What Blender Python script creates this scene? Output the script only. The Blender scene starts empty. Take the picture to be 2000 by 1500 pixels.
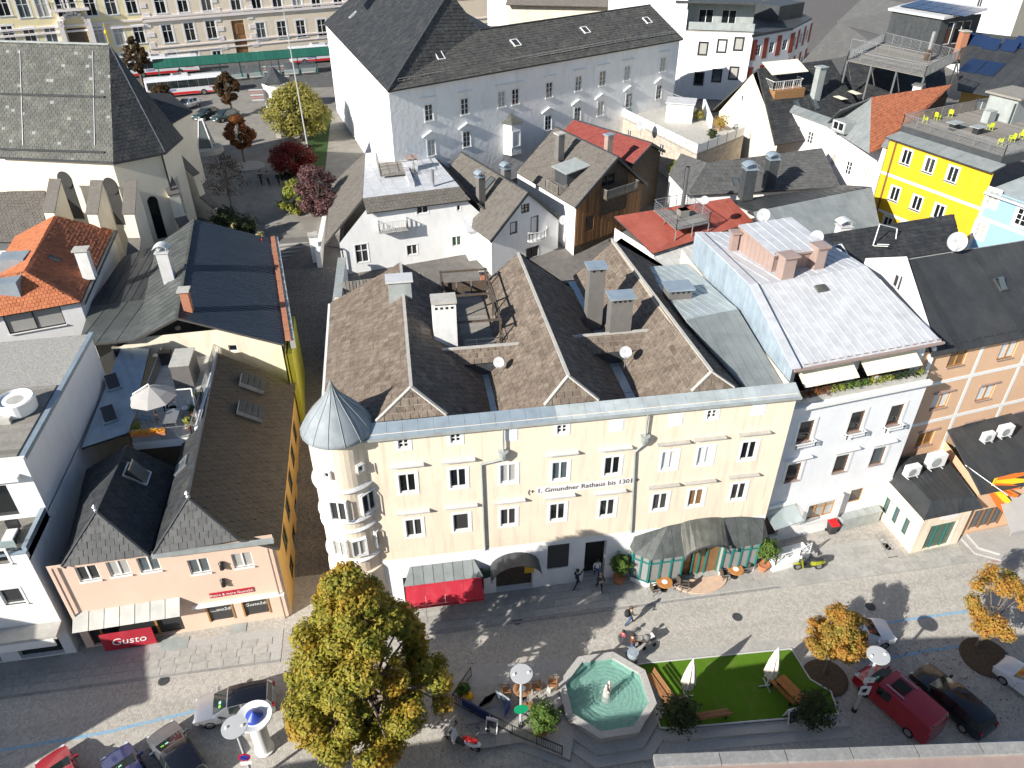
import bpy, math, random
import numpy as np
from mathutils import Vector, Matrix
R = math.radians
random.seed(7); rng = np.random.default_rng(7)
scene = bpy.context.scene
# ------------------------------------------------------------------ camera
CAMH, FPX, PITCH, ROLL, HEAD = 42.0, 1500.0, R(34.78), R(0.06), R(80.75)
_r = Vector((math.sin(HEAD), -math.cos(HEAD), 0))
_f = Vector((math.cos(HEAD)*math.cos(PITCH), math.sin(HEAD)*math.cos(PITCH), -math.sin(PITCH)))
_u = _r.cross(_f)
_r, _u = _r*math.cos(ROLL)+_u*math.sin(ROLL), _u*math.cos(ROLL)-_r*math.sin(ROLL)
cam = bpy.data.cameras.new('camera'); camo = bpy.data.objects.new('camera', cam)
scene.collection.objects.link(camo)
cam.sensor_width = 36; cam.lens = 36*FPX/2000; cam.clip_start = .5; cam.clip_end = 3000
mw = Matrix((( _r.x, _u.x, -_f.x, 0), (_r.y, _u.y, -_f.y, 0), (_r.z, _u.z, -_f.z, CAMH), (0, 0, 0, 1)))
camo.matrix_world = mw; scene.camera = camo
CAMP = Vector((0, 0, CAMH))
# ------------------------------------------------------------------ sky, sun, exposure
SUN_EL, SHADOW_AZ = R(28.6), R(31.8)
world = bpy.data.worlds.new('World'); scene.world = world; world.use_nodes = True
wn = world.node_tree.nodes; wl = world.node_tree.links
sky = wn.new('ShaderNodeTexSky'); sky.sky_type = 'NISHITA'; sky.sun_disc = False
sky.sun_elevation = SUN_EL; sky.sun_rotation = R(90) - (SHADOW_AZ + math.pi); sky.altitude = 450; sky.air_density = 1; sky.dust_density = .6
bg = wn['Background']; bg.inputs['Strength'].default_value = 0.08
wl.new(sky.outputs[0], bg.inputs['Color'])
sl = bpy.data.lights.new('sun', 'SUN'); sl.energy = 5.0; sl.angle = R(.53); sl.color = (1, .955, .88)
so = bpy.data.objects.new('sun', sl); scene.collection.objects.link(so)
sdir = Vector((math.cos(SHADOW_AZ)*math.cos(SUN_EL), math.sin(SHADOW_AZ)*math.cos(SUN_EL), -math.sin(SUN_EL)))
so.rotation_euler = sdir.to_track_quat('-Z', 'Y').to_euler(); so.location = (0, 0, 80)
vs = scene.view_settings; vs.view_transform = 'Standard'; vs.look = 'None'; vs.exposure = 0.66; vs.gamma = 1
scene.cycles.use_adaptive_sampling = True; scene.cycles.adaptive_threshold = .03; scene.cycles.max_bounces = 5; scene.cycles.diffuse_bounces = 3; scene.cycles.transparent_max_bounces = 6
scene.cycles.caustics_reflective = False; scene.cycles.caustics_refractive = False
# ------------------------------------------------------------------ measuring helpers (photogrammetry: pixel of the 2000 x 1500 photo -> place)
def ray(px, py): return _f + _r*((px-1000)/FPX) - _u*((py-750)/FPX)
def G(px, py, z=0.0):
    d = ray(px, py); return CAMP + d*((z-CAMH)/d.z)
def onwall(px, py, A, B):
    A = Vector((A[0], A[1], 0)); d = Vector((B[0]-A[0], B[1]-A[1], 0)).normalized(); n = Vector((d.y, -d.x, 0))
    q = ray(px, py); t = (A-CAMP).dot(n)/q.dot(n); P = CAMP+q*t
    return (P-A).dot(d), P.z
def proj(P):
    v = Vector(P)-CAMP; z = v.dot(_f); return 1000+FPX*v.dot(_r)/z, 750-FPX*v.dot(_u)/z
# ------------------------------------------------------------------ materials
M = {}
def newmat(name):
    m = bpy.data.materials.new(name); m.use_nodes = True; nt = m.node_tree
    return m, nt, nt.nodes, nt.links, nt.nodes['Principled BSDF']
def ramp(nt, stops, interp='LINEAR'):
    r = nt.nodes.new('ShaderNodeValToRGB'); r.color_ramp.interpolation = interp
    el = r.color_ramp.elements
    while len(el) < len(stops): el.new(.5)
    for e, (p, c) in zip(el, stops): e.position = p; e.color = (*c, 1)
    return r
def sc(c, k): return tuple(min(1, max(0, x*k)) for x in c)
def noise_mat(name, col, rough=.85, scale=1.5, var=.12, bump=.0, bscale=18, metal=0, spec=.3, stain=None, stain_amt=.25, sscale=(.5, .5, .12)):
    m, nt, N, L, P = newmat(name)
    tc = N.new('ShaderNodeTexCoord'); geo = N.new('ShaderNodeNewGeometry')
    n = N.new('ShaderNodeTexNoise'); n.inputs['Scale'].default_value = scale; n.inputs['Detail'].default_value = 6; n.inputs['Roughness'].default_value = .65
    L.new(geo.outputs['Position'], n.inputs['Vector'])
    rp = ramp(nt, [(.3, sc(col, 1-var)), (.7, sc(col, 1+var))]); L.new(n.outputs['Fac'], rp.inputs['Fac'])
    out = rp.outputs[0]
    if stain:
        mp = N.new('ShaderNodeMapping'); mp.inputs['Scale'].default_value = sscale; L.new(geo.outputs['Position'], mp.inputs['Vector'])
        n2 = N.new('ShaderNodeTexNoise'); n2.inputs['Scale'].default_value = 3; n2.inputs['Detail'].default_value = 7; L.new(mp.outputs[0], n2.inputs['Vector'])
        r2 = ramp(nt, [(.5, (0, 0, 0)), (.75, (stain_amt,)*3)]); L.new(n2.outputs['Fac'], r2.inputs['Fac'])
        mx = N.new('ShaderNodeMixRGB'); mx.inputs['Color2'].default_value = (*stain, 1); L.new(r2.outputs[0], mx.inputs['Fac']); L.new(out, mx.inputs['Color1']); out = mx.outputs[0]
    L.new(out, P.inputs['Base Color'])
    P.inputs['Roughness'].default_value = rough; P.inputs['Metallic'].default_value = metal; P.inputs['Specular IOR Level'].default_value = spec
    if bump:
        b = N.new('ShaderNodeBump'); b.inputs['Strength'].default_value = bump; b.inputs['Distance'].default_value = .03
        nb = N.new('ShaderNodeTexNoise'); nb.inputs['Scale'].default_value = bscale; nb.inputs['Detail'].default_value = 4; L.new(geo.outputs['Position'], nb.inputs['Vector'])
        L.new(nb.outputs['Fac'], b.inputs['Height']); L.new(b.outputs[0], P.inputs['Normal'])
    M[name] = m; return m
def plain(name, col, rough=.5, metal=0, spec=.5, emit=None):
    m, nt, N, L, P = newmat(name); P.inputs['Base Color'].default_value = (*col, 1); P.inputs['Roughness'].default_value = rough
    P.inputs['Metallic'].default_value = metal; P.inputs['Specular IOR Level'].default_value = spec
    M[name] = m; return m
def piece_mat(name, cols, rough=.8, spec=.3, nscale=4, dirt=(.5, .5, .5), dirt_amt=0, bump=.25, metal=0, wear=None):
    """colour that differs from piece to piece (random per island / object) plus weathering noise"""
    m, nt, N, L, P = newmat(name)
    geo = N.new('ShaderNodeNewGeometry'); oi = N.new('ShaderNodeObjectInfo')
    ad = N.new('ShaderNodeMath'); ad.operation = 'ADD'; L.new(geo.outputs['Random Per Island'], ad.inputs[0]); L.new(oi.outputs['Random'], ad.inputs[1])
    fr = N.new('ShaderNodeMath'); fr.operation = 'FRACT'; L.new(ad.outputs[0], fr.inputs[0])
    k = len(cols); rp = ramp(nt, [(c[0] if len(c) == 2 else i/max(1, k-1), c[1] if len(c) == 2 else c) for i, c in enumerate(cols)])
    L.new(fr.outputs[0], rp.inputs['Fac']); out = rp.outputs[0]
    n = N.new('ShaderNodeTexNoise'); n.inputs['Scale'].default_value = nscale; n.inputs['Detail'].default_value = 8; n.inputs['Roughness'].default_value = .7
    L.new(geo.outputs['Position'], n.inputs['Vector'])
    mu = N.new('ShaderNodeMixRGB'); mu.blend_type = 'MULTIPLY'; mu.inputs['Fac'].default_value = 1
    r1 = ramp(nt, [(.3, (.78,)*3), (.7, (1.15,)*3)]); L.new(n.outputs['Fac'], r1.inputs['Fac'])
    L.new(out, mu.inputs['Color1']); L.new(r1.outputs[0], mu.inputs['Color2']); out = mu.outputs[0]
    if dirt_amt:
        n2 = N.new('ShaderNodeTexNoise'); n2.inputs['Scale'].default_value = nscale*.23; n2.inputs['Detail'].default_value = 9; n2.inputs['Roughness'].default_value = .8
        L.new(geo.outputs['Position'], n2.inputs['Vector'])
        r2 = ramp(nt, [(.48, (0,)*3), (.66, (dirt_amt,)*3)]); L.new(n2.outputs['Fac'], r2.inputs['Fac'])
        mx = N.new('ShaderNodeMixRGB'); mx.inputs['Color2'].default_value = (*dirt, 1); L.new(r2.outputs[0], mx.inputs['Fac']); L.new(out, mx.inputs['Color1']); out = mx.outputs[0]
    L.new(out, P.inputs['Base Color']); P.inputs['Roughness'].default_value = rough; P.inputs['Specular IOR Level'].default_value = spec; P.inputs['Metallic'].default_value = metal
    if bump:
        b = N.new('ShaderNodeBump'); b.inputs['Strength'].default_value = bump; b.inputs['Distance'].default_value = .02
        L.new(n.outputs['Fac'], b.inputs['Height']); L.new(b.outputs[0], P.inputs['Normal'])
    M[name] = m; return m
def leaf_mat(name, cols, patch=None, patch_scale=.5, trans=.25):
    m, nt, N, L, P = newmat(name)
    geo = N.new('ShaderNodeNewGeometry'); k = len(cols)
    nc_ = N.new('ShaderNodeTexNoise'); nc_.inputs['Scale'].default_value = patch_scale*2.6; nc_.inputs['Detail'].default_value = 4; L.new(geo.outputs['Position'], nc_.inputs['Vector'])
    st_ = N.new('ShaderNodeMapRange'); st_.inputs[1].default_value = .3; st_.inputs[2].default_value = .7; L.new(nc_.outputs['Fac'], st_.inputs[0])
    mf = N.new('ShaderNodeMixRGB'); mf.inputs['Fac'].default_value = .5; L.new(st_.outputs[0], mf.inputs['Color1']); L.new(geo.outputs['Random Per Island'], mf.inputs['Color2'])
    rp = ramp(nt, [(i/max(1, k-1), c) for i, c in enumerate(cols)]); L.new(mf.outputs[0], rp.inputs['Fac']); out = rp.outputs[0]
    if patch:
        n = N.new('ShaderNodeTexNoise'); n.inputs['Scale'].default_value = patch_scale; n.inputs['Detail'].default_value = 3; L.new(geo.outputs['Position'], n.inputs['Vector'])
        r2 = ramp(nt, [(.5, (0,)*3), (.66, (.75,)*3)]); L.new(n.outputs['Fac'], r2.inputs['Fac'])
        mx = N.new('ShaderNodeMixRGB'); mx.inputs['Color2'].default_value = (*patch, 1); L.new(r2.outputs[0], mx.inputs['Fac']); L.new(out, mx.inputs['Color1']); out = mx.outputs[0]
    L.new(out, P.inputs['Base Color']); P.inputs['Roughness'].default_value = .6; P.inputs['Specular IOR Level'].default_value = .25
    if trans:
        t = N.new('ShaderNodeBsdfTranslucent'); L.new(out, t.inputs['Color']); ms = N.new('ShaderNodeMixShader'); ms.inputs['Fac'].default_value = trans
        L.new(P.outputs[0], ms.inputs[1]); L.new(t.outputs[0], ms.inputs[2]); L.new(ms.outputs[0], N['Material Output'].inputs['Surface'])
    M[name] = m; return m
# ------------------------------------------------------------------ objects
col = scene.collection
def sn(name): return name
def thing(name, label, cat, loc, group=None, rotz=0):
    o = bpy.data.objects.new(name, None); col.objects.link(o); o.empty_display_size = .3
    o.location = Vector(loc); o.rotation_euler = (0, 0, rotz); o['label'] = label; o['category'] = cat
    if group: o['group'] = group
    return o
def tag(o, label, cat=None, group=None):
    o['label'] = label
    if cat: o['category'] = cat
    if group: o['group'] = group
    return o
def struct(o): o['kind'] = 'structure'; return o
def stuff(o): o['kind'] = 'stuff'; return o
def wloc(o):
    v = Vector((0, 0, 0))
    while o is not None: v = v+o.location; o = o.parent
    return v
class MB:
    def __init__(s): s.v = []; s.f = []; s.mi = []
    def add(s, vs, fs, k=0):
        b = len(s.v); s.v += [tuple(x) for x in vs]; s.f += [tuple(b+i for i in q) for q in fs]; s.mi += [k]*len(fs); return s
    def poly(s, pts, k=0): return s.add(pts, [tuple(range(len(pts)))], k)
    def obox(s, o, a, b, c, k=0):
        o, a, b, c = Vector(o), Vector(a), Vector(b), Vector(c)
        return s.add([o, o+a, o+a+b, o+b, o+c, o+a+c, o+a+b+c, o+b+c], [(0, 3, 2, 1), (4, 5, 6, 7), (0, 1, 5, 4), (1, 2, 6, 5), (2, 3, 7, 6), (3, 0, 4, 7)], k)
    def box(s, c, size, rz=0, k=0):
        c = Vector(c); a = Vector((math.cos(rz), math.sin(rz), 0)); b = Vector((-a.y, a.x, 0)); x, y, z = size
        return s.obox(c-a*x/2-b*y/2-Vector((0, 0, z/2)), a*x, b*y, Vector((0, 0, z)), k)
    def bar(s, p, q, w, h=None, k=0):
        p, q = Vector(p), Vector(q); d = q-p
        if d.length < 1e-6: return s
        up = Vector((0, 0, 1)) if abs(d.normalized().z) < .95 else Vector((0, 1, 0))
        a = d.cross(up).normalized(); b = a.cross(d).normalized(); h = h or w
        return s.obox(p-a*w/2-b*h/2, d, a*w, b*h, k)
    def prism(s, pts, z0, z1, k=0, cap=True):
        n = len(pts); vs = [(p[0], p[1], z0) for p in pts]+[(p[0], p[1], z1) for p in pts]
        fs = [(i, (i+1) % n, n+(i+1) % n, n+i) for i in range(n)]
        if cap: fs += [tuple(range(n, 2*n)), tuple(range(n-1, -1, -1))]
        return s.add(vs, fs, k)
    def slab(s, pts, n, t, k=0):
        m = len(pts); n = Vector(n); vs = [Vector(p) for p in pts]+[Vector(p)-n*t for p in pts]
        return s.add(vs, [tuple(range(m)), tuple(range(2*m-1, m-1, -1))]+[((i+1) % m, i, m+i, m+(i+1) % m) for i in range(m)], k)
    def cyl(s, p, q, r0, r1=None, n=10, k=0):
        p, q = Vector(p), Vector(q); r1 = r0 if r1 is None else r1; d = (q-p).normalized()
        up = Vector((0, 0, 1)) if abs(d.z) < .95 else Vector((1, 0, 0)); a = d.cross(up).normalized(); b = d.cross(a)
        vs = []
        for c, r in ((p, r0), (q, r1)):
            for i in range(n): t = 2*math.pi*i/n; vs.append(c+a*(r*math.cos(t))+b*(r*math.sin(t)))
        return s.add(vs, [(i, n+i, n+(i+1) % n, (i+1) % n) for i in range(n)]+[tuple(range(n)), tuple(range(2*n-1, n-1, -1))], k)
    def path(s, pts, r, n=6, k=0):
        for p, q in zip(pts[:-1], pts[1:]): s.cyl(p, q, r, r, n, k)
        return s
    def lathe(s, prof, c, n=20, k=0):
        c = Vector(c); vs = []
        for r, z in prof:
            for i in range(n): t = 2*math.pi*i/n; vs.append((c.x+r*math.cos(t), c.y+r*math.sin(t), c.z+z))
        m = len(prof); fs = [(j*n+i, j*n+(i+1) % n, (j+1)*n+(i+1) % n, (j+1)*n+i) for j in range(m-1) for i in range(n)]
        if prof[0][0] > 1e-4: fs.append(tuple(range(n-1, -1, -1)))
        if prof[-1][0] > 1e-4: fs.append(tuple((m-1)*n+i for i in range(n)))
        return s.add(vs, fs, k)
    def mesh(s, name, mats, origin=(0, 0, 0), smooth=False):
        me = bpy.data.meshes.new(name); o = Vector(origin)
        me.from_pydata([Vector(v)-o for v in s.v], [], s.f)
        for m in (mats if isinstance(mats, (list, tuple)) else [mats]): me.materials.append(M[m] if isinstance(m, str) else m)
        if any(s.mi): me.polygons.foreach_set('material_index', s.mi)
        if smooth: me.polygons.foreach_set('use_smooth', [True]*len(s.f))
        me.update(); return me
    def build(s, name, mats, parent=None, smooth=False, origin=None):
        """vertices are world coordinates; the object sits at its parent's place"""
        org = wloc(parent) if parent is not None else Vector(origin or (0, 0, 0))
        me = s.mesh(name, mats, org, smooth); o = bpy.data.objects.new(name, me); col.objects.link(o)
        if parent is not None: o.parent = parent
        else: o.location = org
        return o
def place(name, me, parent, P, rz=0, mat=None):
    """an object that shares mesh data, at world place P turned by rz"""
    o = bpy.data.objects.new(name, me); col.objects.link(o)
    Pw = Vector(P)
    if parent is not None: o.parent = parent; Pw = Pw-wloc(parent)
    o.location = Pw; o.rotation_euler = (0, 0, rz)
    return o
# ------------------------------------------------------------------ 2-D clipping
def clip(poly, conv):
    """Sutherland-Hodgman: poly against the convex counter-clockwise polygon conv"""
    out = poly; m = len(conv)
    for i in range(m):
        (ax, ay), (bx, by) = conv[i], conv[(i+1) % m]; ex, ey = bx-ax, by-ay; inp = out; out = []
        if not inp: return []
        for j in range(len(inp)):
            p, q = inp[j-1], inp[j]
            dp = ex*(p[1]-ay)-ey*(p[0]-ax); dq = ex*(q[1]-ay)-ey*(q[0]-ax)
            if dq >= -1e-9:
                if dp < -1e-9: t = dp/(dp-dq); out.append((p[0]+(q[0]-p[0])*t, p[1]+(q[1]-p[1])*t))
                out.append(q)
            elif dp >= -1e-9: t = dp/(dp-dq); out.append((p[0]+(q[0]-p[0])*t, p[1]+(q[1]-p[1])*t))
    return out
def area(p): return .5*sum(p[i-1][0]*p[i][1]-p[i][0]*p[i-1][1] for i in range(len(p)))
# ------------------------------------------------------------------ roof coverings
TILES = {}
def frame3(pts, edir=None):
    pts = [Vector(p) for p in pts]; e = edir or (pts[1]-pts[0]); n = Vector((0, 0, 0))
    for i in range(len(pts)): n += (pts[i-1]-pts[0]).cross(pts[i]-pts[0])
    n.normalize()
    if n.z < 0 and abs(n.z) > .02: n = -n
    e = (e-n*e.dot(n)).normalized(); s = n.cross(e)
    return pts, e, s, n
def slope(root, pts, kind='tile', mat='tile', base='roofbase', tw=.42, th=.36, tk=.022, name='roof_slope', off=True, seam=.55, thick=.16, key=None, pname='tile', gap=.014, lab=None, edir=None, row=1.02):
    """one roof plane; pts[0]->pts[1] is its eave. Tiles or sheet panels are pieces of their own lying on it."""
    pts, e, s, n = frame3(pts, edir); o = pts[0]
    if len(pts) == 4 and max(abs((p-o).dot(n)) for p in pts) > .07:
        k = dict(kind=kind, mat=mat, base=base, tw=tw, th=th, tk=tk, name=name, off=off, seam=seam, thick=thick, key=key, pname=pname, gap=gap, lab=lab, edir=pts[1]-o, row=row)
        slope(root, [pts[0], pts[1], pts[2]], **k); return slope(root, [pts[0], pts[2], pts[3]], **k)
    P2 = [((p-o).dot(e), (p-o).dot(s)) for p in pts]
    if area(P2) < 0: P2r = P2[::-1]
    else: P2r = P2
    flat = [o+e*x+s*y for x, y in P2r]
    b = MB().slab(flat, n, thick).build(name, base, root)
    if lab: b['label'] = lab
    xs = [p[0] for p in P2]; ys = [p[1] for p in P2]; x0, x1, y0, y1 = min(xs), max(xs), min(ys), max(ys)
    if kind == 'tile':
        L = TILES.setdefault(key or (root.name, mat), dict(root=root, mat=mat, full=[], mb=MB(), proto=None, dims=(tw, th, tk, gap, row), pname=pname))
        j = 0; y = y0
        while y < y1-.03:
            i = -1; sh = (.5*tw if (j % 2 and off) else 0); x = x0+sh-tw
            while x < x1:
                q = [(x+gap, y), (x+tw-gap, y), (x+tw-gap, y+th*row), (x+gap, y+th*row)]
                c = clip(q, P2r)
                if len(c) >= 3:
                    a = area(c); jz = random.uniform(0, .026)
                    if a > .985*(tw-2*gap)*th*row and L['root'] is root:
                        L['full'].append((o+e*x+s*y+n*jz, e.copy(), s.copy(), n.copy()))
                    elif a > .012:
                        hz = lambda yy: tk*(1.9-1.3*(yy-y)/th)+jz
                        m = len(c); top = [o+e*px+s*py+n*hz(py) for px, py in c]; bot = [o+e*px+s*py-n*.01 for px, py in c]
                        L['mb'].add(top+bot, [tuple(range(m))]+[((k+1) % m, k, m+k, m+(k+1) % m) for k in range(m)])
                x += tw
            y += th; j += 1
    elif kind == 'seam':
        x = x0; seam = (x1-x0)/max(1, round((x1-x0)/seam))
        while x < x1-.01:
            c = clip([(x, y0-1), (x+seam, y0-1), (x+seam, y1+1), (x, y1+1)], P2r)
            if len(c) >= 3 and area(c) > .02:
                mb = MB(); m = len(c); top = [o+e*px+s*py+n*.012 for px, py in c]; bot = [o+e*px+s*py-n*.01 for px, py in c]
                mb.add(top+bot, [tuple(range(m))]+[((k+1) % m, k, m+k, m+(k+1) % m) for k in range(m)])
                ed = [p for p in c if abs(p[0]-x) < 1e-4]
                if len(ed) >= 2 and x > x0+.01:
                    ya, yb = min(p[1] for p in ed), max(p[1] for p in ed)
                    mb.obox(o+e*(x-.014)+s*ya, e*.028, s*(yb-ya), n*.042)
                po = mb.build('panel', mat, b)
            x += seam
    return b
def finish_tiles(key, nparts):
    L = TILES.pop(key, None)
    if not L: return
    root = L['root']; tw, th, tk, gap, row = L['dims']; org = wloc(root)
    def tmesh():
        def T(x, y, z): return Vector((x, y, z))
        a = [T(gap, 0, tk*1.9), T(tw-gap, 0, tk*1.9), T(tw-gap, th*row, tk*.6), T(gap, th*row, tk*.6), T(gap, 0, -.01), T(tw-gap, 0, -.01), T(tw-gap, th*row, -.01), T(gap, th*row, -.01)]
        return a, [(0, 1, 2, 3), (1, 0, 4, 5), (2, 1, 5, 6), (3, 2, 6, 7), (0, 3, 7, 4)]
    V, Fc = tmesh()
    L['full'].sort(key=lambda q: (q[0]-CAMP).length + (400 if (CAMP-q[0]).dot(q[3]) < 0 else 0))
    if nparts:
        me = bpy.data.meshes.new(L['pname']); me.from_pydata(V, [], Fc); me.materials.append(M[L['mat']])
        for (o, e, s, n) in L['full'][:nparts]:
            ob = bpy.data.objects.new(L['pname'], me); col.objects.link(ob); ob.parent = root
            w = random.gauss(0, .014)
            ob.matrix_basis = Matrix(((e.x, s.x, n.x, o.x-org.x), (e.y, s.y, n.y, o.y-org.y), (e.z, s.z, n.z, o.z-org.z), (0, 0, 0, 1))) @ Matrix.Rotation(w, 4, 'Z')
    for (o, e, s, n) in L['full'][nparts:]:
        L['mb'].add([o+e*v.x+s*v.y+n*v.z for v in V], Fc)
    if L['mb'].f: stuff(L['mb'].build(L['pname']+'_field', L['mat'], root))
# ------------------------------------------------------------------ windows and walls
WP = {}
def win_proto(w, h, style, fm, sur, silm):
    key = (round(w, 2), round(h, 2), style, fm, sur, silm)
    if key in WP: return WP[key]
    f = MB(); t = .07; d0, d1 = .06, .15                  # y is into the wall
    def bx(mb, xa, xb, za, zb, ya, yb): mb.obox((xa, ya, za), (xb-xa, 0, 0), (0, yb-ya, 0), (0, 0, zb-za))
    W2, H2 = w/2, h/2
    bx(f, -W2, -W2+t, -H2, H2, d0, d1); bx(f, W2-t, W2, -H2, H2, d0, d1); bx(f, -W2+t, W2-t, H2-t, H2, d0, d1); bx(f, -W2+t, W2-t, -H2, -H2+t, d0, d1)
    panes = []
    ix0, ix1, iz0, iz1 = -W2+t, W2-t, -H2+t, H2-t
    if style in ('two', 'four', 'six', 'cross', 'eight'):
        bx(f, -.05, .05, iz0, iz1, d0-.01, d1)
        hz = {'two': [], 'four': [.5], 'six': [1/3, 2/3], 'cross': [.66], 'eight': [.25, .5, .75]}[style]
        mt = .022 if style != 'cross' else .04
        for q in hz: z = iz0+(iz1-iz0)*q; bx(f, ix0, -.05, z-mt, z+mt, d0, d1); bx(f, .05, ix1, z-mt, z+mt, d0, d1)
        if style in ('two', 'cross'):
            for xa, xb in ((ix0, -.05), (.05, ix1)): panes.append(((xa+xb)/2, xb-xa, 0, iz1-iz0))
        else: panes.append((0, ix1-ix0, 0, iz1-iz0))
    elif style == 'three':
        for q in (1/3, 2/3): x = ix0+(ix1-ix0)*q; bx(f, x-.04, x+.04, iz0, iz1, d0-.01, d1)
        z = iz0+(iz1-iz0)*.62; bx(f, ix0, ix1, z-.04, z+.04, d0+.005, d1-.005); panes.append((0, ix1-ix0, 0, iz1-iz0))
    else: panes.append((0, ix1-ix0, 0, iz1-iz0))
    if sur:
        b = sur
        for xa, xb, za, zb in ((-W2-b, -W2, -H2-b, H2+b), (W2, W2+b, -H2-b, H2+b), (-W2, W2, H2, H2+b), (-W2, W2, -H2-b, -H2)): bx(f, xa, xb, za, zb, -.025, .02)
    pm = []
    for x, pw, z, ph in panes:
        p = MB(); p.add([(x-pw/2, .11, z-ph/2), (x+pw/2, .11, z-ph/2), (x+pw/2, .11, z+ph/2), (x-pw/2, .11, z+ph/2)], [(0, 1, 2, 3)]); pm.append(p.mesh('pane', 'pane'))
    sl = MB(); bx(sl, -W2-(sur or .03), W2+(sur or .03), -H2-.06, -H2, -.12, .06)
    WP[key] = (f.mesh('window', fm), pm, sl.mesh('sill', silm) if silm else None); return WP[key]
PANES = ['pane', 'pane', 'pane', 'pane_curtain', 'pane_dim', 'pane_refl']
def window(root, P, rz, w, h, style='two', fm='frame_white', sur=0, silm=None, pm=None, name='window', keeppm=None):
    fmesh, pms, sm = win_proto(w, h, style, fm, sur, silm)
    o = place(name, fmesh, root, P, rz); pmat = pm or random.choice(PANES)
    for p in pms:
        q = bpy.data.objects.new('pane', p); col.objects.link(q); q.parent = o
        q.material_slots[0].link = 'OBJECT'; q.material_slots[0].material = M[pmat]
    if sm is not None: q = bpy.data.objects.new('sill', sm); col.objects.link(q); q.parent = o
    return o
def wall(root, A, B, z0, z1, mat, wins=(), poly=None, name='wall', dw=1.0, dh=1.5, style='two', fm='frame_white', sur=0, silm=None, depth=.2, holes=(), lab=None):
    """outer face of a wall from A (left, seen from outside) to B, with real openings and windows in them.
       wins: (px, py[, w, h[, style[, pane]]]) measured in the photograph or ('uv', u, z, w, h, style, pane)"""
    A = Vector((A[0], A[1], 0)); B = Vector((B[0], B[1], 0)); Ln = (B-A).length; d = (B-A)/Ln; n = Vector((d.y, -d.x, 0)); rz = math.atan2(d.y, d.x)
    outline = poly or [(0, z0), (Ln, z0), (Ln, z1), (0, z1)]
    ops = []
    for q in wins:
        if q[0] == 'uv': u, z = q[1], q[2]; rest = q[3:]
        else: u, z = onwall(q[0], q[1], A, B); rest = q[2:]
        w_ = rest[0] if len(rest) > 0 and rest[0] else dw; h_ = rest[1] if len(rest) > 1 and rest[1] else dh
        st = rest[2] if len(rest) > 2 and rest[2] else style; pm = rest[3] if len(rest) > 3 else None
        if u-w_/2 < .08 or u+w_/2 > Ln-.08: continue
        ops.append((u-w_/2, u+w_/2, z-h_/2, z+h_/2)); window(root, A+d*u+Vector((0, 0, z)), rz, w_, h_, st, fm, sur, silm, pm)
    ops += list(holes)
    us = sorted(set([p[0] for p in outline]+[x for o in ops for x in o[:2]])); zs = sorted(set([p[1] for p in outline]+[x for o in ops for x in o[2:]]))
    mb = MB()
    for i in range(len(us)-1):
        # merge vertical runs to keep the wall light
        for j in range(len(zs)-1):
            ua, ub, za, zb = us[i], us[i+1], zs[j], zs[j+1]
            if ub-ua < 1e-5 or zb-za < 1e-5: continue
            cu, cz = (ua+ub)/2, (za+zb)/2
            if any(o[0] < cu < o[1] and o[2] < cz < o[3] for o in ops): continue
            c = clip([(ua, za), (ub, za), (ub, zb), (ua, zb)], outline)
            if len(c) >= 3 and area(c) > 1e-5: mb.poly([A+d*u+Vector((0, 0, z)) for u, z in c])
    for ua, ub, za, zb in ops:
        c = [A+d*ua+Vector((0, 0, za)), A+d*ub+Vector((0, 0, za)), A+d*ub+Vector((0, 0, zb)), A+d*ua+Vector((0, 0, zb))]; k = [p-n*depth for p in c]
        for i in range(4): mb.poly([c[i], k[i], k[(i+1) % 4], c[(i+1) % 4]])
    o = mb.build(name, mat, root)
    if lab: o['label'] = lab
    return o, A, d, n, rz
def ledge(root, A, d, n, u, z, w, dep=.25, t=.1, mat='metal_pale', name='ledge'):
    mb = MB(); p = A+d*(u-w/2)+Vector((0, 0, z)); mb.obox(p, d*w, n*dep, Vector((0, 0, t))); return mb.build(name, mat, root)
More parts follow.
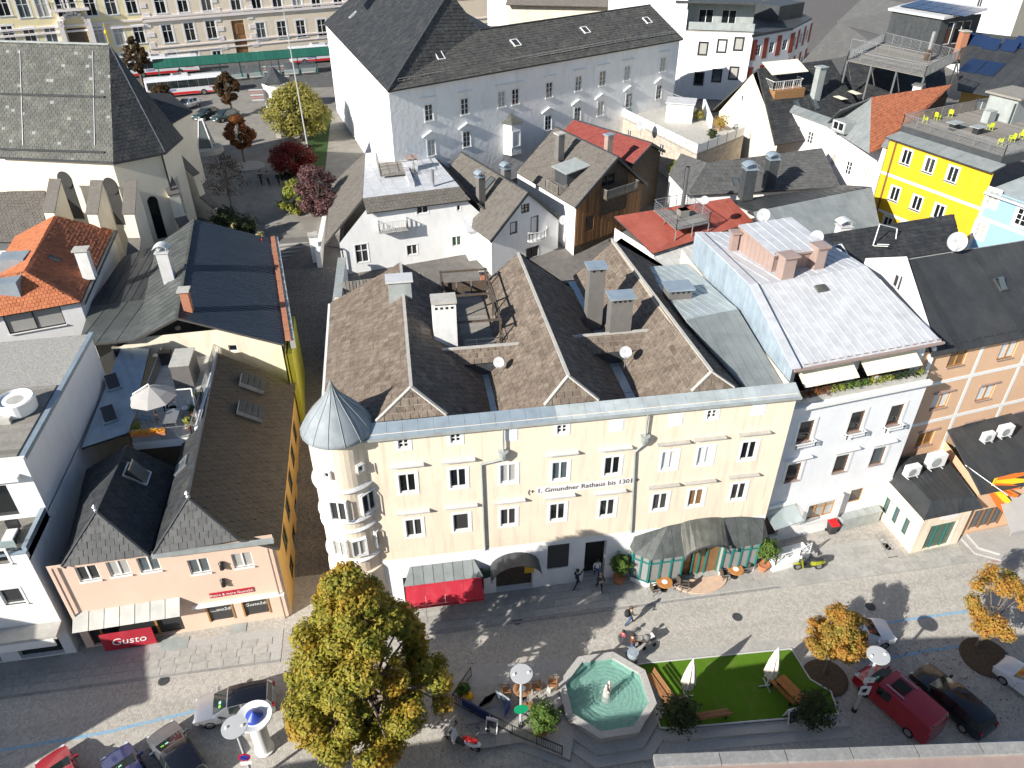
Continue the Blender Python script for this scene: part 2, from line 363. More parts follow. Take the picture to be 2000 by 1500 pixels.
def chimney(root, c, w, d, z0, z1, rz=0, mat='chimney_grey', capm='metal_blue', cap='flat', vents=0, name='chimney', lab=None):
    mb = MB(); mb.box((c[0], c[1], (z0+z1)/2), (w, d, z1-z0), rz); o = mb.build(name, mat, root)
    if lab: o['label'] = lab
    cb = MB()
    if cap == 'flat': cb.box((c[0], c[1], z1+.07), (w+.3, d+.3, .14), rz)
    elif cap == 'stone': cb.box((c[0], c[1], z1+.25), (w+.12, d+.12, .2), rz)
    elif cap in ('arch', 'archg'):
        a = Vector((math.cos(rz), math.sin(rz), 0)); b = Vector((-a.y, a.x, 0)); cc = Vector((c[0], c[1], z1+.08))
        cb.box((c[0], c[1], z1+.04), (w+.2, d+.2, .08), rz)
        k = 9; v = []
        for i in range(k):
            t = -1+2*i/(k-1); p = cc+a*(t*(w/2+.18))+Vector((0, 0, .28+.42*(1-t*t)*.75)); v += [p-b*(d/2+.12), p+b*(d/2+.12), p-b*(d/2+.12)+Vector((0, 0, .03)), p+b*(d/2+.12)+Vector((0, 0, .03))]
        cb.add(v, [(4*i+2, 4*i+6, 4*i+7, 4*i+3) for i in range(k-1)]+[(4*i+1, 4*i+5, 4*i+4, 4*i) for i in range(k-1)]+[(4*i, 4*i+4, 4*i+6, 4*i+2) for i in range(k-1)]+[(4*i+3, 4*i+7, 4*i+5, 4*i+1) for i in range(k-1)])
        for sx in (-1, 1):
            for sy in (-1, 1): p = cc+a*(sx*w*.42)+b*(sy*d*.4); cb.bar(p, p+Vector((0, 0, .42)), .05)
    cb.build('cap', capm, o)
    if vents:
        a = Vector((math.cos(rz), math.sin(rz), 0)); b = Vector((-a.y, a.x, 0))
        vb = MB()
        for i in range(vents): p = Vector((c[0], c[1], z1-.25))+a*((i+.5)/vents-.5)*w*.9; vb.obox(p-a*.09-b*(d/2+.006), a*.18, b*.02, Vector((0, 0, .17)))
        vb.build('flue_vents', 'black', o)
    return o
def railing(root, pts, h=1.0, sp=.13, mat='steel', name='railing', r=.02, posts=1.6, closed=False, bal=True, mid=()):
    mb = MB(); pts = [Vector(p) for p in pts]
    if closed: pts = pts+[pts[0]]
    up = Vector((0, 0, h))
    for p, q in zip(pts[:-1], pts[1:]):
        L = (q-p).length; d = (q-p)/L
        mb.bar(p+up, q+up, .05, .05); mb.bar(p+Vector((0, 0, .1)), q+Vector((0, 0, .1)), .035)
        for m in mid: mb.bar(p+Vector((0, 0, h*m)), q+Vector((0, 0, h*m)), .03)
        k = max(1, round(L/posts))
        for i in range(k+1): mb.bar(p+d*(L*i/k), p+d*(L*i/k)+up, .05)
        if bal:
            k = max(1, round(L/sp))
            for i in range(1, k): c = p+d*(L*i/k); mb.bar(c+Vector((0, 0, .1)), c+up, r)
    return mb.build(name, mat, root)
def plate(root, pts, z, mat, t=.15, name='flat_roof'):
    mb = MB(); mb.prism([(p[0], p[1]) for p in pts], z-t, z)
    return mb.build(name, mat, root)
def skylight(root, c, e, s, n, w=.8, h=1.1, name='skylight', glass='pane_refl', fm='metal_dark', openby=0):
    c, e, s, n = Vector(c), Vector(e), Vector(s), Vector(n); mb = MB(); t = .09
    o = c-e*w/2-s*h/2
    mb.obox(o, e*t, s*h, n*.14); mb.obox(o+e*(w-t), e*t, s*h, n*.14); mb.obox(o+e*t, e*(w-2*t), s*t, n*.14); mb.obox(o+e*t+s*(h-t), e*(w-2*t), s*t, n*.14)
    ob = mb.build(name, fm, root)
    g = MB(); q = o+e*t+s*t+n*.1; g.poly([q, q+e*(w-2*t), q+e*(w-2*t)+s*(h-2*t)+n*openby, q+s*(h-2*t)+n*openby]); g.build('pane', glass, ob); return ob
def sky_on(root, pts, px, py, **k):
    """skylight at a photographed place on the roof plane pts"""
    p, e, s, n = frame3(pts); q = ray(px, py); t = (p[0]-CAMP).dot(n)/q.dot(n); return skylight(root, CAMP+q*t+n*.03, e, s, n, **k)
def onplane(pts, px, py):
    p, e, s, n = frame3(pts); q = ray(px, py); return CAMP+q*((p[0]-CAMP).dot(n)/q.dot(n))
# ================================================================== materials
noise_mat('plaster_yellow', (.82, .695, .545), bump=.3, bscale=7, var=.06, scale=.45, stain=(.52, .42, .32), stain_amt=.5, sscale=(1.3, 1.3, .085))
noise_mat('plaster_white', (.86, .855, .84), bump=.2, bscale=9, var=.04, scale=.5, stain=(.55, .53, .48), stain_amt=.25)
noise_mat('plaster_castle', (.90, .895, .875), bump=.9, bscale=2.2, var=.05, scale=.5, stain=(.5, .48, .42), stain_amt=.25)
noise_mat('plaster_cream', (.74, .66, .52), bump=.3, bscale=6, var=.07, scale=.6, stain=(.42, .36, .28), stain_amt=.4)
noise_mat('plaster_peach', (.76, .565, .44), bump=.15, bscale=9, var=.04, scale=.5, stain=(.6, .4, .3), stain_amt=.15)
noise_mat('plaster_orange', (.72, .47, .30), bump=.15, var=.04, scale=.5)
noise_mat('plaster_grey', (.80, .81, .82), bump=.15, bscale=9, var=.04, scale=.5, stain=(.5, .5, .5), stain_amt=.15)
noise_mat('plaster_sun', (.70, .42, .02), bump=.1, var=.06, scale=.4, stain=(.6, .36, .05), stain_amt=.35)
noise_mat('plaster_sky', (.28, .50, .70), bump=.1, var=.03, scale=.5)
noise_mat('plaster_beige', (.80, .69, .54), bump=.1, var=.05, scale=.3)
noise_mat('plaster_pale', (.82, .71, .43), bump=.1, var=.05, scale=.3)
noise_mat('plaster_red', (.36, .08, .05), bump=.1, var=.06)
noise_mat('plaster_pink', (.80, .74, .72), bump=.1, var=.03)
noise_mat('plaster_stone', (.46, .40, .33), bump=.6, bscale=3, var=.3, scale=2.2)
noise_mat('plaster_ochre', (.62, .40, .14), bump=.15, var=.06)
noise_mat('church_wall', (.74, .68, .56), bump=.2, bscale=5, var=.05, scale=.4, stain=(.5, .46, .38), stain_amt=.3)
noise_mat('roofbase', (.07, .065, .06), var=.15)
noise_mat('metal_blue', (.36, .43, .48), rough=.38, var=.12, scale=1.3, spec=.5, metal=.35, stain=(.25, .29, .33), stain_amt=.4)
noise_mat('metal_pale', (.62, .62, .62), rough=.45, var=.1, scale=1.5, spec=.5, metal=.1, stain=(.4, .38, .34), stain_amt=.3)
noise_mat('metal_grey', (.38, .41, .40), rough=.5, var=.14, scale=1.2, metal=.15, stain=(.2, .2, .19), stain_amt=.4)
noise_mat('metal_dark', (.055, .06, .065), rough=.5, var=.2, scale=2, stain=(.12, .12, .11), stain_amt=.3)
noise_mat('metal_copper', (.115, .115, .10), rough=.5, var=.3, scale=1.0, metal=.2, stain=(.2, .25, .2), stain_amt=.5)
noise_mat('metal_rose', (.42, .31, .27), rough=.5, var=.08, metal=.2)
piece_mat('panel_white', [(.53, .54, .56), (.57, .58, .60), (.55, .56, .58)], rough=.45, bump=.05, nscale=1.2, spec=.4)
piece_mat('panel_zinc', [(.44, .49, .49), (.5, .55, .55), (.47, .51, .53)], rough=.42, bump=.05, nscale=1.0, metal=.2, dirt=(.3, .34, .34), dirt_amt=.4)
piece_mat('panel_slate', [(.20, .22, .22), (.24, .26, .26), (.22, .24, .24)], rough=.45, bump=.05, nscale=1.0, dirt=(.32, .33, .32), dirt_amt=.35)
piece_mat('panel_dark', [(.035, .038, .04), (.05, .052, .054), (.042, .046, .05)], rough=.42, bump=.05, nscale=1.0, dirt=(.09, .09, .085), dirt_amt=.4)
piece_mat('panel_navy', [(.03, .042, .06), (.038, .05, .07)], rough=.35, bump=.1, nscale=2)
piece_mat('panel_red', [(.34, .085, .06), (.37, .10, .07), (.32, .08, .055)], rough=.5, bump=.05, nscale=1.0, dirt=(.5, .2, .15), dirt_amt=.25)
piece_mat('panel_bluegrey', [(.36, .44, .5), (.42, .5, .56), (.39, .46, .53)], rough=.4, bump=.05, nscale=1.0, metal=.2)
piece_mat('panel_light', [(.55, .54, .5), (.6, .59, .55), (.5, .5, .47)], rough=.6, bump=.05, nscale=1.0, dirt=(.4, .38, .33), dirt_amt=.5)
piece_mat('tile_brown', [(0, (.115, .088, .068)), (.3, (.175, .138, .108)), (.7, (.145, .113, .09)), (1, (.215, .175, .14))], rough=.85, nscale=5, dirt=(.33, .27, .21), dirt_amt=.55, bump=.4)
piece_mat('tile_grey', [(.085, .085, .085), (.12, .12, .118), (.10, .10, .10)], rough=.75, nscale=4, dirt=(.2, .2, .18), dirt_amt=.3)
piece_mat('tile_taupe', [(.13, .115, .10), (.16, .145, .125), (.145, .13, .115)], rough=.85, nscale=4, dirt=(.21, .2, .18), dirt_amt=.4)
piece_mat('tile_olive', [(.085, .075, .058), (.105, .09, .07), (.095, .083, .064)], rough=.8, nscale=5, dirt=(.15, .135, .11), dirt_amt=.3)
piece_mat('tile_black', [(.028, .03, .033), (.042, .044, .048), (.035, .037, .04)], rough=.6, nscale=4, dirt=(.10, .10, .09), dirt_amt=.55)
piece_mat('tile_castle', [(.06, .06, .058), (.09, .088, .082), (.075, .073, .07)], rough=.7, nscale=4, dirt=(.2, .19, .16), dirt_amt=.45)
piece_mat('tile_slate', [(0, (.075, .078, .07)), (.5, (.11, .11, .10)), (.968, (.09, .093, .085)), (.974, (.22, .23, .22)), (1, (.28, .29, .28))], rough=.7, nscale=3, dirt=(.24, .245, .2), dirt_amt=.5)
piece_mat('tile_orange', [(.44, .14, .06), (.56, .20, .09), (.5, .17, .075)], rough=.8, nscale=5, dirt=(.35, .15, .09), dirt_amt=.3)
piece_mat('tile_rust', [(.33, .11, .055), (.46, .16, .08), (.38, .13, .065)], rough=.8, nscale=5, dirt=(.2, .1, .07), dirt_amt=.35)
piece_mat('tile_red', [(.25, .06, .05), (.29, .075, .06)], rough=.75, nscale=3, bump=.1)
plain('pane', (.012, .015, .018), .06, 0, .8); plain('pane_dim', (.05, .05, .05), .12, 0, .6); plain('pane_refl', (.09, .11, .12), .05, 0, .9)
plain('pane_curtain', (.42, .41, .38), .35, 0, .5); plain('pane_white', (.70, .71, .70), .4, 0, .5); plain('pane_warm', (.22, .12, .05), .2); plain('pane_green', (.07, .12, .09), .15)
plain('black', (.01, .01, .01), .8); plain('frame_white', (.80, .80, .78), .45); plain('frame_brown', (.20, .10, .05), .5); plain('frame_wood', (.42, .22, .07), .5)
plain('frame_dark', (.03, .03, .032), .5); plain('frame_green', (.02, .17, .155), .4); plain('white', (.82, .82, .80), .5); plain('cream_paint', (.78, .72, .55), .6)
noise_mat('awning_cream', (.82, .76, .60), rough=.9, var=.04); noise_mat('awning_grey', (.42, .40, .38), rough=.9, var=.04); noise_mat('awning_red', (.44, .025, .045), rough=.85, var=.14, scale=.9, stain=(.5, .08, .09), stain_amt=.5)
noise_mat('canvas', (.74, .68, .58), rough=.9, var=.06, scale=5)
plain('steel', (.50, .51, .52), .35, .7); plain('steel_dark', (.08, .085, .09), .45, .3); plain('lamp_grey', (.46, .47, .48), .65, 0, .3); plain('iron', (.03, .03, .03), .5, .2)
noise_mat('chimney_grey', (.17, .16, .15), rough=.6, var=.12); noise_mat('chimney_white', (.72, .72, .70), rough=.85, var=.08, scale=2, stain=(.45, .44, .42), stain_amt=.3)
noise_mat('concrete', (.46, .44, .40), var=.14, scale=2, bump=.3); noise_mat('granite', (.42, .41, .39), var=.16, scale=9, rough=.75, stain=(.27, .26, .24), stain_amt=.3, sscale=(.4, .4, .4))
piece_mat('brick', [(.38, .16, .09), (.46, .2, .12), (.42, .19, .11)], nscale=8)
piece_mat('slab', [(.39, .375, .345), (.44, .425, .39), (.415, .40, .37), (.37, .36, .335)], rough=.8, nscale=3, dirt=(.27, .265, .25), dirt_amt=.35, bump=.15)
piece_mat('coping', [(.25, .245, .235), (.30, .295, .28)], rough=.85, nscale=9, dirt=(.48, .46, .43), dirt_amt=.4, bump=.2)
piece_mat('plank_grey', [(.22, .20, .175), (.32, .295, .26), (.27, .25, .22), (.19, .175, .155)], rough=.85, nscale=5, dirt=(.13, .13, .1), dirt_amt=.3)
piece_mat('plank_brown', [(.20, .10, .045), (.34, .18, .08), (.27, .14, .06), (.13, .075, .04)], rough=.75, nscale=5)
piece_mat('plank_teak', [(.30, .15, .07), (.37, .19, .09)], rough=.6, nscale=5)
piece_mat('plank_orange', [(.46, .19, .055), (.52, .22, .065)], rough=.5, nscale=5, bump=.05)
noise_mat('timber_dark', (.10, .075, .055), var=.3, scale=3); noise_mat('bark', (.16, .13, .10), var=.3, scale=6, bump=.6); noise_mat('soil', (.10, .07, .045), var=.3, scale=6)
noise_mat('terracotta', (.52, .21, .10), rough=.8, var=.08, scale=4); noise_mat('gravel', (.36, .345, .315), var=.5, scale=14, bump=.6, bscale=20)
noise_mat('rubber', (.018, .018, .018), rough=.75, var=.1)
leaf_mat('leaf_box', [(.05, .10, .018), (.10, .17, .03), (.16, .24, .05)]); leaf_mat('leaf_dark', [(.02, .035, .012), (.04, .06, .02), (.06, .075, .025)])
leaf_mat('leaf_chestnut', [(.10, .12, .018), (.21, .21, .026), (.36, .30, .045), (.36, .225, .03)], patch=(.46, .26, .03), patch_scale=.4)
leaf_mat('leaf_orange', [(.30, .14, .035), (.44, .20, .04), (.40, .26, .05), (.24, .18, .035)], patch=(.22, .23, .045), patch_scale=.7)
leaf_mat('leaf_rust', [(.13, .045, .02), (.22, .08, .025), (.10, .05, .022)], patch=(.30, .11, .03), patch_scale=.5)
leaf_mat('leaf_deep', [(.045, .03, .014), (.075, .045, .018), (.055, .04, .018)], patch=(.11, .05, .018), patch_scale=.6)
leaf_mat('leaf_crimson', [(.13, .018, .015), (.20, .028, .02), (.09, .016, .014)]); leaf_mat('leaf_purple', [(.12, .055, .06), (.18, .09, .09), (.09, .05, .045)])
leaf_mat('leaf_yellowgreen', [(.20, .20, .04), (.30, .27, .06), (.15, .17, .035)], patch=(.34, .27, .09), patch_scale=.5)
leaf_mat('leaf_lime', [(.16, .22, .03), (.26, .28, .05), (.34, .30, .08)]); leaf_mat('leaf_pale', [(.50, .44, .22), (.62, .55, .30)]); leaf_mat('flower_orange', [(.8, .22, .01), (.85, .45, .02), (.75, .1, .02)], trans=.1)
noise_mat('plaster_lime', (.50, .50, .08), var=.06)
def glass_mat():
    m, nt, N, L, P = newmat('glass'); P.inputs['Base Color'].default_value = (.55, .65, .64, 1); P.inputs['Roughness'].default_value = .08; P.inputs['Alpha'].default_value = .38
    M['glass'] = m
glass_mat(); plain('letter_grey', (.05, .05, .055), .7)
def cobble(name, c0, c1, size, joint=.55):
    m, nt, N, L, P = newmat(name); geo = N.new('ShaderNodeNewGeometry')
    w = N.new('ShaderNodeTexWave'); w.wave_type = 'RINGS'
    # rows of stones laid in segmental arcs: bend the coordinates, then cells
    sx = N.new('ShaderNodeSeparateXYZ'); L.new(geo.outputs['Position'], sx.inputs[0])
    mm = N.new('ShaderNodeMath'); mm.operation = 'PINGPONG'; mm.inputs[1].default_value = .75; L.new(sx.outputs[0], mm.inputs[0])
    sq = N.new('ShaderNodeMath'); sq.operation = 'POWER'; sq.inputs[1].default_value = 2; L.new(mm.outputs[0], sq.inputs[0])
    mu = N.new('ShaderNodeMath'); mu.operation = 'MULTIPLY_ADD'; mu.inputs[1].default_value = .75; L.new(sq.outputs[0], mu.inputs[0]); L.new(sx.outputs[1], mu.inputs[2])
    cb = N.new('ShaderNodeCombineXYZ'); L.new(sx.outputs[0], cb.inputs[0]); L.new(mu.outputs[0], cb.inputs[1])
    vo = N.new('ShaderNodeTexVoronoi'); vo.inputs['Scale'].default_value = 1/size; vo.inputs['Randomness'].default_value = .45; L.new(cb.outputs[0], vo.inputs['Vector'])
    ve = N.new('ShaderNodeTexVoronoi'); ve.feature = 'DISTANCE_TO_EDGE'; ve.inputs['Scale'].default_value = 1/size; ve.inputs['Randomness'].default_value = .45; L.new(cb.outputs[0], ve.inputs['Vector'])
    sr = N.new('ShaderNodeSeparateColor'); L.new(vo.outputs['Color'], sr.inputs[0])
    rp = ramp(nt, [(0, c0), (1, c1)]); L.new(sr.outputs[0], rp.inputs['Fac'])
    je = ramp(nt, [(.02, (joint,)*3), (.11, (1,)*3)]); L.new(ve.outputs['Distance'], je.inputs['Fac'])
    mx = N.new('ShaderNodeMixRGB'); mx.blend_type = 'MULTIPLY'; mx.inputs['Fac'].default_value = 1; L.new(rp.outputs[0], mx.inputs['Color1']); L.new(je.outputs[0], mx.inputs['Color2'])
    n = N.new('ShaderNodeTexNoise'); n.inputs['Scale'].default_value = .35; n.inputs['Detail'].default_value = 8; n.inputs['Roughness'].default_value = .7; L.new(geo.outputs['Position'], n.inputs['Vector'])
    r2 = ramp(nt, [(.35, (.86,)*3), (.65, (1.06,)*3)]); L.new(n.outputs['Fac'], r2.inputs['Fac'])
    m2 = N.new('ShaderNodeMixRGB'); m2.blend_type = 'MULTIPLY'; m2.inputs['Fac'].default_value = 1; L.new(mx.outputs[0], m2.inputs['Color1']); L.new(r2.outputs[0], m2.inputs['Color2'])
    n3 = N.new('ShaderNodeTexNoise'); n3.inputs['Scale'].default_value = .8; n3.inputs['Detail'].default_value = 10; n3.inputs['Roughness'].default_value = .75; L.new(geo.outputs['Position'], n3.inputs['Vector'])
    mpt = N.new('ShaderNodeMapping'); mpt.inputs['Scale'].default_value = (.045, .5, .2); L.new(geo.outputs['Position'], mpt.inputs['Vector']); L.new(mpt.outputs[0], n.inputs['Vector']); n.inputs['Scale'].default_value = 1.2
    r3 = ramp(nt, [(.62, (1,)*3), (.74, (.72, .7, .68))]); L.new(n3.outputs['Fac'], r3.inputs['Fac'])
    m3 = N.new('ShaderNodeMixRGB'); m3.blend_type = 'MULTIPLY'; m3.inputs['Fac'].default_value = 1; L.new(m2.outputs[0], m3.inputs['Color1']); L.new(r3.outputs[0], m3.inputs['Color2'])
    L.new(m3.outputs[0], P.inputs['Base Color']); P.inputs['Roughness'].default_value = .8; P.inputs['Specular IOR Level'].default_value = .25
    b = N.new('ShaderNodeBump'); b.inputs['Strength'].default_value = .5; b.inputs['Distance'].default_value = .03; L.new(ve.outputs['Distance'], b.inputs['Height']); L.new(b.outputs[0], P.inputs['Normal'])
    M[name] = m; return m
noise_mat('metal_cap', (.25, .28, .30), rough=.62, var=.12, scale=1.1, stain=(.42, .45, .47), stain_amt=.5); noise_mat('joint_tan', (.38, .33, .27), var=.2, scale=3); piece_mat('panel_cons', [(.065, .073, .07), (.09, .098, .094)], rough=.45, bump=.05, nscale=1.2, dirt=(.22, .23, .22), dirt_amt=.4); plain('pane_lace', (.27, .27, .26), .3)
cobble('cobbles', (.40, .375, .335), (.53, .50, .45), .14, .72); cobble('cobbles_lane', (.17, .16, .145), (.27, .25, .225), .16, .5)
noise_mat('asphalt', (.10, .10, .10), var=.2, scale=1.2, bump=.2, bscale=40, stain=(.16, .155, .15), stain_amt=.4, sscale=(.3, .3, .3))
noise_mat('paving_upper', (.23, .215, .19), var=.18, scale=.6, bump=.15, stain=(.34, .32, .28), stain_amt=.4, sscale=(.3, .3, .3))
noise_mat('terrain', (.14, .13, .12), var=.2); noise_mat('turf', (.085, .175, .014), rough=.95, var=.22, scale=22, spec=.1, bump=.5, bscale=60, stain=(.14, .19, .05), stain_amt=.6, sscale=(.5, .35, .5))
noise_mat('lawn', (.032, .065, .014), rough=.95, var=.3, scale=8, bump=.6, bscale=40); noise_mat('paint_blue', (.22, .38, .52), rough=.7, var=.3, scale=7, stain=(.40, .385, .36), stain_amt=.95, sscale=(1.6, 1.6, 1.6)); noise_mat('paint_white', (.6, .6, .58), rough=.7, var=.2, scale=5)
noise_mat('paint_red', (.5, .2, .17), rough=.7, var=.2, scale=5)
def water_mat():
    m, nt, N, L, P = newmat('water'); geo = N.new('ShaderNodeNewGeometry'); sub = N.new('ShaderNodeVectorMath'); sub.operation = 'SUBTRACT'; sub.inputs[1].default_value = tuple(FOUNT)
    L.new(geo.outputs['Position'], sub.inputs[0])
    w = N.new('ShaderNodeTexWave'); w.wave_type = 'RINGS'; w.rings_direction = 'SPHERICAL'; w.inputs['Scale'].default_value = 1.15; w.inputs['Distortion'].default_value = 5; w.inputs['Detail'].default_value = 3; w.inputs['Detail Scale'].default_value = 1.6
    L.new(sub.outputs[0], w.inputs['Vector'])
    b = N.new('ShaderNodeBump'); b.inputs['Strength'].default_value = .6; b.inputs['Distance'].default_value = .05; L.new(w.outputs['Fac'], b.inputs['Height']); L.new(b.outputs[0], P.inputs['Normal'])
    P.inputs['Base Color'].default_value = (.20, .40, .34, 1); P.inputs['Roughness'].default_value = .05; P.inputs['Alpha'].default_value = .35; P.inputs['IOR'].default_value = 1.33
    M['water'] = m
FOUNT = G(1186, 1352, .75); FOUNT.z = .55
water_mat(); noise_mat('basin', (.25, .45, .385), rough=.7, var=.14, scale=3, stain=(.35, .62, .5), stain_amt=.5, sscale=(1, 1, 1))
# ================================================================== the ground
def gz(x, y):
    if y < 27: return -.055*min(10, 27-y)
    if y < 38: return 0.0
    if y < 75.5: return 6.0*(y-38)/37.5
    if y < 81: return 6.0+1.2*(y-75.5)/5.5
    if y < 96: return 7.2+1.8*(y-81)/15
    return 9.0
def gsheet(name, xs, ys, dz, mat):
    mb = MB(); V = [(x, y, gz(x, y)+dz) for y in ys for x in xs]; n = len(xs)
    mb.add(V, [(j*n+i, j*n+i+1, (j+1)*n+i+1, (j+1)*n+i) for j in range(len(ys)-1) for i in range(n-1)])
    return struct(mb.build(name, mat))
YB = [-120, 17, 27, 38, 75.5, 81, 96]
gsheet('ground', [-400, -60, 60, 500], YB+[900], -.012, 'terrain')
gsheet('street', [-75, 0, 130], [-30, 17, 27, 38, 46], 0, 'cobbles')
gsheet('lane', [-13.5, -4.0], [38.5, 75.5], .004, 'cobbles_lane')
gsheet('church_square', [-62, 2], [81, 96, 139], .004, 'paving_upper')
gsheet('bus_road', [-130, 60], [139.5, 158, 175], .004, 'asphalt')
# ================================================================== the yellow town hall
YF = 35.0
th = thing('town_hall', 'long yellow plaster town hall with round corner tower and three parallel brown tiled roofs', 'building', (0, YF, 0))
FA, FB = (-3.2, YF), (23.45, YF)
row2 = [(796, 944), (895, 934), (993, 925), (1094, 920), (1196, 910), (1307, 899, 0, 0, 0, 'pane_white'), (1377, 890, 0, 0, 0, 'pane_white'), (1462, 880)]
row3 = [(809, 1031, 0, 0, 0, 'pane_dim'), (901, 1020, 0, 0, 'one', 'pane_dim'), (993, 1010), (1089, 1000), (1186, 992), (1289, 980), (1359, 972, 0, 0, 0, 'pane_warm'), (1442, 960)]
row1 = [(788, 867, .62, .62, 'four', 'pane'), (890, 856, .62, .62, 'four', 'pane'), (1098, 838, .62, .62, 'four', 'pane'), (1391, 809, .62, .62, 'four', 'pane')]
ZP = 4.35
up = [(0, ZP), (26.65, ZP), (26.65, 14.75), (0, 14.75)]
wo, WA, Wd, Wn, Wrz = wall(th, FA, FB, ZP, 14.75, 'plaster_yellow', row2+row3+row1, sur=.17, dw=1.0, dh=1.45)
wo['label'] = 'sunlit yellow plaster front wall'
for q in row2+row3:
    u, z = onwall(q[0], q[1], FA, FB)
    if q is row2[2]: continue
    ledge(th, WA, Wd, Wn, u+.05, z+1.45, 2.0 if u < 13 else 2.1, .3, .09, 'metal_pale' if u < 17.3 else 'concrete')
for px, py in ((997, 849), (1204, 831), (1320, 820), (1482, 799)):
    u, z = onwall(px, py, FA, FB); mb = MB()
    for i in range(5): mb.obox(WA+Wd*(u-.4)+Vector((0, 0, z-.4+.16*i))+Wn*.0, Wd*.8, Wn*.035, Vector((0, 0, .15)))
    mb.obox(WA+Wd*(u-.48)+Vector((0, 0, z-.48)), Wd*.96, Wn*.012, Vector((0, 0, .96))); mb.build('shutter', 'white', th)
# white ground floor with passage, shop window, door
def hole(px0, py0, px1, py1):
    u0, z1 = onwall(px0, py0, FA, FB); u1, z0 = onwall(px1, py1, FA, FB); return (u0, u1, max(.02, z0), z1)
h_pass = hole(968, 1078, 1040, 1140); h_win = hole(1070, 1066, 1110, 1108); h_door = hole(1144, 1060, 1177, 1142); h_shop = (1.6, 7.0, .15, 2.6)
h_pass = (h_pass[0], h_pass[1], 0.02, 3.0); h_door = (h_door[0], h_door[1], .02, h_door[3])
wl_, *_ = wall(th, FA, FB, -.5, ZP, 'plaster_white', holes=[h_pass, h_win, h_door, h_shop], depth=.5); wl_['label'] = 'white ground floor wall'
mb = MB(); mb.obox(WA+Vector((0, -.03, ZP-.04)), Wd*26.6, (0, .05, 0), (0, 0, .09)); mb.build('string_course', 'white', th)
def backdrop(root, A, d, n, h, mat, name, depth=.49):
    mb = MB(); mb.poly([A+d*h[0]-n*depth+Vector((0, 0, h[2])), A+d*h[1]-n*depth+Vector((0, 0, h[2])), A+d*h[1]-n*depth+Vector((0, 0, h[3])), A+d*h[0]-n*depth+Vector((0, 0, h[3]))]); return mb.build(name, mat, root)
g = backdrop(th, WA, Wd, Wn, h_win, 'pane_dim', 'shop_window', .1)
backdrop(th, WA, Wd, Wn, h_shop, 'pane_dim', 'shop_window', .3)
b = backdrop(th, WA, Wd, Wn, h_door, 'black', 'doorway'); backdrop(th, WA, Wd, Wn, h_pass, 'timber_dark', 'passage_shade')  # dark sheet stands in for the shade inside the open passage
mb = MB()
for i in range(4): mb.obox(WA+Wd*(h_door[0])+Wn*(.32-.3*i-.3)+Vector((0, 0, .0)), Wd*(h_door[1]-h_door[0]), Wn*.3, (0, 0, .16*(i+1)))
mb.build('door_steps', 'granite', th)
# grey barrel canopy over the passage
mb = MB(); k = 12; V = []; uc = (h_pass[0]+h_pass[1])/2; rw = (h_pass[1]-h_pass[0])/2+.45
for i in range(k+1):
    t = math.pi*i/k
    for dn in (0, 1.25): p = WA+Wd*(uc-rw*math.cos(t))+Wn*dn+Vector((0, 0, 2.35+1.35*math.sin(t))); V += [p, p+Vector((0, 0, .05))]
mb.add(V, [q for i in range(k) for q in ((4*i+1, 4*i+5, 4*i+7, 4*i+3), (4*i, 4*i+2, 4*i+6, 4*i+4), (4*i+2, 4*i+3, 4*i+7, 4*i+6))])
mb.build('entrance_canopy', 'metal_dark', th, smooth=False)
# tower
TC = Vector((-4.3, 36.1, 0)); tr = 1.78
mb = MB(); mb.lathe([(tr*1.12, -.5), (tr*1.08, 4.2), (tr, 4.25), (tr, 14.8)], TC, 40); t_o = mb.build('tower', 'plaster_yellow', th, smooth=False); t_o['label'] = 'round yellow corner tower'
for z, rr in ((5.35, .05), (7.95, .03), (8.75, .06), (11.2, .1)):
    MB().lathe([(tr, z-.16), (tr+rr+.08, z), (tr+rr+.1, z+.07), (tr, z+.22)], TC, 40).build('cornice', 'metal_pale' if rr > .05 else 'white', t_o)
prof = [(2.05, 14.68), (2.12, 14.72), (2.02, 14.95), (1.74, 15.38), (1.4, 15.86), (1.02, 16.3), (.66, 16.72), (.37, 17.1), (.16, 17.5), (.05, 17.85), (0, 18.1)]
cap = MB().lathe(prof, TC, 28).build('tower_cap', 'metal_cap', t_o, smooth=True); cap['label'] = 'blue grey sheet metal bell shaped tower roof'
mb = MB()
for i in range(14):
    a = 2*math.pi*i/14; mb.path([TC+Vector(((r+.01)*math.cos(a), (r+.01)*math.sin(a), z+.02)) for r, z in prof[1:-1]], .016, 4)
mb.build('seams', 'metal_grey', t_o)
for px, py, zc, w, h, st, pmn in ((662, 965, 9.85, .95, 1.5, 'two', 'pane_dim'), (718, 962, 9.95, .95, 1.5, 'two', 'pane'), (666, 1053, 6.65, .85, 1.3, 'two', 'pane_curtain'), (702, 1062, 6.65, .85, 1.3, 'two', 'pane_curtain'), (739, 1050, 6.65, .85, 1.3, 'two', 'pane_warm'), (640, 888, 12.65, .35, .45, 'one', 'pane'), (702, 884, 12.75, .35, .45, 'one', 'pane')):
    best = None
    for a in np.linspace(math.pi, 2*math.pi, 181):
        P = TC+Vector((tr*math.cos(a), tr*math.sin(a), zc)); e = abs(proj(P)[0]-px)
        if best is None or e < best[0]: best = (e, a, P)
    a = best[1]; P = TC+Vector(((tr+.03)*math.cos(a), (tr+.03)*math.sin(a), zc))+Vector((math.cos(a), math.sin(a), 0))*.0
    window(th, P+Vector((math.cos(a), math.sin(a), 0))*.15, a+math.pi/2, w, h, st, sur=.07, pm=pmn)
    mb = MB(); rz = a+math.pi/2; mb.box(P+Vector((math.cos(a), math.sin(a), 0))*(-.08), (w+.12, .22, h+.12), rz); mb.build('window_reveal', 'white', th)
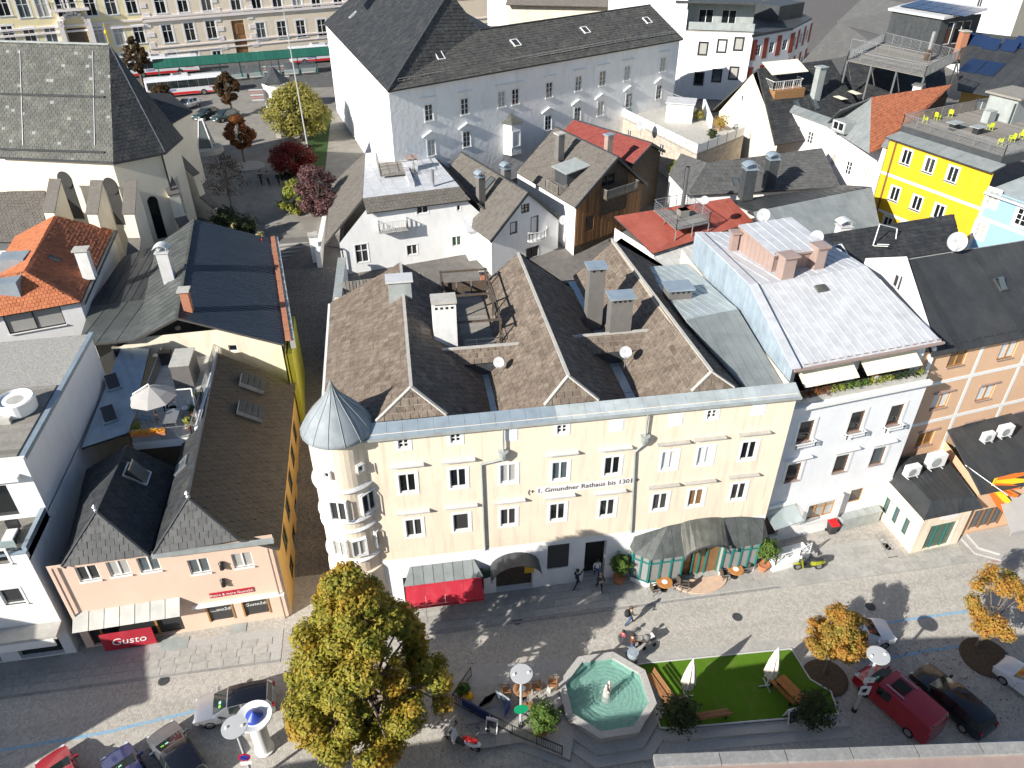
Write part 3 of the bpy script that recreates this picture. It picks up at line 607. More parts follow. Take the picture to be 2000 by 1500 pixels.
# parapet band of sheet metal along the top of the front
mb = MB(); 
for i in range(30):
    u0 = -.1+26.9*i/30; u1 = u0+26.9/30-.012
    a = [WA+Wd*u0+Wn*.22+Vector((0, 0, 14.62)), WA+Wd*u1+Wn*.22+Vector((0, 0, 14.62)), WA+Wd*u1-Wn*.75+Vector((0, 0, 15.02)), WA+Wd*u0-Wn*.75+Vector((0, 0, 15.02))]
    MB().slab(a, Vector((0, -.42, .9)).normalized(), .1).build('parapet_sheet', 'metal_blue' if i < 13 else 'panel_zinc', th)
mb.bar(WA+Wd*-.1+Wn*.28+Vector((0, 0, 14.55)), WA+Wd*26.8+Wn*.28+Vector((0, 0, 14.55)), .14); mb.build('front_gutter', 'metal_grey', th)
wall(th, (-5.3, 55.2), (-5.3, 36.4), 0, 12.75, 'plaster_yellow'); wall(th, (23.45, YF), (23.45, 56), 0, 14.7, 'plaster_yellow'); wall(th, (23.4, 56), (-5.3, 56), 0, 12.6, 'plaster_yellow')
mb = MB(); mb.prism([(-5.2, 35.9), (23.4, 35.9), (23.4, 55.9), (-5.2, 55.9)], 11.5, 12.4); mb.build('attic_floor', 'roofbase', th)
# roofs
ZV = 12.9
def V3(px, py, z): return G(px, py, z)
a1, b1 = V3(803, 757, 16.4), V3(783, 515, 16.4); a2, b2 = V3(1110, 735, 16.4), V3(1012, 495, 16.4); a3, b3 = V3(1400, 735, 16.05), V3(1195, 468, 16.05)
a1.y = max(a1.y, 36.6); a2.y = max(a2.y, 36.5); a3.y = 36.2; a3.x = 18.15
b1.x = a1.x+.1
YH, ZH = 35.8, 15.02
vx = [-5.45, 4.9, 13.75, 22.6]; yb1, yb2, yb3 = 53.0, 54.6, 55.6
def hip_roof(a, b, xl, xr, key='town_tiles', zl=ZV, zr=ZV):
    sl = (a.z-zl)/(a.x-xl); sr_ = (a.z-zr)/(xr-a.x)
    xl_h = xl+(ZH-zl)/sl; xr_h = xr-(ZH-zr)/sr_
    # front hip triangle
    slope(th, [(xl_h, YH, ZH), (xr_h, YH, ZH), a], mat='tile_brown', base='joint_tan', gap=.024, row=.93, key=key, tw=.5, th=.4, name='roof_slope')
    return xl_h, xr_h, sl, sr_
for (a, b, xl, xr) in ((a1, b1, vx[0], vx[1]), (a2, b2, vx[1]+.45, vx[2]), (a3, b3, vx[2]+.5, vx[3])):
    xl_h, xr_h, sl, sr_ = hip_roof(a, b, xl, xr)
    # left (sunny) plane: eave runs from back to front so the outside is on the left
    slope(th, [(xl, b.y+1.2 if a is a1 else b.y, ZV), (xl, YH-.05, ZV), (xl_h, YH-.05, ZH), a, b], mat='tile_brown', base='joint_tan', gap=.024, row=.93, key='town_tiles', tw=.5, th=.4, lab='sunny brown tiled roof slope')
    slope(th, [(xr, YH-.05, ZV), (xr, b.y, ZV), b, a, (xr_h, YH-.05, ZH)], mat='tile_brown', base='joint_tan', gap=.024, row=.93, key='town_tiles', tw=.5, th=.4, lab='shaded brown tiled roof slope')
    mb = MB(); mb.bar(a+Vector((0, 0, .06)), b+Vector((0, 0, .06)), .2, .1); mb.bar(a+Vector((0, 0, .06)), (xl_h, YH, ZH+.06), .18, .1); mb.bar(a+Vector((0, 0, .06)), (xr_h, YH, ZH+.06), .18, .1); mb.build('ridge_cap', 'concrete', th)
    wb = MB(); wb.poly([(xl, b.y+.2, ZV), (a.x, b.y+.2, a.z), (xr, b.y+.2, ZV)][::-1]); wb.poly([(xl, b.y+.2, ZV), (a.x, b.y+.2, a.z), (xr, b.y+.2, ZV)]); wb.build('back_gable', 'plaster_cream', th)
for x0, x1 in ((vx[1]-.1, vx[1]+.6), (vx[2]-.1, vx[2]+.65)):
    for k in range(6): MB().box(((x0+x1)/2, 36.0+3.2*k+1.58, ZV-.03), (x1-x0, 3.15, .1)).build('valley_gutter', 'metal_blue', th)
# lane side gutter and eave wall
mb = MB(); mb.bar((-5.62, 36.6, 12.78), (-5.62, 54.6, 12.78), .16, .14); mb.build('side_gutter', 'white', th)
mb = MB(); mb.box((-5.2, 45.6, 12.84), (.5, 18.2, .08)); mb.build('eave_sheet', 'metal_blue', th)
# cross saddles between the roofs, each a small tiled plane facing the street, with dark sheet below
def saddle(px0, py0, px1, py1, px2, py2, px3, py3, zt, zb, nm):
    A, B, C, D = V3(px0, py0, zt), V3(px1, py1, zt), V3(px2, py2, zb), V3(px3, py3, zb)
    yt = (A.y+B.y)/2; yb = (C.y+D.y)/2
    slope(th, [(D.x, yb, zb), (C.x, yb, zb), (B.x, yt, zt), (A.x, yt, zt)], mat='tile_brown', base='joint_tan', gap=.024, row=.93, key='town_tiles', tw=.5, th=.4, name='saddle_roof')
    MB().bar((A.x, yt, zt+.05), (B.x, yt, zt+.05), .2, .12).build('ridge_cap', 'concrete', th)
    mb = MB(); mb.poly([(D.x, yb+.1, zb-.05), (D.x, yb+.1, 12.6), (C.x, yb+.1, 12.6), (C.x, yb+.1, zb-.05)]); mb.build('saddle_front', 'metal_dark', th)
    mb = MB(); mb.poly([(A.x, yt, zt), (B.x, yt, zt), (B.x-.6, yt+2.2, 12.9), (A.x+.6, yt+2.2, 12.9)]); mb.build('saddle_back', 'roofbase', th)
    for P, Q in (((A.x, yt, zt+.03), (D.x, yb, zb+.03)), ((B.x, yt, zt+.03), (C.x, yb, zb+.03))): MB().bar(P, Q, .25, .06).build('flashing', 'metal_blue', th)
saddle(850, 683, 1030, 673, 1008, 700, 888, 718, 14.75, 13.9, 's1'); saddle(1112, 660, 1288, 643, 1265, 682, 1140, 693, 14.75, 13.9, 's2')
finish_tiles('town_tiles', 300)
# chimneys
def chim_px(px, py, zt, w, d, z0, **k):
    P = G(px, py, zt); return chimney(th, (P.x, P.y), w, d, z0, zt, **k)
chim_px(866, 590, 17.6, 1.55, 1.1, 13, mat='chimney_white', capm='concrete', cap='stone', vents=4, lab='tall white plastered chimney with stone slab')
chim_px(779, 545, 17.5, 1.6, 1.0, 13.5, mat='metal_grey', capm='metal_pale', cap='flat', lab='metal clad chimney straddling the ridge')
chim_px(1165, 520, 17.9, 1.15, .95, 12.8, vents=2, lab='slim grey clad chimney'); chim_px(1213, 578, 17.4, 1.5, 1.0, 12.8, vents=4, lab='broad grey clad chimney'); chim_px(1325, 560, 15.9, 1.75, 1.25, 12.5, vents=4, lab='low wide grey clad chimney')
# drain pipes with hoppers
for px0, py0, px1, py1, pxt in ((982, 880, 940, 905, 947), (1258, 850, 1240, 880, 1232)):
    u, z = onwall(px0, py0, FA, FB); mb = MB(); p = WA+Wd*u+Wn*.2
    mb.lathe([(.12, z-.6), (.3, z-.1), (.32, z+.12)], (p.x, p.y, 0), 10); mb.path([p+Vector((0, 0, z+.1)), p+Vector((0, 0, 14.5))], .07)
    u2, z2 = onwall(px1, py1, FA, FB); u3, z3 = onwall(pxt, 1055 if px0 < 1000 else 1040, FA, FB)
    mb.path([p+Vector((0, 0, z-.5)), WA+Wd*u2+Wn*.1+Vector((0, 0, z2)), WA+Wd*u3+Wn*.1+Vector((0, 0, 4.4))], .075); mb.build('drain_pipe', 'metal_grey', th)
# lettering on its white band
TEXTS = []
def text(root, s, P, rz, size, mat, name='lettering', tilt=R(90), ext=.006, align='CENTER', shear=0):
    cu = bpy.data.curves.new(name, 'FONT'); cu.body = s; cu.size = size; cu.align_x = align; cu.align_y = 'CENTER'; cu.extrude = ext; cu.shear = shear; cu.resolution_u = 3
    TEXTS.append(1); cu.materials.append(M[mat]); o = bpy.data.objects.new(name, cu); col.objects.link(o); Pw = Vector(P)
    if root is not None: o.parent = root; Pw = Pw-wloc(root)
    o.location = Pw; o.rotation_euler = (tilt, 0, rz); return o
for px_, py_, w_, h_, m_, lb_ in ((1032, 1103, .62, .75, 'banner_y', 'yellow sign board beside the passage'), (945, 1113, .55, .4, 'green_dark', 'round dark green shop sign')):
    u, z = onwall(px_, py_, FA, FB)
    if m_ == 'banner_y': plain(m_, (.75, .42, .02), .6); o_ = MB().box(WA+Wd*u+Wn*.35+Vector((0, 0, z)), (w_, .06, h_)).build('sign_board', m_, th)
    else: plain(m_, (.015, .07, .045), .5); o_ = MB().slab([WA+Wd*(u+w_*math.cos(t_))+Wn*.4+Vector((0, 0, z+h_*math.sin(t_))) for t_ in np.linspace(0, 2*math.pi, 21)[:-1]], (0, -1, 0), .05).build('oval_sign', m_, th)
    o_['label'] = lb_
u, z = onwall(1141, 949, FA, FB); mb = MB(); mb.obox(WA+Wd*(u-3.05)+Vector((0, 0, z-.3)), Wd*6.1, Wn*.012, (0, 0, .6)); mb.build('lettering_band', 'plaster_pink', th)
text(th, '\u2042 1. Gmundner Rathaus bis 1301 +'.replace('\u2042', '(+'), WA+Wd*u+Wn*.02+Vector((0, 0, z)), 0, .5, 'letter_grey', ext=.012)
# roof deck sunk between the first two roofs
dk0, dk1, dk2, dk3 = V3(878, 535, 13.6), V3(935, 535, 13.6), V3(965, 625, 13.6), V3(895, 632, 13.6)
xa, xb, ya, yb = 3.0, 6.6, 44.5, 53.0
for i in range(22): MB().box(((xa+xb)/2, ya+(i+.5)*(yb-ya)/22, 13.62), (xb-xa, (yb-ya)/22-.02, .05)).build('deck_board', 'plank_grey', th)
railing(th, [(xa, yb, 13.65), (xa, ya, 13.65), (xb, ya, 13.65), (xb, yb, 13.65)], 1.0, mat='steel_dark', bal=False, mid=(.35, .68))
mb = MB()
for i in range(3): mb.box((xa+.7+1.15*i, yb+.05, 14.2), (1.05, .05, 1.0))
mb.build('screen_panel', 'timber_dark', th); mb = MB()
for x_ in (xa+.1, xb-.1):
    for y_ in (ya+.4, ya+4.2, yb-.4): mb.bar((x_, y_, 13.6), (x_, y_, 15.7), .12)
    mb.bar((x_, ya, 15.75), (x_, yb, 15.75), .14)
for y_ in (ya+.4, ya+4.2, yb-.4): mb.bar((xa, y_, 15.85), (xb, y_, 15.85), .12)
mb.build('deck_pergola', 'timber_dark', th); chimney(th, (xb-.15, yb+.5), .45, .45, 12.8, 15.2, mat='brick', capm='concrete', cap='flat')
# ================================================================== peach shop house left of the lane
sh = thing('shop_house', 'peach plastered shop house with twin hipped grey slate roofs and a roof terrace', 'building', (-15.5, 35, 0))
SA, SB = (-21.95, 34.75), (-9.15, 35.3)
wo, A, d, n, rz = wall(sh, SA, SB, -.4, 7.6, 'plaster_peach', [(172, 1120), (232, 1110), (291, 1102), (389, 1106), (474, 1094)], dw=1.2, dh=1.25, silm='white', holes=[(7.7, 9.35, .6, 2.1), (9.9, 11.6, .6, 2.1), (.5, 6.1, .1, 2.3)])
for h in ((7.7, 9.35, .6, 2.1), (9.9, 11.6, .6, 2.1)):
    w_ = backdrop(sh, A, d, n, h, 'pane_dim', 'shop_window', .08); mb = MB()
    for u in (h[0], h[1]-.1): mb.obox(A+d*u+Vector((0, 0, h[2]))-n*.1, d*.1, n*.14, (0, 0, h[3]-h[2]))
    mb.build('window_post', 'frame_wood', w_)
    text(w_, 'Gusto2di', A+d*(h[0]+h[1])/2-n*.06+Vector((0, 0, 1.55)), rz, .36, 'white', shear=.2)
backdrop(sh, A, d, n, (.5, 6.1, .1, 2.3), 'frame_dark', 'shop_entrance', .19)
mb = MB(); mb.obox(A+d*1.3+n*.5+Vector((0, 0, .1)), d*3.1, n*.1, (0, 0, 1.5)); o = mb.build('shop_sign', 'awning_red', sh); o['label'] = 'red board reading Gusto'
text(o, 'Gusto', A+d*2.85+n*.62+Vector((0, 0, .8)), rz, .85, 'white', shear=.25)
mb = MB(); mb.obox(A+d*4.45-n*.15+Vector((0, 0, .2)), d*.12, n*.12, (0, 0, 1.9)); mb.obox(A+d*1.15-n*.15+Vector((0, 0, .2)), d*.12, n*.12, (0, 0, 1.9)); mb.build('door_frame', 'frame_wood', sh)
mb = MB(); mb.obox(A+d*7.0+Vector((0, 0, 2.3)), d*5.7, n*.3, (0, 0, .12)); mb.build('ledge', 'white', sh)
u, z = onwall(453, 1157, SA, SB); mb = MB(); mb.obox(A+d*(u-1.35)+Vector((0, 0, z-.2)), d*2.7, n*.05, (0, 0, .42)); o = mb.build('name_sign', 'awning_red', sh); text(o, 'Bistro & more Gusto2di', A+d*u+n*.06+Vector((0, 0, z)), rz, .27, 'white')
for px, py in ((433, 1103), (436, 1136)):
    u, z = onwall(px, py, SA, SB); mb = MB(); mb.lathe([(.02, -.3), (.16, -.25), (.13, .1), (.17, .25), (.05, .38), (0, .42)], (A+d*u+n*.12+Vector((0, 0, z))), 8); mb.build('relief_ornament', 'iron', sh)
# canopy of pale sheet panels
ca = [A+d*.2+n*1.0+Vector((0, 0, 2.7)), A+d*6.45+n*1.0+Vector((0, 0, 2.7)), A+d*6.45+Vector((0, 0, 3.35)), A+d*.2+Vector((0, 0, 3.35))]
slope(sh, ca, 'seam', 'panel_light', 'metal_grey', seam=.9, name='canopy', thick=.06)
for y in (35.3,): wall(sh, SB, (-9.35, 53), -.4, 6.6, 'plaster_ochre', [('uv', 3.2+2.9*i, 3.9, 1.5, 1.9, 'one', 'pane_green') for i in range(6)]+[('uv', 3.2+2.9*i, 1.2, 1.5, 1.6, 'one', 'pane_dim') for i in range(5)], fm='frame_dark')
mb = MB(); mb.path([Vector((-9.55, 35.1, 0)), Vector((-9.55, 35.1, 6.6))], .06); mb.build('drain_pipe', 'metal_rose', sh); mb = MB(); mb.path([Vector((-21.6, 34.6, 3.2)), Vector((-21.6, 34.6, 7.5))], .06); mb.build('drain_pipe', 'metal_rose', sh)
rR, rRb = Vector((-13.75, 36.7, 9.95)), Vector((-14.45, 53.2, 9.95)); lR, lRb = Vector((-18.85, 36.3, 10.0)), Vector((-18.6, 42.5, 10.0))
EY, EZ = 34.55, 7.72
slope(sh, [(-20.95, EY-.1, EZ), (-16.15, EY+.05, EZ), lR], mat='tile_grey', key='shop_a', tw=.5, th=.42, pname='slate', lab='grey slate hip over the left wing')
slope(sh, [(-15.9, EY+.05, EZ), (-11.0, EY+.2, EZ+.25), rR], mat='tile_grey', key='shop_a', tw=.5, th=.42, pname='slate', lab='grey slate hip over the right wing')
slope(sh, [(-16.1, EY, EZ), (-16.1, 42.5, EZ), lRb, lR], mat='tile_black', key='shop_b', tw=.5, th=.42, pname='slate')
s_lw = [(-16.1, EY, EZ), (-16.1, 42.5, EZ), lRb, lR]; sky_on(sh, s_lw, 266, 928, w=1.3, h=1.6, openby=.5, fm='steel', glass='pane_refl')
slope(sh, [(-22.1, 43.5, EZ-.2), (-20.95, EY, EZ-.2), lR, lRb], mat='tile_black', key='shop_b', tw=.5, th=.42, pname='slate')
s_rl = [(-15.85, 45, 8.3), (-15.75, EY+.05, EZ+.1), rR, (-14.1, 45, 9.95)]
slope(sh, s_rl, mat='tile_black', key='shop_b', tw=.5, th=.42, pname='slate'); sky_on(sh, s_rl, 357, 910, w=1.0, h=1.3, fm='steel')
s_rr = [(-8.8, 34.95, 6.62), (-9.05, 53.2, 6.62), rRb, rR, (-11.0, EY+.2, EZ+.25)]
slope(sh, s_rr, mat='tile_olive', key='shop_c', tw=.5, th=.42, pname='slate', lab='large brown slate slope above the lane')
for px, py in ((492, 755), (488, 810)):
    P = onplane(s_rr, px, py); p_, e_, s_, n_ = frame3(s_rr); mb = MB(); mb.obox(P-e_*.7-s_*.9, e_*1.4, s_*1.9, n_*.5); o = mb.build('dormer_box', 'metal_dark', sh)
    mb = MB()
    for i in range(4): mb.obox(P-e_*.75-s_*.85+n_*.51+s_*(.45*i), e_*1.5, s_*.4, n_*.03)
    mb.build('cover_sheet', 'metal_dark', o)
for a_, b_ in ((rR, rRb), (rR, Vector((-15.9, EY+.05, EZ))), (rR, Vector((-11, EY+.2, EZ+.25))), (lR, lRb), (lR, Vector((-20.95, EY-.1, EZ))), (lR, Vector((-16.15, EY, EZ)))): MB().bar(a_+Vector((0, 0, .06)), b_+Vector((0, 0, .06)), .12, .08).build('ridge_cap', 'metal_dark', sh)
for p in (rR, lR): MB().lathe([(.1, 0), (.12, .2), (.05, .3), (.14, .45), (0, .62)], p, 8).build('finial', 'steel', sh)
MB().box((-16.02, 39.5, 7.4), (.5, 9.6, .2)).build('valley_gutter', 'metal_dark', sh); mb = MB(); mb.bar((-16.0, 34.6, 7.6), (-9.0, 34.8, 7.55), .2, .3); mb.build('front_gutter', 'metal_grey', sh)
finish_tiles('shop_a', 130); finish_tiles('shop_b', 0); finish_tiles('shop_c', 150)
# rear roof of blue grey sheet with two roof lights
rb = [(-22.2, 44.2, 8.9), (-19.4, 45.4, 8.9), (-20.0, 55.6, 9.7), (-22.2, 55.6, 9.7)]
slope(sh, rb, 'seam', 'panel_bluegrey', seam=.75, name='rear_roof')
for px, py in ((222, 752), (215, 815)): sky_on(sh, rb, px, py, w=1.0, h=1.5, fm='metal_blue', glass='pane_dim', openby=.45)
# roof terrace
TZ = 8.85; tx0, tx1, ty0, ty1 = -19.0, -15.0, 44.3, 55.2
MB().box(((tx0+tx1)/2, (ty0+ty1)/2, TZ-.35), (tx1-tx0, ty1-ty0, .6)).build('terrace_base', 'plaster_white', sh)
for i in range(26): MB().box(((tx0+tx1)/2, ty0+(i+.5)*(ty1-ty0)/26, TZ-.02), (tx1-tx0, (ty1-ty0)/26-.02, .05)).build('deck_board', 'panel_light', sh)
railing(sh, [(tx0, ty1, TZ), (tx0, ty0, TZ), (tx1, ty0, TZ), (tx1, ty1, TZ)], 1.0, mat='steel'); 
mb = MB(); mb.box((tx1+.35, 49.5, TZ+.3), (.25, 10.5, .9)); mb.build('parapet', 'white', sh)
mb = MB(); mb.path([Vector((tx0+.1, 47, TZ)), Vector((tx0+.1, 47, TZ+2.2)), Vector((tx1-.1, 47, TZ+2.2)), Vector((tx1-.1, 46.4, TZ+.1))], .05); mb.build('awning_frame', 'white', sh)
# things on the terrace
P = G(362, 725, TZ+1.2); mb = MB(); mb.box((-16.6, 51.6, TZ+1.0), (1.35, 2.4, 2.0)); o = mb.build('storage_cabinet', 'chimney_grey'); tag(o, 'tall dark grey storage cabinet on the shop house roof terrace', 'cabinet')
MB().box((-16.6, 51.6, TZ+2.04), (1.45, 2.5, .08)).build('lid', 'concrete', o)
t = thing('garden_parasol', 'open grey garden parasol on a crooked pole over the roof terrace', 'parasol', (-19.0, 47.2, TZ))
PC = G(292, 757, TZ+3.0); prof = [(1.6, 0), (1.0, .4), (.42, .68), (0, .85)]
mb = MB(); mb.lathe([(r, z_) for r, z_ in prof], (PC.x, PC.y, TZ+2.2), 8); mb.build('canopy', 'awning_grey', t); mb = MB(); mb.path([Vector((-19, 47.2, TZ)), Vector((PC.x-1.2, PC.y, TZ+2.6)), Vector((PC.x, PC.y, TZ+3.3)), Vector((PC.x, PC.y, TZ+2.9))], .04); mb.build('pole', 'white', t)
t = thing('barbecue_grill', 'black gas barbecue grill with side shelves at the back of the roof terrace', 'grill', (-18.6, 54.2, TZ))
mb = MB(); mb.box((-18.6, 54.2, TZ+.95), (.9, .6, .35)); mb.build('hood', 'frame_dark', t); mb = MB(); mb.box((-18.6, 54.2, TZ+.4), (.9, .55, .75)); mb.build('cabinet', 'metal_dark', t); mb = MB(); mb.box((-19.3, 54.2, TZ+.8), (.45, .5, .05)); mb.box((-17.9, 54.2, TZ+.8), (.45, .5, .05)); mb.build('side_shelf', 'steel', t)
def dining(px, py, z, label, w=.9, l=1.7, top='steel', cat='table'):
    P = G(px, py, z+.75); t = thing('terrace_table', label, cat, (P.x, P.y, z)); mb = MB(); mb.box((P.x, P.y, z+.74), (w, l, .05)); mb.build('table_top', top, t)
    for sx in (-1, 1):
        for sy in (-1, 1): MB().bar((P.x+sx*w*.42, P.y+sy*l*.44, z), (P.x+sx*w*.42, P.y+sy*l*.44, z+.72), .05).build('leg', 'steel', t)
    return t
dining(335, 812, TZ, 'shiny metal topped dining table on the shop house roof terrace')
def chair(P, rz, label, group, seatm='frame_dark', legm='steel', name='chair', arms=False):
    t = thing(name, label, 'chair', P, group, rz)
    def part(nm, m, *boxes):
        mb = MB()
        for c, s in boxes: mb.box(c, s)
        me = mb.mesh(nm, m); o = bpy.data.objects.new(nm, me); col.objects.link(o); o.parent = t
    part('seat', seatm, ((0, 0, .45), (.5, .5, .06))); part('backrest', seatm, ((0, .26, .72), (.5, .05, .48)))
    for sx in (-1, 1):
        for sy in (-1, 1): part('leg', legm, ((sx*.22, sy*.22, .22), (.04, .04, .44)))
    if arms:
        for sx in (-1, 1): part('armrest', legm, ((sx*.27, 0, .66), (.05, .5, .04)), ((sx*.27, -.22, .55), (.04, .04, .22)))
    return t
chair(G(286, 826, TZ), R(70), 'blue deck chair beside the striped flower railing on the roof terrace', None, seatm='paint_blue'); chair(G(366, 806, TZ), R(-80), 'white garden chair right of the terrace dining table', None, seatm='white')
t = thing('flower_box', 'long flower box of orange marigolds hanging on the terrace railing', 'flower box', (-17.6, 44.15, TZ+.6))
mb = MB(); mb.box((-17.7, 44.1, TZ+.75), (2.2, .25, .25)); mb.build('trough', 'terracotta', t)
def leafball(c, rad, nleaf, size, mat, name, parent, squash=1.0, seedv=None, shell=.45):
    rg = np.random.default_rng(seedv if seedv is not None else abs(hash((round(c[0], 2), round(c[1], 2), nleaf))) % 2**31)
    dirs = rg.normal(size=(nleaf, 3)); dirs /= np.linalg.norm(dirs, axis=1)[:, None]
    ph = rg.uniform(0, 6, 4); r = rad*(shell+(1-shell)*rg.random(nleaf)**.5)*(.8+.2*np.sin(3.1*dirs[:, 0]*2+ph[0])*np.sin(2.7*dirs[:, 1]*2+ph[1])+.16*np.sin(9*dirs[:, 2]+ph[2]+5*dirs[:, 0])+.12*(rg.random(nleaf) > .95)); C = np.array(c)+dirs*r[:, None]*np.array((1, 1, squash))
    return leafcloud(C, dirs, size, mat, name, parent, rg)
def leafcloud(C, dirs, size, mat, name, parent, rg, ratio=.55, origin=None):
    n_ = len(C); t1 = rg.normal(size=(n_, 3)); nn = dirs*.95+rg.normal(size=(n_, 3))*.42+np.array((0, 0, .4)); nn /= np.linalg.norm(nn, axis=1)[:, None]
    t1 -= nn*(t1*nn).sum(1)[:, None]; t1 /= np.linalg.norm(t1, axis=1)[:, None]; t2 = np.cross(nn, t1); s = size*(.7+.6*rg.random(n_))[:, None]
    V = np.stack([C-t1*s, C-t2*s*ratio, C+t1*s, C+t2*s*ratio], 1).reshape(-1, 3)
    org = np.array(wloc(parent)) if parent is not None else np.array(origin if origin is not None else (0, 0, 0)); V = V-org
    me = bpy.data.meshes.new(name); me.vertices.add(4*n_); me.vertices.foreach_set('co', V.astype(np.float32).ravel()); me.loops.add(4*n_); me.loops.foreach_set('vertex_index', np.arange(4*n_, dtype=np.int32))
    me.polygons.add(n_); me.polygons.foreach_set('loop_start', np.arange(0, 4*n_, 4, dtype=np.int32)); me.polygons.foreach_set('loop_total', np.full(n_, 4, dtype=np.int32)); me.update(calc_edges=True); me.materials.append(M[mat])
    o = bpy.data.objects.new(name, me); col.objects.link(o)
    if parent is not None: o.parent = parent
    else: o.location = org
    return o
for k_, (x_, y_) in enumerate(((-15.3, 45.2), (-15.3, 46.6), (-15.2, 48.4), (-18.7, 45.0))):
    tt = thing('terrace_plant', ['leafy pot plant in the right front corner of the shop terrace', 'second pot plant from the front on the shop terrace', 'tall pot plant by the white terrace parapet', 'pot plant in the left front corner of the shop terrace'][k_], 'pot plant', (x_, y_, TZ), 'terrace pot plants'); MB().lathe([(.16, 0), (.24, .35), (.2, .35), (0, .3)], (x_, y_, TZ), 10).build('pot', 'terracotta', tt); leafball((x_, y_, TZ+.75), .42, 220, .08, ('leaf_lime', 'leaf_dark', 'leaf_box', 'leaf_lime')[k_], 'foliage', tt, 1.1, k_)
rg0 = np.random.default_rng(3)
C = np.stack([rg0.uniform(-18.8, -16.6, 260), rg0.uniform(43.95, 44.25, 260), rg0.uniform(TZ+.85, TZ+1.15, 260)], 1); leafcloud(C, np.tile((0, 0, 1.), (260, 1)), .07, 'flower_orange', 'blossoms', t, rg0)
# ================================================================== white modern house on the far left
mh = thing('modern_house', 'white stepped modern house with plank roof deck and glass balcony left of the shop house', 'building', (-30, 35, 0))
MA, MBb = (-44, 34.25), (-22.45, 34.5); MX = -22.45
wo, A, d, n, rz = wall(mh, MA, MBb, 2.95, 9.0, 'plaster_white', [(38, 1083, 1.2, 1.0, 'one'), (-8, 1090, 1.2, 1.0, 'one'), (24, 1165, 1.15, 1.3, 'one', 'pane_dim'), (83, 1158, 1.15, 1.3, 'one', 'pane_curtain')], sur=.12, silm='white')
wall(mh, MA, MBb, -.4, 2.95, 'plaster_grey', holes=[(12.2, 17.2, .1, 2.0), (18.3, 20.9, .1, 2.1)], depth=.4)
for h in ((12.2, 17.2, .1, 2.0), (18.3, 20.9, .1, 2.1)): backdrop(mh, A, d, n, h, 'pane', 'shop_window', .3)
mb = MB(); mb.obox(A+d*8+Vector((0, 0, 2.85)), d*13.6, n*1.15, (0, 0, .28)); mb.build('shop_canopy', 'concrete', mh); mb = MB(); mb.obox(A+d*8+n*1.1+Vector((0, 0, 2.3)), d*13.4, n*.1, (0, 0, .62)); o = mb.build('fascia_sign', 'white', mh)
text(o, "Lill's", A+d*14.6+n*1.21+Vector((0, 0, 2.72)), rz, .36, 'metal_dark', shear=.3); text(o, 'Genussmanufaktur', A+d*14.7+n*1.21+Vector((0, 0, 2.46)), rz, .3, 'metal_dark', shear=.3)
wall(mh, MBb, (MX, 53), 0, 9.0, 'plaster_white'); wall(mh, (MX, 38.1), (MX, 52), 8.9, 13.05, 'plaster_grey', poly=[(0, 8.9), (13.9, 8.9), (13.9, 13.05), (0, 13.05)])
u0 = 38.1
wo, A2, d2, n2, rz2 = wall(mh, (-44, 37.8), (MX, 38.1), 8.6, 12.9, 'plaster_white', holes=[(15.6, 20.0, 8.7, 11.3)], depth=.35)
backdrop(mh, A2, d2, n2, (15.6, 20.0, 8.7, 11.3), 'pane', 'patio_door', .3)
mb = MB(); mb.obox(A2+d2*15.8-n2*.25+Vector((0, 0, 8.7)), d2*.9, n2*.08, (0, 0, 2.5)); mb.build('curtain', 'canvas', mh)
mb = MB(); mb.obox(A2+d2*13+Vector((0, 0, 11.75)), d2*8, n2*.4, (0, 0, .3)); mb.build('awning_box', 'white', mh)
plate(mh, [(-44, 34.3), (MX, 34.5), (MX, 38.1), (-44, 37.8)], 8.6, 'plank_grey', name='balcony_floor'); mb = MB(); mb.prism([(-44, 34.25), (MX, 34.5), (MX, 34.75), (-44, 34.5)], 9.0, 9.1); mb.prism([(MX-.25, 34.75), (MX, 34.75), (MX, 38), (MX-.25, 38)], 8.6, 9.35); mb.build('parapet_cap', 'metal_blue', mh)
mb = MB(); mb.box((-33, 34.9, 9.45), (20, .03, .75)); mb.build('glass_balustrade', 'glass', mh)
plate(mh, [(-44, 37.8), (MX, 38.1), (MX-.05, 52.6), (-44, 52)], 12.9, 'gravel', name='gravel_roof')
for i in range(18): MB().box((-33.5, 38.6+.42*i, 12.96), (21, .40, .06)).build('deck_board', 'plank_grey', mh)
mb = MB(); mb.obox((MX-.3, 38.1, 12.8), (.32, 0, 0), (0, 14.4, 0), (0, 0, .3)); mb.build('roof_edge', 'metal_blue', mh)
mb = MB(); mb.obox((-44, 37.75, 12.8), (21.6, .3, 0), (0, .25, 0), (0, 0, .35)); mb.build('roof_edge', 'white', mh)
P = G(32, 787, 13.6); t = thing('hot_tub', 'round white hot tub with grey cover on the plank roof deck', 'hot tub', (P.x, P.y, 13)); mb = MB(); mb.lathe([(.9, 0), (1.08, .1), (1.12, .95), (1.02, 1.0), (.98, .85)], (P.x, P.y, 13), 28); mb.build('shell', 'white', t, smooth=False); mb = MB(); mb.lathe([(0, .86), (.99, .84)], (P.x, P.y, 13), 28); mb.build('water_cover', 'concrete', t)
P = G(12, 820, 13.2); tag(MB().box((P.x, P.y, 13.2), (.6, .5, .4)).build('step_stool', 'concrete'), 'small pale step stool beside the hot tub', 'stool')
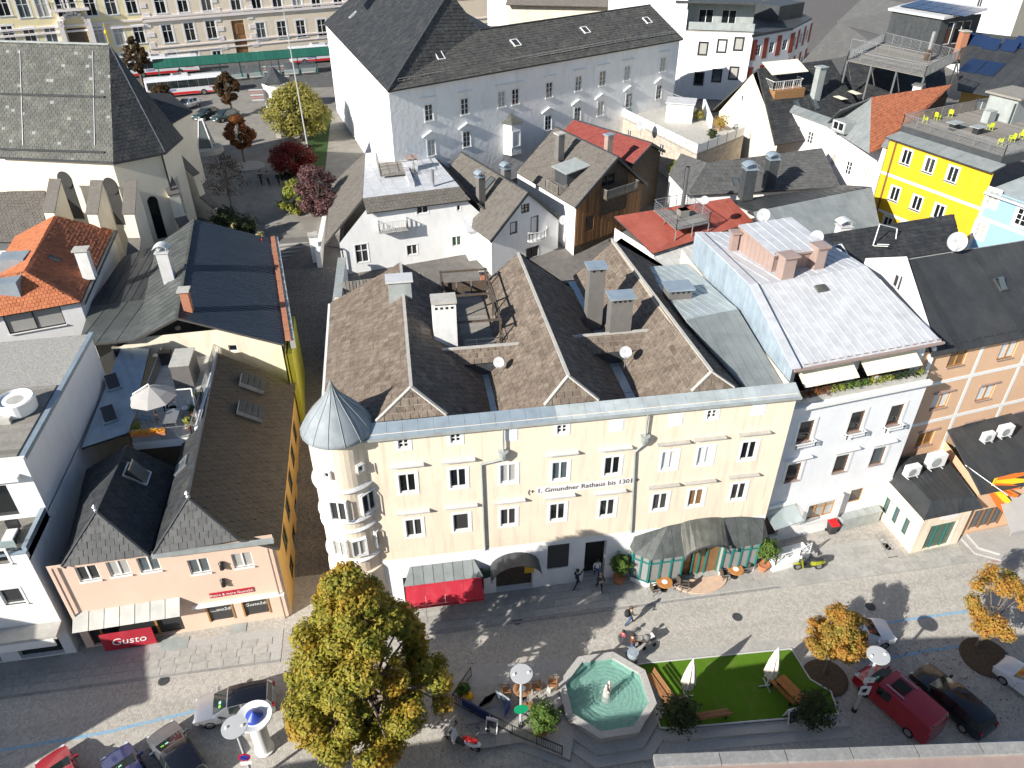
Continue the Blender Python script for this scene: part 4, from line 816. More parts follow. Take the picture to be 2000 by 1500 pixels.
t = thing('lounge_chair', 'lounge chair with white cushion behind the glass balcony', 'chair', (-23.9, 36.4, 8.6)); mb = MB(); mb.box((-23.9, 36.2, 8.9), (.7, 1.1, .2)); mb.build('seat', 'frame_dark', t); mb = MB(); mb.box((-23.9, 36.9, 9.25), (.7, .15, .6)); mb.build('backrest', 'frame_dark', t); mb = MB(); mb.box((-23.9, 36.2, 9.06), (.6, .9, .12)); mb.build('cushion', 'white', t)
# ================================================================== cream house with dark ribbed roof, behind the shop house
ch = thing('cream_house', 'weathered cream gable house with dark blue ribbed roof beside the lane', 'building', (-17, 55, 2))
e0, e1, r0, r1 = Vector((-9.7, 54.1, 10)), Vector((-12.76, 74.8, 10)), Vector((-17.1, 54.9, 12.6)), Vector((-19.2, 74.4, 12.6))
l0, l1 = Vector((-20.7, 55.3, 10.75)), Vector((-22.7, 72.5, 10.9)); f0, f1 = Vector((-25.0, 55.9, 10.35)), Vector((-26.0, 62.0, 10.35))
A = Vector((-25.2, 56.0, 0)); B = Vector((-9.8, 54.3, 0)); L_ = (B-A).length
def uz(P): return ((Vector((P.x, P.y, 0))-A).dot((B-A).normalized()), P.z)
wall(ch, A, B, 2, 10, 'plaster_cream', [(233, 690, 1.0, 1.0, 'one', 'pane'), (455, 680, .7, .6, 'one', 'pane'), (183, 700, .6, 1.6, 'one', 'pane_warm')], poly=[(0, 2), (L_, 2), (L_, 9.95), (uz(r0)[0], 12.5), (uz(l0)[0], 10.65), (0, 10.25)], fm='frame_white')
wall(ch, B, (-12.9, 74.8), 2, 9.95, 'plaster_cream'); P = G(347, 639, 11); 
mb = MB(); uu, zz = onwall(347, 639, A, B); dd = (B-A).normalized(); mb.lathe([(.25, 0), (.25, .05)], (0, 0, 0), 12); 
for i_, v_ in enumerate(mb.v): mb.v[i_] = A+dd*(uu+v_[0])+Vector((0, 0, zz+v_[1]))+Vector((dd.y, -dd.x, 0))*(.01+v_[2])
mb.build('round_vent', 'black', ch)
slope(ch, [e0+Vector((.25, -.25, -.1)), e1+Vector((.25, 0, -.1)), r1, r0+Vector((0, -.3, 0))], 'seam', 'panel_navy', seam=.42, name='roof_slope', lab='dark blue ribbed right slope')
slope(ch, [l1, l0+Vector((0, -.3, 0)), r0+Vector((0, -.3, 0)), r1], 'seam', 'panel_cons', seam=.85, name='roof_slope', lab='charcoal sheet left slope')
slope(ch, [f0+Vector((-.2, -.3, 0)), l0+Vector((0, -.3, 0)), l0+Vector((-.5, 6.5, 0)), f1], 'seam', 'panel_cons', seam=1.4, name='low_roof')
slope(ch, [(-26.2, 62, 10.3), (-21.2, 61.8, 10.8), l1, (-25.2, 70.5, 10.9)], 'seam', 'panel_dark', seam=.7, name='low_roof')
MB().bar(r0+Vector((0, -.3, .06)), r1+Vector((0, 0, .06)), .2, .1).build('ridge_cap', 'metal_copper', ch)
P = G(315, 485, 14.9); chimney(ch, (P.x, P.y), .95, .8, 11, 14.6, mat='metal_pale', capm='metal_pale', cap='arch', lab='tall pale chimney with curved cowl'); P = G(358, 565, 14.2); chimney(ch, (P.x, P.y), .62, .62, 11.5, 14.1, mat='brick', capm='concrete', cap='flat', lab='brick chimney')
# brick coping along the lane edge: each brick its own piece
bm_ = MB().box((0, 0, 0), (.42, .26, .1)).mesh('brick', 'brick'); drz = math.atan2((e1-e0).y, (e1-e0).x)
for i in range(70):
    P = e0.lerp(e1, (i+.5)/70)+Vector((.55, 0, .12+random.uniform(-.03, .04))); place('brick', bm_, ch, P, drz+math.pi/2+random.uniform(-.15, .15))
mb = MB(); mb.bar(e0+Vector((.85, 0, -.3)), e1+Vector((.85, 0, -.3)), .4, .7); mb.build('lane_wall_top', 'metal_grey', ch)
wall(ch, (-9.35, 52.6), (-9.6, 56.5), 0, 9.6, 'plaster_lime')
P0 = Vector((-8.95, 49.5, 0)); mb = MB(); mb.prism([(-9.3, 53.4), (-8.95, 53.4), (-9.15, 59.5), (-9.5, 59.5)], 2.2, 9.3); o = mb.build('mural_panel', 'plaster_lime', ch); o['label'] = 'lime green wall panel facing the lane'
# ================================================================== house with orange tiled roof
oh = thing('orange_roof_house', 'white house with bright orange tiled hip roof next to the church', 'building', (-29, 60, 3))
A, B, Cc = Vector((-38, 57.0, 0)), Vector((-25.9, 60.1, 0)), Vector((-27.0, 74.6, 0))
wall(oh, A, B, 2, 11.9, 'plaster_white', [(68, 625, 4.1, 1.7, 'two', 'pane_curtain')], fm='frame_dark', silm='white'); wall(oh, B, Cc, 2, 11.9, 'plaster_grey')
ap, apb = Vector((-29.7, 61.4, 14.2)), Vector((-31.0, 73.2, 14.2))
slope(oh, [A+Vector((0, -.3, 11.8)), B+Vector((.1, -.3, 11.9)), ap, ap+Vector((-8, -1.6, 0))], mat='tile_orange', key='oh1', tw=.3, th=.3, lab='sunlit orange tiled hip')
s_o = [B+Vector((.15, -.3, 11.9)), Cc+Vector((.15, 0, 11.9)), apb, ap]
slope(oh, s_o, mat='tile_rust', key='oh2', tw=.3, th=.3, lab='orange tiled slope with its shade put into rust tile colours')  # right slope gets a darker tile copy, its shade put into the colour
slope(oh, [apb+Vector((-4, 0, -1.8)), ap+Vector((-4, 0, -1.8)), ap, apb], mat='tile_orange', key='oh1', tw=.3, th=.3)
finish_tiles('oh1', 60); finish_tiles('oh2', 0); sky_on(oh, s_o, 106, 507, w=.6, h=1.0); P = G(158, 488, 14.6); chimney(oh, (P.x, P.y), .95, .7, 12, 14.6, mat='chimney_white', capm='concrete'); mb = MB(); mb.bar(B+Vector((.35, -.3, 11.75)), Cc+Vector((.35, 0, 11.75)), .3, .25); mb.build('side_gutter', 'metal_dark', oh)
for px, py, sx in ((25, 500, 2.2), (12, 545, 2.0)):
    P = G(px, py, 14); mb = MB(); mb.box((P.x, P.y, 13.4), (sx, 1.8, 1.3)); mb.build('roof_dormer', 'metal_blue', oh)
wall(oh, (-45, 77), (-33, 75.5), 5, 12.5, 'plaster_white'); slope(oh, [(-46, 75.2, 11.6), (-32.8, 73.5, 11.6), (-33.5, 79, 14.6), (-46, 80, 14.6)], mat='tile_taupe', key='oh3', tw=.35, th=.35); finish_tiles('oh3', 0)
# ================================================================== pale grey house right of the town hall
gh = thing('grey_house', 'pale grey four storey house with white sheet roof and planted balcony beside the town hall', 'building', (28, 36, 0))
A, B = Vector((23.7, 36.1, 0)), Vector((34.6, 37.6, 0))
w1 = [(1573, 842, 1.15, 1.75), (1672, 823, 1.15, 1.75), (1748, 810, 1.15, 1.75)]; w2 = [(1549, 922, 1.15, 1.6), (1642, 905, 1.15, 1.6), (1714, 890, 1.15, 1.6)]
wo, A, d, n, rz = wall(gh, A, B, 3.9, 12.7, 'plaster_grey', w1+w2, sur=0, fm='frame_brown', style='one', silm='metal_rose', depth=.25)
for i, q in enumerate(w1+w2):
    u, z = onwall(q[0], q[1], A, B); mb = MB(); w_, h_ = q[2], q[3]
    for a_, b_, c_, e_ in ((-w_/2-.2, -w_/2, -h_/2-.1, h_/2+.2), (w_/2, w_/2+.2, -h_/2-.1, h_/2+.2), (-w_/2, w_/2, h_/2, h_/2+.2)): mb.obox(A+d*(u+a_)+Vector((0, 0, z+c_)), d*(b_-a_), n*.05, (0, 0, e_-c_))
    mb.build('window_surround', 'white', gh)
    if i < 3: railing(gh, [A+d*(u-.75)+n*.05+Vector((0, 0, z-1.1)), A+d*(u-.75)+n*.4+Vector((0, 0, z-1.1)), A+d*(u+.75)+n*.4+Vector((0, 0, z-1.1)), A+d*(u+.75)+n*.05+Vector((0, 0, z-1.1))], .35, sp=.15, mat='white', name='flower_rack', posts=3)
    else: ledge(gh, A, d, n, u, z+1.25, 2.1, .3, .1, 'white')
u, z = onwall(1598, 990, A, B); h_bay = (u-1.35, u+1.35, z-1.0, z+1.0)
wall(gh, A, B, -.4, 3.9, 'plaster_white', [(1672, 967, 1.1, 1.35, 'one', 'pane_dim')], fm='frame_wood', holes=[h_bay, (.5, 2.0, .6, 3.1)], depth=.35); backdrop(gh, A, d, n, (.5, 2.0, .6, 3.1), 'timber_dark', 'entrance_door', .3)
window(gh, A+d*u+n*.2+Vector((0, 0, z)), rz, 2.5, 1.7, 'three', 'frame_wood', pm='pane_curtain', name='bay_window'); mb = MB()
for a_, b_, c_, e_ in ((-1.6, -1.25, -1.1, 1.15), (1.25, 1.6, -1.1, 1.15), (-1.25, 1.25, .85, 1.15), (-1.25, 1.25, -1.1, -.85)): mb.obox(A+d*(u+a_)-n*.1+Vector((0, 0, z+c_)), d*(b_-a_), n*.55, (0, 0, e_-c_))
mb.build('bay_frame', 'white', gh)
mb = MB(); mb.obox(A+Vector((0, 0, 3.8)), d*10.9, n*.15, (0, 0, .3)); mb.build('string_course', 'white', gh); mb = MB(); mb.obox(A+Vector((0, 0, 12.55)), d*11.0, n*.35, (0, 0, .28)); mb.build('cornice', 'white', gh)
mb = MB(); mb.path([A+d*.25+n*.15+Vector((0, 0, 3.5)), A+d*.25+n*.15+Vector((0, 0, 12.5))], .07); mb.build('drain_pipe', 'white', gh)
wall(gh, B, (36.2, 44.5), 0, 12.7, 'plaster_grey'); 
mb = MB(); mb.poly([A+Vector((0, 0, 12.6)), B+Vector((0, 0, 12.6)), B-n*1.6+Vector((0, 0, 12.6)), A-n*1.6+Vector((0, 0, 12.6))]); mb.build('balcony_floor', 'concrete', gh)
mb = MB()
mb.obox(A+d*.2+Vector((0, 0, 12.8)), d*10.5, -n*.4, (0, 0, .45)); mb.build('planter', 'concrete', gh)
B2, A2 = B-n*1.1, A-n*1.1
wall(gh, A2, B2, 12.7, 15.2, 'plaster_grey', [('uv', 3.0, 13.9, 4.2, 1.9, 'two', 'pane'), ('uv', 8.0, 13.9, 4.4, 1.9, 'two', 'pane')], fm='frame_brown')
for ua, ub in ((.9, 5.0), (5.6, 9.9)):
    mb = MB(); mb.slab([A+d*ua+n*.05+Vector((0, 0, 14.2)), A+d*ub+n*.05+Vector((0, 0, 14.2)), A2+d*ub+Vector((0, 0, 14.9)), A2+d*ua+Vector((0, 0, 14.9))], (0, 0, 1), .04); mb.build('awning', 'awning_cream', gh)
# roofs: white sheet
re0, re1 = A-n*.4+Vector((.1, 0, 15.4)), B-n*.4+Vector((.5, .1, 15.4)); rt0, rt1 = Vector((23.75, 43.8, 17.5)), Vector((33.2, 45.5, 17.5))
rs = [re0, re1, rt1, rt0]; slope(gh, rs, 'seam', 'panel_white', 'metal_pale', seam=.62, name='roof_slope', lab='white standing seam front slope')
slope(gh, [rt1+Vector((-.05, .02, 0)), rt0+Vector((0, .02, 0)), Vector((24.2, 54.5, 16.8)), Vector((33, 53.5, 16.8))], 'seam', 'panel_white', 'metal_pale', seam=.8, name='rear_roof')
P = onplane(rs, 1603, 565); p_, e_, s_, n_ = frame3(rs); mb = MB(); mb.obox(P-e_*.4-s_*.3, e_*.8, s_*.6, n_*.18); mb.build('roof_hatch', 'metal_copper', gh)
mb = MB(); mb.bar(re0+Vector((0, -.1, 0)), re1+Vector((0, -.1, 0)), .16, .14); mb.build('gutter', 'metal_rose', gh)
for i in range(18): MB().bar(re0.lerp(re1, (i+.3)/18)+Vector((0, .2, .1)), re0.lerp(re1, (i+.9)/18)+Vector((0, .2, .1)), .05).build('snow_guard', 'metal_rose', gh)
# seam-clad firewall facing the town hall
fw = [(23.6, 54, 13.9), (23.6, 36.4, 13.9), (23.6, 36.4, 15.5), (23.6, 43.8, 17.6), (23.6, 54, 17.0)]
def vseam(root, pts, mat, seam, name):
    pts = [Vector(p) for p in pts]; e = (pts[1]-pts[0]).normalized(); s = Vector((0, 0, 1)); n_ = e.cross(s); o = pts[0]; P2 = [((p-o).dot(e), p.z-o.z) for p in pts]
    if area(P2) < 0: P2 = P2[::-1]
    b = MB().poly([o+e*x+s*y for x, y in P2]).build(name, 'metal_grey', root); x1 = max(p[0] for p in P2); k = max(1, round(x1/seam)); w_ = x1/k
    for i in range(k):
        c = clip([(i*w_, -50), (i*w_+w_, -50), (i*w_+w_, 50), (i*w_, 50)], P2)
        if len(c) >= 3: 
            mb = MB(); mb.slab([o+e*x+s*y+n_*.02 for x, y in c], n_, .02); ya, yb = min(p[1] for p in c), max(p[1] for p in c); mb.obox(o+e*(i*w_-.015)+s*ya, e*.03, s*(yb-ya-.1), n_*.05); mb.build('panel', mat, b)
    return b
vseam(gh, fw, 'panel_bluegrey', .55, 'firewall')
for p, q in zip(fw[2:-1], fw[3:]): MB().bar(Vector(p)+Vector((.25, 0, .05)), Vector(q)+Vector((.25, 0, .05)), .6, .08).build('coping_sheet', 'panel_white', gh)
# rooftop box clad in rose sheet, with two chimneys
bx = [G(1418, 486, 18.4), G(1505, 545, 18.4), G(1640, 520, 18.4), G(1560, 465, 18.4)]
p0, p1 = Vector((25.6, 50.4, 0)), Vector((26.1, 45.8, 0)); p2, p3 = Vector((30.4, 46.4, 0)), Vector((29.8, 51.2, 0))
for a_, b_ in ((p0, p1), (p1, p2)): vseam(gh, [a_+Vector((0, 0, 16.5)), b_+Vector((0, 0, 16.5)), b_+Vector((0, 0, 18.7)), a_+Vector((0, 0, 18.9))], 'metal_rose', .6, 'box_cladding')
wall(gh, p2, p3, 16.5, 18.7, 'metal_rose'); slope(gh, [p1+Vector((-.1, -.2, 18.75)), p2+Vector((.2, -.2, 18.75)), p3+Vector((.2, .2, 19.0)), p0+Vector((-.2, .2, 19.0))], 'seam', 'panel_white', 'metal_rose', seam=.8, name='box_roof')
for px, py, w_ in ((1541, 497, .95), (1603, 478, .8)): P = G(px, py, 19.2); chimney(gh, (P.x, P.y), w_, .8, 16.6, 19.1, rz=R(8), mat='metal_rose', capm='metal_rose', cap='flat')
P = G(1437, 452, 18.6); chimney(gh, (P.x, P.y), .5, .5, 16.5, 18.5, mat='metal_rose', capm='metal_rose')
# zinc roofs between town hall and the firewall
zr = thing('link_roof', 'grey zinc sheet roof bridging town hall and pale grey house', 'roof', (21.5, 42, 12.5))
za, zb = Vector((19.2, 43.4, 15.5)), Vector((23.3, 44.2, 15.5))
slope(zr, [(20.9, 36.1, 14.25), (23.35, 36.1, 14.25), zb, za], 'seam', 'panel_slate', 'metal_grey', seam=.62, name='front_slope'); slope(zr, [zb+Vector((0, .02, 0)), za+Vector((0, .02, 0)), (19.4, 54, 14.3), (23.3, 54, 14.3)], 'seam', 'panel_zinc', 'metal_grey', seam=.62, name='back_slope')
MB().prism([(19.4, 36.3), (23.3, 36.3), (23.3, 54), (19.4, 54)], 12.4, 14.1).build('body', 'plaster_grey', zr)
# balcony plants
t = thing('balcony_plants', 'row of green and yellow shrubs in the trough of the grey house balcony', 'plants', A+d*5+Vector((0, 0, 13.2)))
rgp = np.random.default_rng(5); cs = []
for i in range(16):
    u = 1.0+9.2*i/15; cs.append((A+d*u-n*.2+Vector((0, 0, 13.45)), .3+.2*random.random()))
for j, (c, rr) in enumerate(cs): leafball(c, rr, 170, .06, ('leaf_dark', 'leaf_lime', 'leaf_box', 'leaf_lime')[(j//3) % 4] if j > 3 else 'leaf_rust', 'foliage', t, .9, j)
# entrance stair with white railing
es = thing('entrance_stair', 'white walled entrance landing with steel railings at the grey house', 'stair', (26, 34.6, 0))
MB().prism([(24.0, 34.95), (24.2, 33.6), (26.2, 33.9), (27.3, 34.4), (27.2, 35.4)], -.1, .75).build('landing', 'plaster_white', es); railing(es, [(24.05, 34.9, .75), (24.25, 33.65, .75), (26.2, 33.95, .75), (27.2, 34.4, .75)], .95, mat='white', bal=False, mid=(.4, .7))
for i in range(3): MB().box((27.55+.3*i, 34.95, .28-.2*i), (.3, 1.0, .56-.0*i)).build('step', 'granite', es) if i < 2 else None
mb = MB(); mb.slab([A+d*.2+n*1.6+Vector((0, 0, 3.3)), A+d*2.7+n*1.4+Vector((0, 0, 3.3)), A+d*2.7+Vector((0, 0, 3.7)), A+d*.2+Vector((0, 0, 3.7))], (0, 0, 1), .05); mb.build('glass_canopy', 'glass', es)
mb = MB(); mb.path([A+d*.2+n*1.6+Vector((0, 0, 3.3)), A+d*2.7+n*1.4+Vector((0, 0, 3.3)), A+d*2.7+Vector((0, 0, 3.7))], .03); mb.build('canopy_frame', 'steel', es)
# bin store, bin
t = thing('bin_store', 'low grey metal bin shelter of five compartments against the grey house', 'bin store', (32.2, 35.6, 0))
q0, q1 = G(1640, 1038, 0), G(1715, 1020, 0); dq = (q1-q0).normalized(); nq = Vector((dq.y, -dq.x, 0)); Lq = (q1-q0).length
for i in range(5): MB().obox(q0+dq*(Lq*i/5+.01)+Vector((0, 0, .06)), dq*(Lq/5-.02), -nq*.9, (0, 0, 1.1)).build('compartment', 'metal_grey', t); MB().slab([q0+dq*(Lq*i/5+.015)+nq*.08+Vector((0, 0, 1.24)), q0+dq*(Lq*(i+1)/5-.015)+nq*.08+Vector((0, 0, 1.24)), q0+dq*(Lq*(i+1)/5-.015)-nq*.95+Vector((0, 0, 1.5)), q0+dq*(Lq*i/5+.015)-nq*.95+Vector((0, 0, 1.5))], (0, 0, 1), .04).build('lid', 'metal_grey', t)
t = thing('wheelie_bin', 'black wheelie bin with bright red lid left of the grey bin shelter', 'bin', G(1622, 1040, 0)); P = G(1622, 1040, 0)
mb = MB(); mb.add([P+Vector(v) for v in ((-.22, -.25, .05), (.22, -.25, .05), (.22, .22, .05), (-.22, .22, .05), (-.3, -.36, .98), (.3, -.36, .98), (.3, .34, .98), (-.3, .34, .98))], [(0, 3, 2, 1), (4, 5, 6, 7), (0, 1, 5, 4), (1, 2, 6, 5), (2, 3, 7, 6), (3, 0, 4, 7)]); mb.build('body', 'frame_dark', t)
plain('red_plastic', (.62, .02, .025), .4); MB().slab([P+Vector(v) for v in ((-.33, -.4, 1.04), (.33, -.4, 1.04), (.33, .38, 1.12), (-.33, .38, 1.12))], (0, 0, 1), .07).build('lid', 'red_plastic', t)
for sx in (-1, 1): MB().cyl(P+Vector((sx*.24, .25, .1)), P+Vector((sx*.3, .25, .1)), .1, n=12).build('wheel', 'rubber', t)
t = thing('bicycle_rack', 'empty steel bicycle rack of looped holders beside the cream pavilion', 'bicycle rack', G(1725, 1062, 0)); r0_, r1_ = G(1708, 1045, 0), G(1735, 1080, 0); dr = (r1_-r0_).normalized(); nr = Vector((dr.y, -dr.x, 0))
mb = MB(); mb.bar(r0_+Vector((0, 0, .05)), r1_+Vector((0, 0, .05)), .05); mb.bar(r0_-nr*.45+Vector((0, 0, .05)), r1_-nr*.45+Vector((0, 0, .05)), .05); mb.build('base_rail', 'steel', t)
for i in range(5):
    c = r0_.lerp(r1_, (i+.5)/5); mb = MB(); mb.path([c+Vector((0, 0, .05)), c+Vector((0, 0, .35)), c-nr*.12+Vector((0, 0, .48)), c-nr*.32+Vector((0, 0, .48)), c-nr*.45+Vector((0, 0, .3)), c-nr*.45+Vector((0, 0, .05))], .02, 6); mb.build('wheel_holder', 'steel', t)
# ================================================================== apricot house with white bands
ah = thing('apricot_house', 'apricot house with a grid of white plaster bands and dark roof at the right edge', 'building', (40, 40, 0))
A, B = Vector((34.6, 39.0, 0)), Vector((52, 41.75, 0))
ws = [(1871, 697, 1.5, 1.5, 'two', 'pane_warm'), (1969, 683, 1.5, 1.5, 'two', 'pane_white'), (1837, 782, 1.5, 1.4, 'two', 'pane_white'), (1925, 766, 1.5, 1.4, 'two', 'pane_white'), (1807, 856, 1.5, 1.4, 'two', 'pane_warm'), (1893, 838, 1.5, 1.4, 'two', 'pane_white'), (1987, 818, 1.5, 1.4, 'two', 'pane_warm')]
wo, A, d, n, rz = wall(ah, A, B, -.4, 14.0, 'plaster_orange', ws, fm='frame_wood', silm='metal_rose')
us_ = sorted(onwall(q[0], q[1], A, B)[0] for q in ws[4:]); zs_ = [sum(onwall(q[0], q[1], A, B)[1] for q in g_)/len(g_) for g_ in (ws[:2], ws[2:4], ws[4:])]
for q in ws:
    u, z = onwall(q[0], q[1], A, B); ledge(ah, A, d, n, u, z+q[3]/2+.05, 1.9, .15, .1, 'metal_rose')
for z in ((zs_[0]+zs_[1])/2, (zs_[1]+zs_[2])/2, zs_[2]-1.6): mb = MB(); mb.obox(A+Vector((0, 0, z-.14)), d*17, n*.03, (0, 0, .28)); mb.build('horizontal_band', 'white', ah)
for u in ((us_[0]+us_[1])/2, (us_[1]+us_[2])/2, us_[2]+1.6): mb = MB(); mb.obox(A+d*(u-.14)+Vector((0, 0, 4)), d*.28, n*.022, (0, 0, 9.9)); mb.build('vertical_band', 'white', ah)
ra, rb_ = Vector((35.9, 45.2, 17.8)), Vector((53, 47.9, 17.8)); ar = [A+n*.5+d*.4+Vector((0, 0, 13.95)), B+n*.5+Vector((0, 0, 13.95)), rb_, ra]
slope(ah, ar, 'seam', 'panel_dark', 'metal_dark', seam=.7, lab='dark sheet roof slope'); slope(ah, [rb_+Vector((0, .02, 0)), ra+Vector((0, .02, 0)), (36, 49, 15.6), (53, 51.5, 15.6)], 'seam', 'panel_slate', 'metal_dark', seam=.8, name='rear_roof'); sky_on(ah, ar, 1953, 557, w=.7, h=1.1, openby=.3)
mb = MB(); mb.prism([(35.2, 38.9), (35.5, 38.9), (36.0, 45.2), (35.7, 45.2)], 12, 14); mb.v[4:8] = [(35.2, 38.9, 14.3), (35.5, 38.9, 14.3), (36.0, 45.2, 18.15), (35.7, 45.2, 18.15)]; mb.prism([(35.7, 45.2), (36, 45.2), (36.2, 49.5), (35.9, 49.5)], 10, 16); mb.v[12:16] = [(35.7, 45.2, 18.15), (36.0, 45.2, 18.15), (36.2, 49.5, 16), (35.9, 49.5, 16)]; o = mb.build('firewall', 'plaster_white', ah)
u_, z_ = onwall(1751, 548, (35.6, 49.5), (34.9, 38.9)); wdir = Vector((34.9-35.6, 38.9-49.5, 0)).normalized(); window(ah, Vector((35.6, 49.5, 0))+wdir*u_+Vector((wdir.y, -wdir.x, 0))*.12+Vector((0, 0, z_)), math.atan2(wdir.y, wdir.x), .6, 1.0, 'one', pm='pane_dim')
for i in range(16): MB().bar(Vector(ar[0]).lerp(Vector(ar[1]), (i+.2)/16)+Vector((0, .45, .4)), Vector(ar[0]).lerp(Vector(ar[1]), (i+.9)/16)+Vector((0, .45, .4)), .05, .1).build('snow_guard', 'metal_dark', ah)
# ================================================================== cream pavilion and the shop right of it
pv = thing('pavilion', 'small cream single storey pavilion with dark sheet roof and slit windows', 'building', (36.8, 36, 0))
pa, pb, pc, pd = Vector((34.6, 38.7, 0)), Vector((34.85, 33.75, 0)), Vector((38.9, 34.15, 0)), Vector((39.6, 39.2, 0))
wall(pv, pa, pb, -.2, 3.7, 'plaster_yellow', [(1731, 987, .5, 1.5, 'one', 'pane_refl'), (1749, 1006, .5, 1.5, 'one', 'pane_refl'), (1768, 1028, .5, 1.5, 'one', 'pane_refl')], fm='frame_green')
wo, A, d, n, rz = wall(pv, pb, pc, -.2, 3.7, 'plaster_yellow', holes=[(.95, 3.25, .05, 2.5)]); backdrop(pv, A, d, n, (.95, 3.25, .05, 2.5), 'pane_green', 'glass_door', .15)
mb = MB(); mb.obox(A+d*1.6-n*.14+Vector((0, 0, .05)), d*.08, n*.06, (0, 0, 2.4)); mb.obox(A+d*2.5-n*.14+Vector((0, 0, .05)), d*.08, n*.06, (0, 0, 2.4)); mb.build('door_frame', 'frame_green', pv)
def oval(root, C, d, n, rw, rh, mat, name):
    mb = MB(); mb.slab([C+d*(rw*math.cos(t))+Vector((0, 0, rh*math.sin(t)))+n*.03 for t in np.linspace(0, 2*math.pi, 25)[:-1]], n, .02); return mb.build(name, mat, root)
oval(pv, A+d*2.2+Vector((0, 0, 3.15)), d, n, .75, .28, 'plaster_pink', 'oval_sign'); dl = (pb-pa).normalized(); oval(pv, pa+dl*2.6+Vector((0, 0, 2.9)), dl, Vector((dl.y, -dl.x, 0)), .6, .3, 'plaster_pink', 'oval_sign')
c4 = [pa+Vector((-.35, .1, 3.75)), pb+Vector((-.35, -.35, 3.75)), pc+Vector((.4, -.35, 3.75)), pd+Vector((.4, .1, 3.75))]; i4 = [c4[0]+Vector((.95, -.0, .75)), c4[1]+Vector((.95, .95, .75)), c4[2]+Vector((-.5, .6, .75)), c4[3]+Vector((-.5, 0, .75))]
slope(pv, [c4[0], c4[1], i4[1], i4[0]], 'seam', 'panel_dark', 'metal_dark', seam=5, name='roof_slope'); slope(pv, [c4[1], c4[2], i4[2], i4[1]], 'seam', 'panel_dark', 'metal_dark', seam=.5, name='roof_slope'); slope(pv, [c4[2], c4[3], i4[3], i4[2]], 'seam', 'panel_dark', 'metal_dark', seam=3, name='roof_slope')
pr_ = [i4[1]+Vector((0, 0, -.05)), i4[2]+Vector((0, 0, -.05)), i4[3]+Vector((0, 0, .1)), i4[0]+Vector((0, 0, .1))]; slope(pv, pr_, 'seam', 'panel_dark', 'metal_dark', seam=.45, name='top_roof')
def aircon(px, py, z, rz_, label, s=1.0):
    P = G(px, py, z); t = thing('air_conditioner', label, 'air conditioner', P, 'outdoor air conditioning units', rz_)
    def pt(nm, m, mb): o = bpy.data.objects.new(nm, mb.mesh(nm, m)); col.objects.link(o); o.parent = t
    pt('casing', 'white', MB().box((0, 0, .5*s), (.95*s, .4*s, .75*s))); f_ = MB().cyl((-.15*s, -.21*s, .5*s), (-.15*s, -.225*s, .5*s), .28*s, n=16); pt('fan_grille', 'metal_grey', f_)
    mb = MB()
    for sx in (-.35, .35): mb.bar((sx*s, -.3*s, .05), (sx*s, .3*s, .05), .05); mb.bar((sx*s, -.15*s, .05), (sx*s, -.15*s, .15*s), .04)
    pt('bracket', 'metal_pale', mb)
aircon(1777, 930, 4.7, R(8), 'left one of two white air conditioners on the pavilion roof', 1.15); aircon(1822, 912, 4.7, R(8), 'larger right white air conditioner on the pavilion roof', 1.45)
sp = thing('corner_shop', 'low shop wing with dark sheet roof and grey awning at the right edge', 'building', (44, 37, 0))
sa, sb_, scc = Vector((40.3, 41.2, 0)), Vector((39.3, 34.6, 0)), Vector((52, 35.8, 0))
wall(sp, sa, sb_, -.2, 4.9, 'plaster_orange'); wo, A, d, n, rz = wall(sp, sb_, scc, -.2, 4.9, 'plaster_orange', holes=[(.5, 3.2, .7, 2.6), (4.5, 9, .4, 2.8)]); backdrop(sp, A, d, n, (.5, 3.2, .7, 2.6), 'pane_refl', 'shop_window', .12); backdrop(sp, A, d, n, (4.5, 9, .4, 2.8), 'pane_dim', 'shop_window', .12)
mb = MB()
for q in (.5, 1.35, 2.25, 3.1): mb.obox(A+d*q-n*.1+Vector((0, 0, .7)), d*.1, n*.12, (0, 0, 1.9))
mb.build('window_frame', 'frame_brown', sp)
slope(sp, [sb_+Vector((-.3, -.5, 4.9)), scc+Vector((0, -.5, 4.9)), (52.5, 41.6, 6.3), (40.0, 40.9, 6.3)], 'seam', 'panel_dark', 'metal_dark', seam=1.3, lab='dark stained sheet roof')
mb = MB(); mb.slab([(41.0, 32.4, 2.5), (50, 33.2, 2.5), (50.3, 35.4, 3.5), (41.4, 34.75, 3.5)], (0, 0, 1), .04); mb.build('awning', 'awning_grey', sp); mb = MB(); mb.prism([(41.0, 32.35), (50, 33.15), (50, 33.2), (41.0, 32.4)], 2.15, 2.5); mb.build('awning_valance', 'awning_grey', sp)
for k, (o_, z_) in enumerate(((0, .17), (.5, .34))): MB().prism([(39.4+o_, 32.9+o_*.6), (41, 31.9+o_), (52, 32.9+o_), (52, 35.6), (39.4+o_, 34.6)], -.1, z_+(.002*k)).build('entrance_step', 'granite', sp)
aircon(1925, 862, 6.35, R(8), 'small white air conditioner left on the corner shop roof', .95); aircon(1958, 852, 6.35, R(8), 'white air conditioner right on the corner shop roof', 1.15)
t = thing('flame_flag', 'yellow and orange petal shaped banner on a slanting pole above the corner shop', 'flag', (39.5, 34.3, 4.4)); a_, b_ = Vector((39.4, 34.4, 5.6)), G(1930, 965, 4.0)
mb = MB(); mb.path([Vector((39.3, 36.6, 5.4)), Vector((40.6, 33.6, 5.0))], .03); mb.build('pole', 'white', t)
plain('banner_yellow', (.85, .55, .02), .6); plain('banner_orange', (.75, .16, .02), .6)
C0 = G(1938, 948, 5.0); ex = Vector((1, .12, 0)).normalized(); ey = Vector((0, 0, 1))
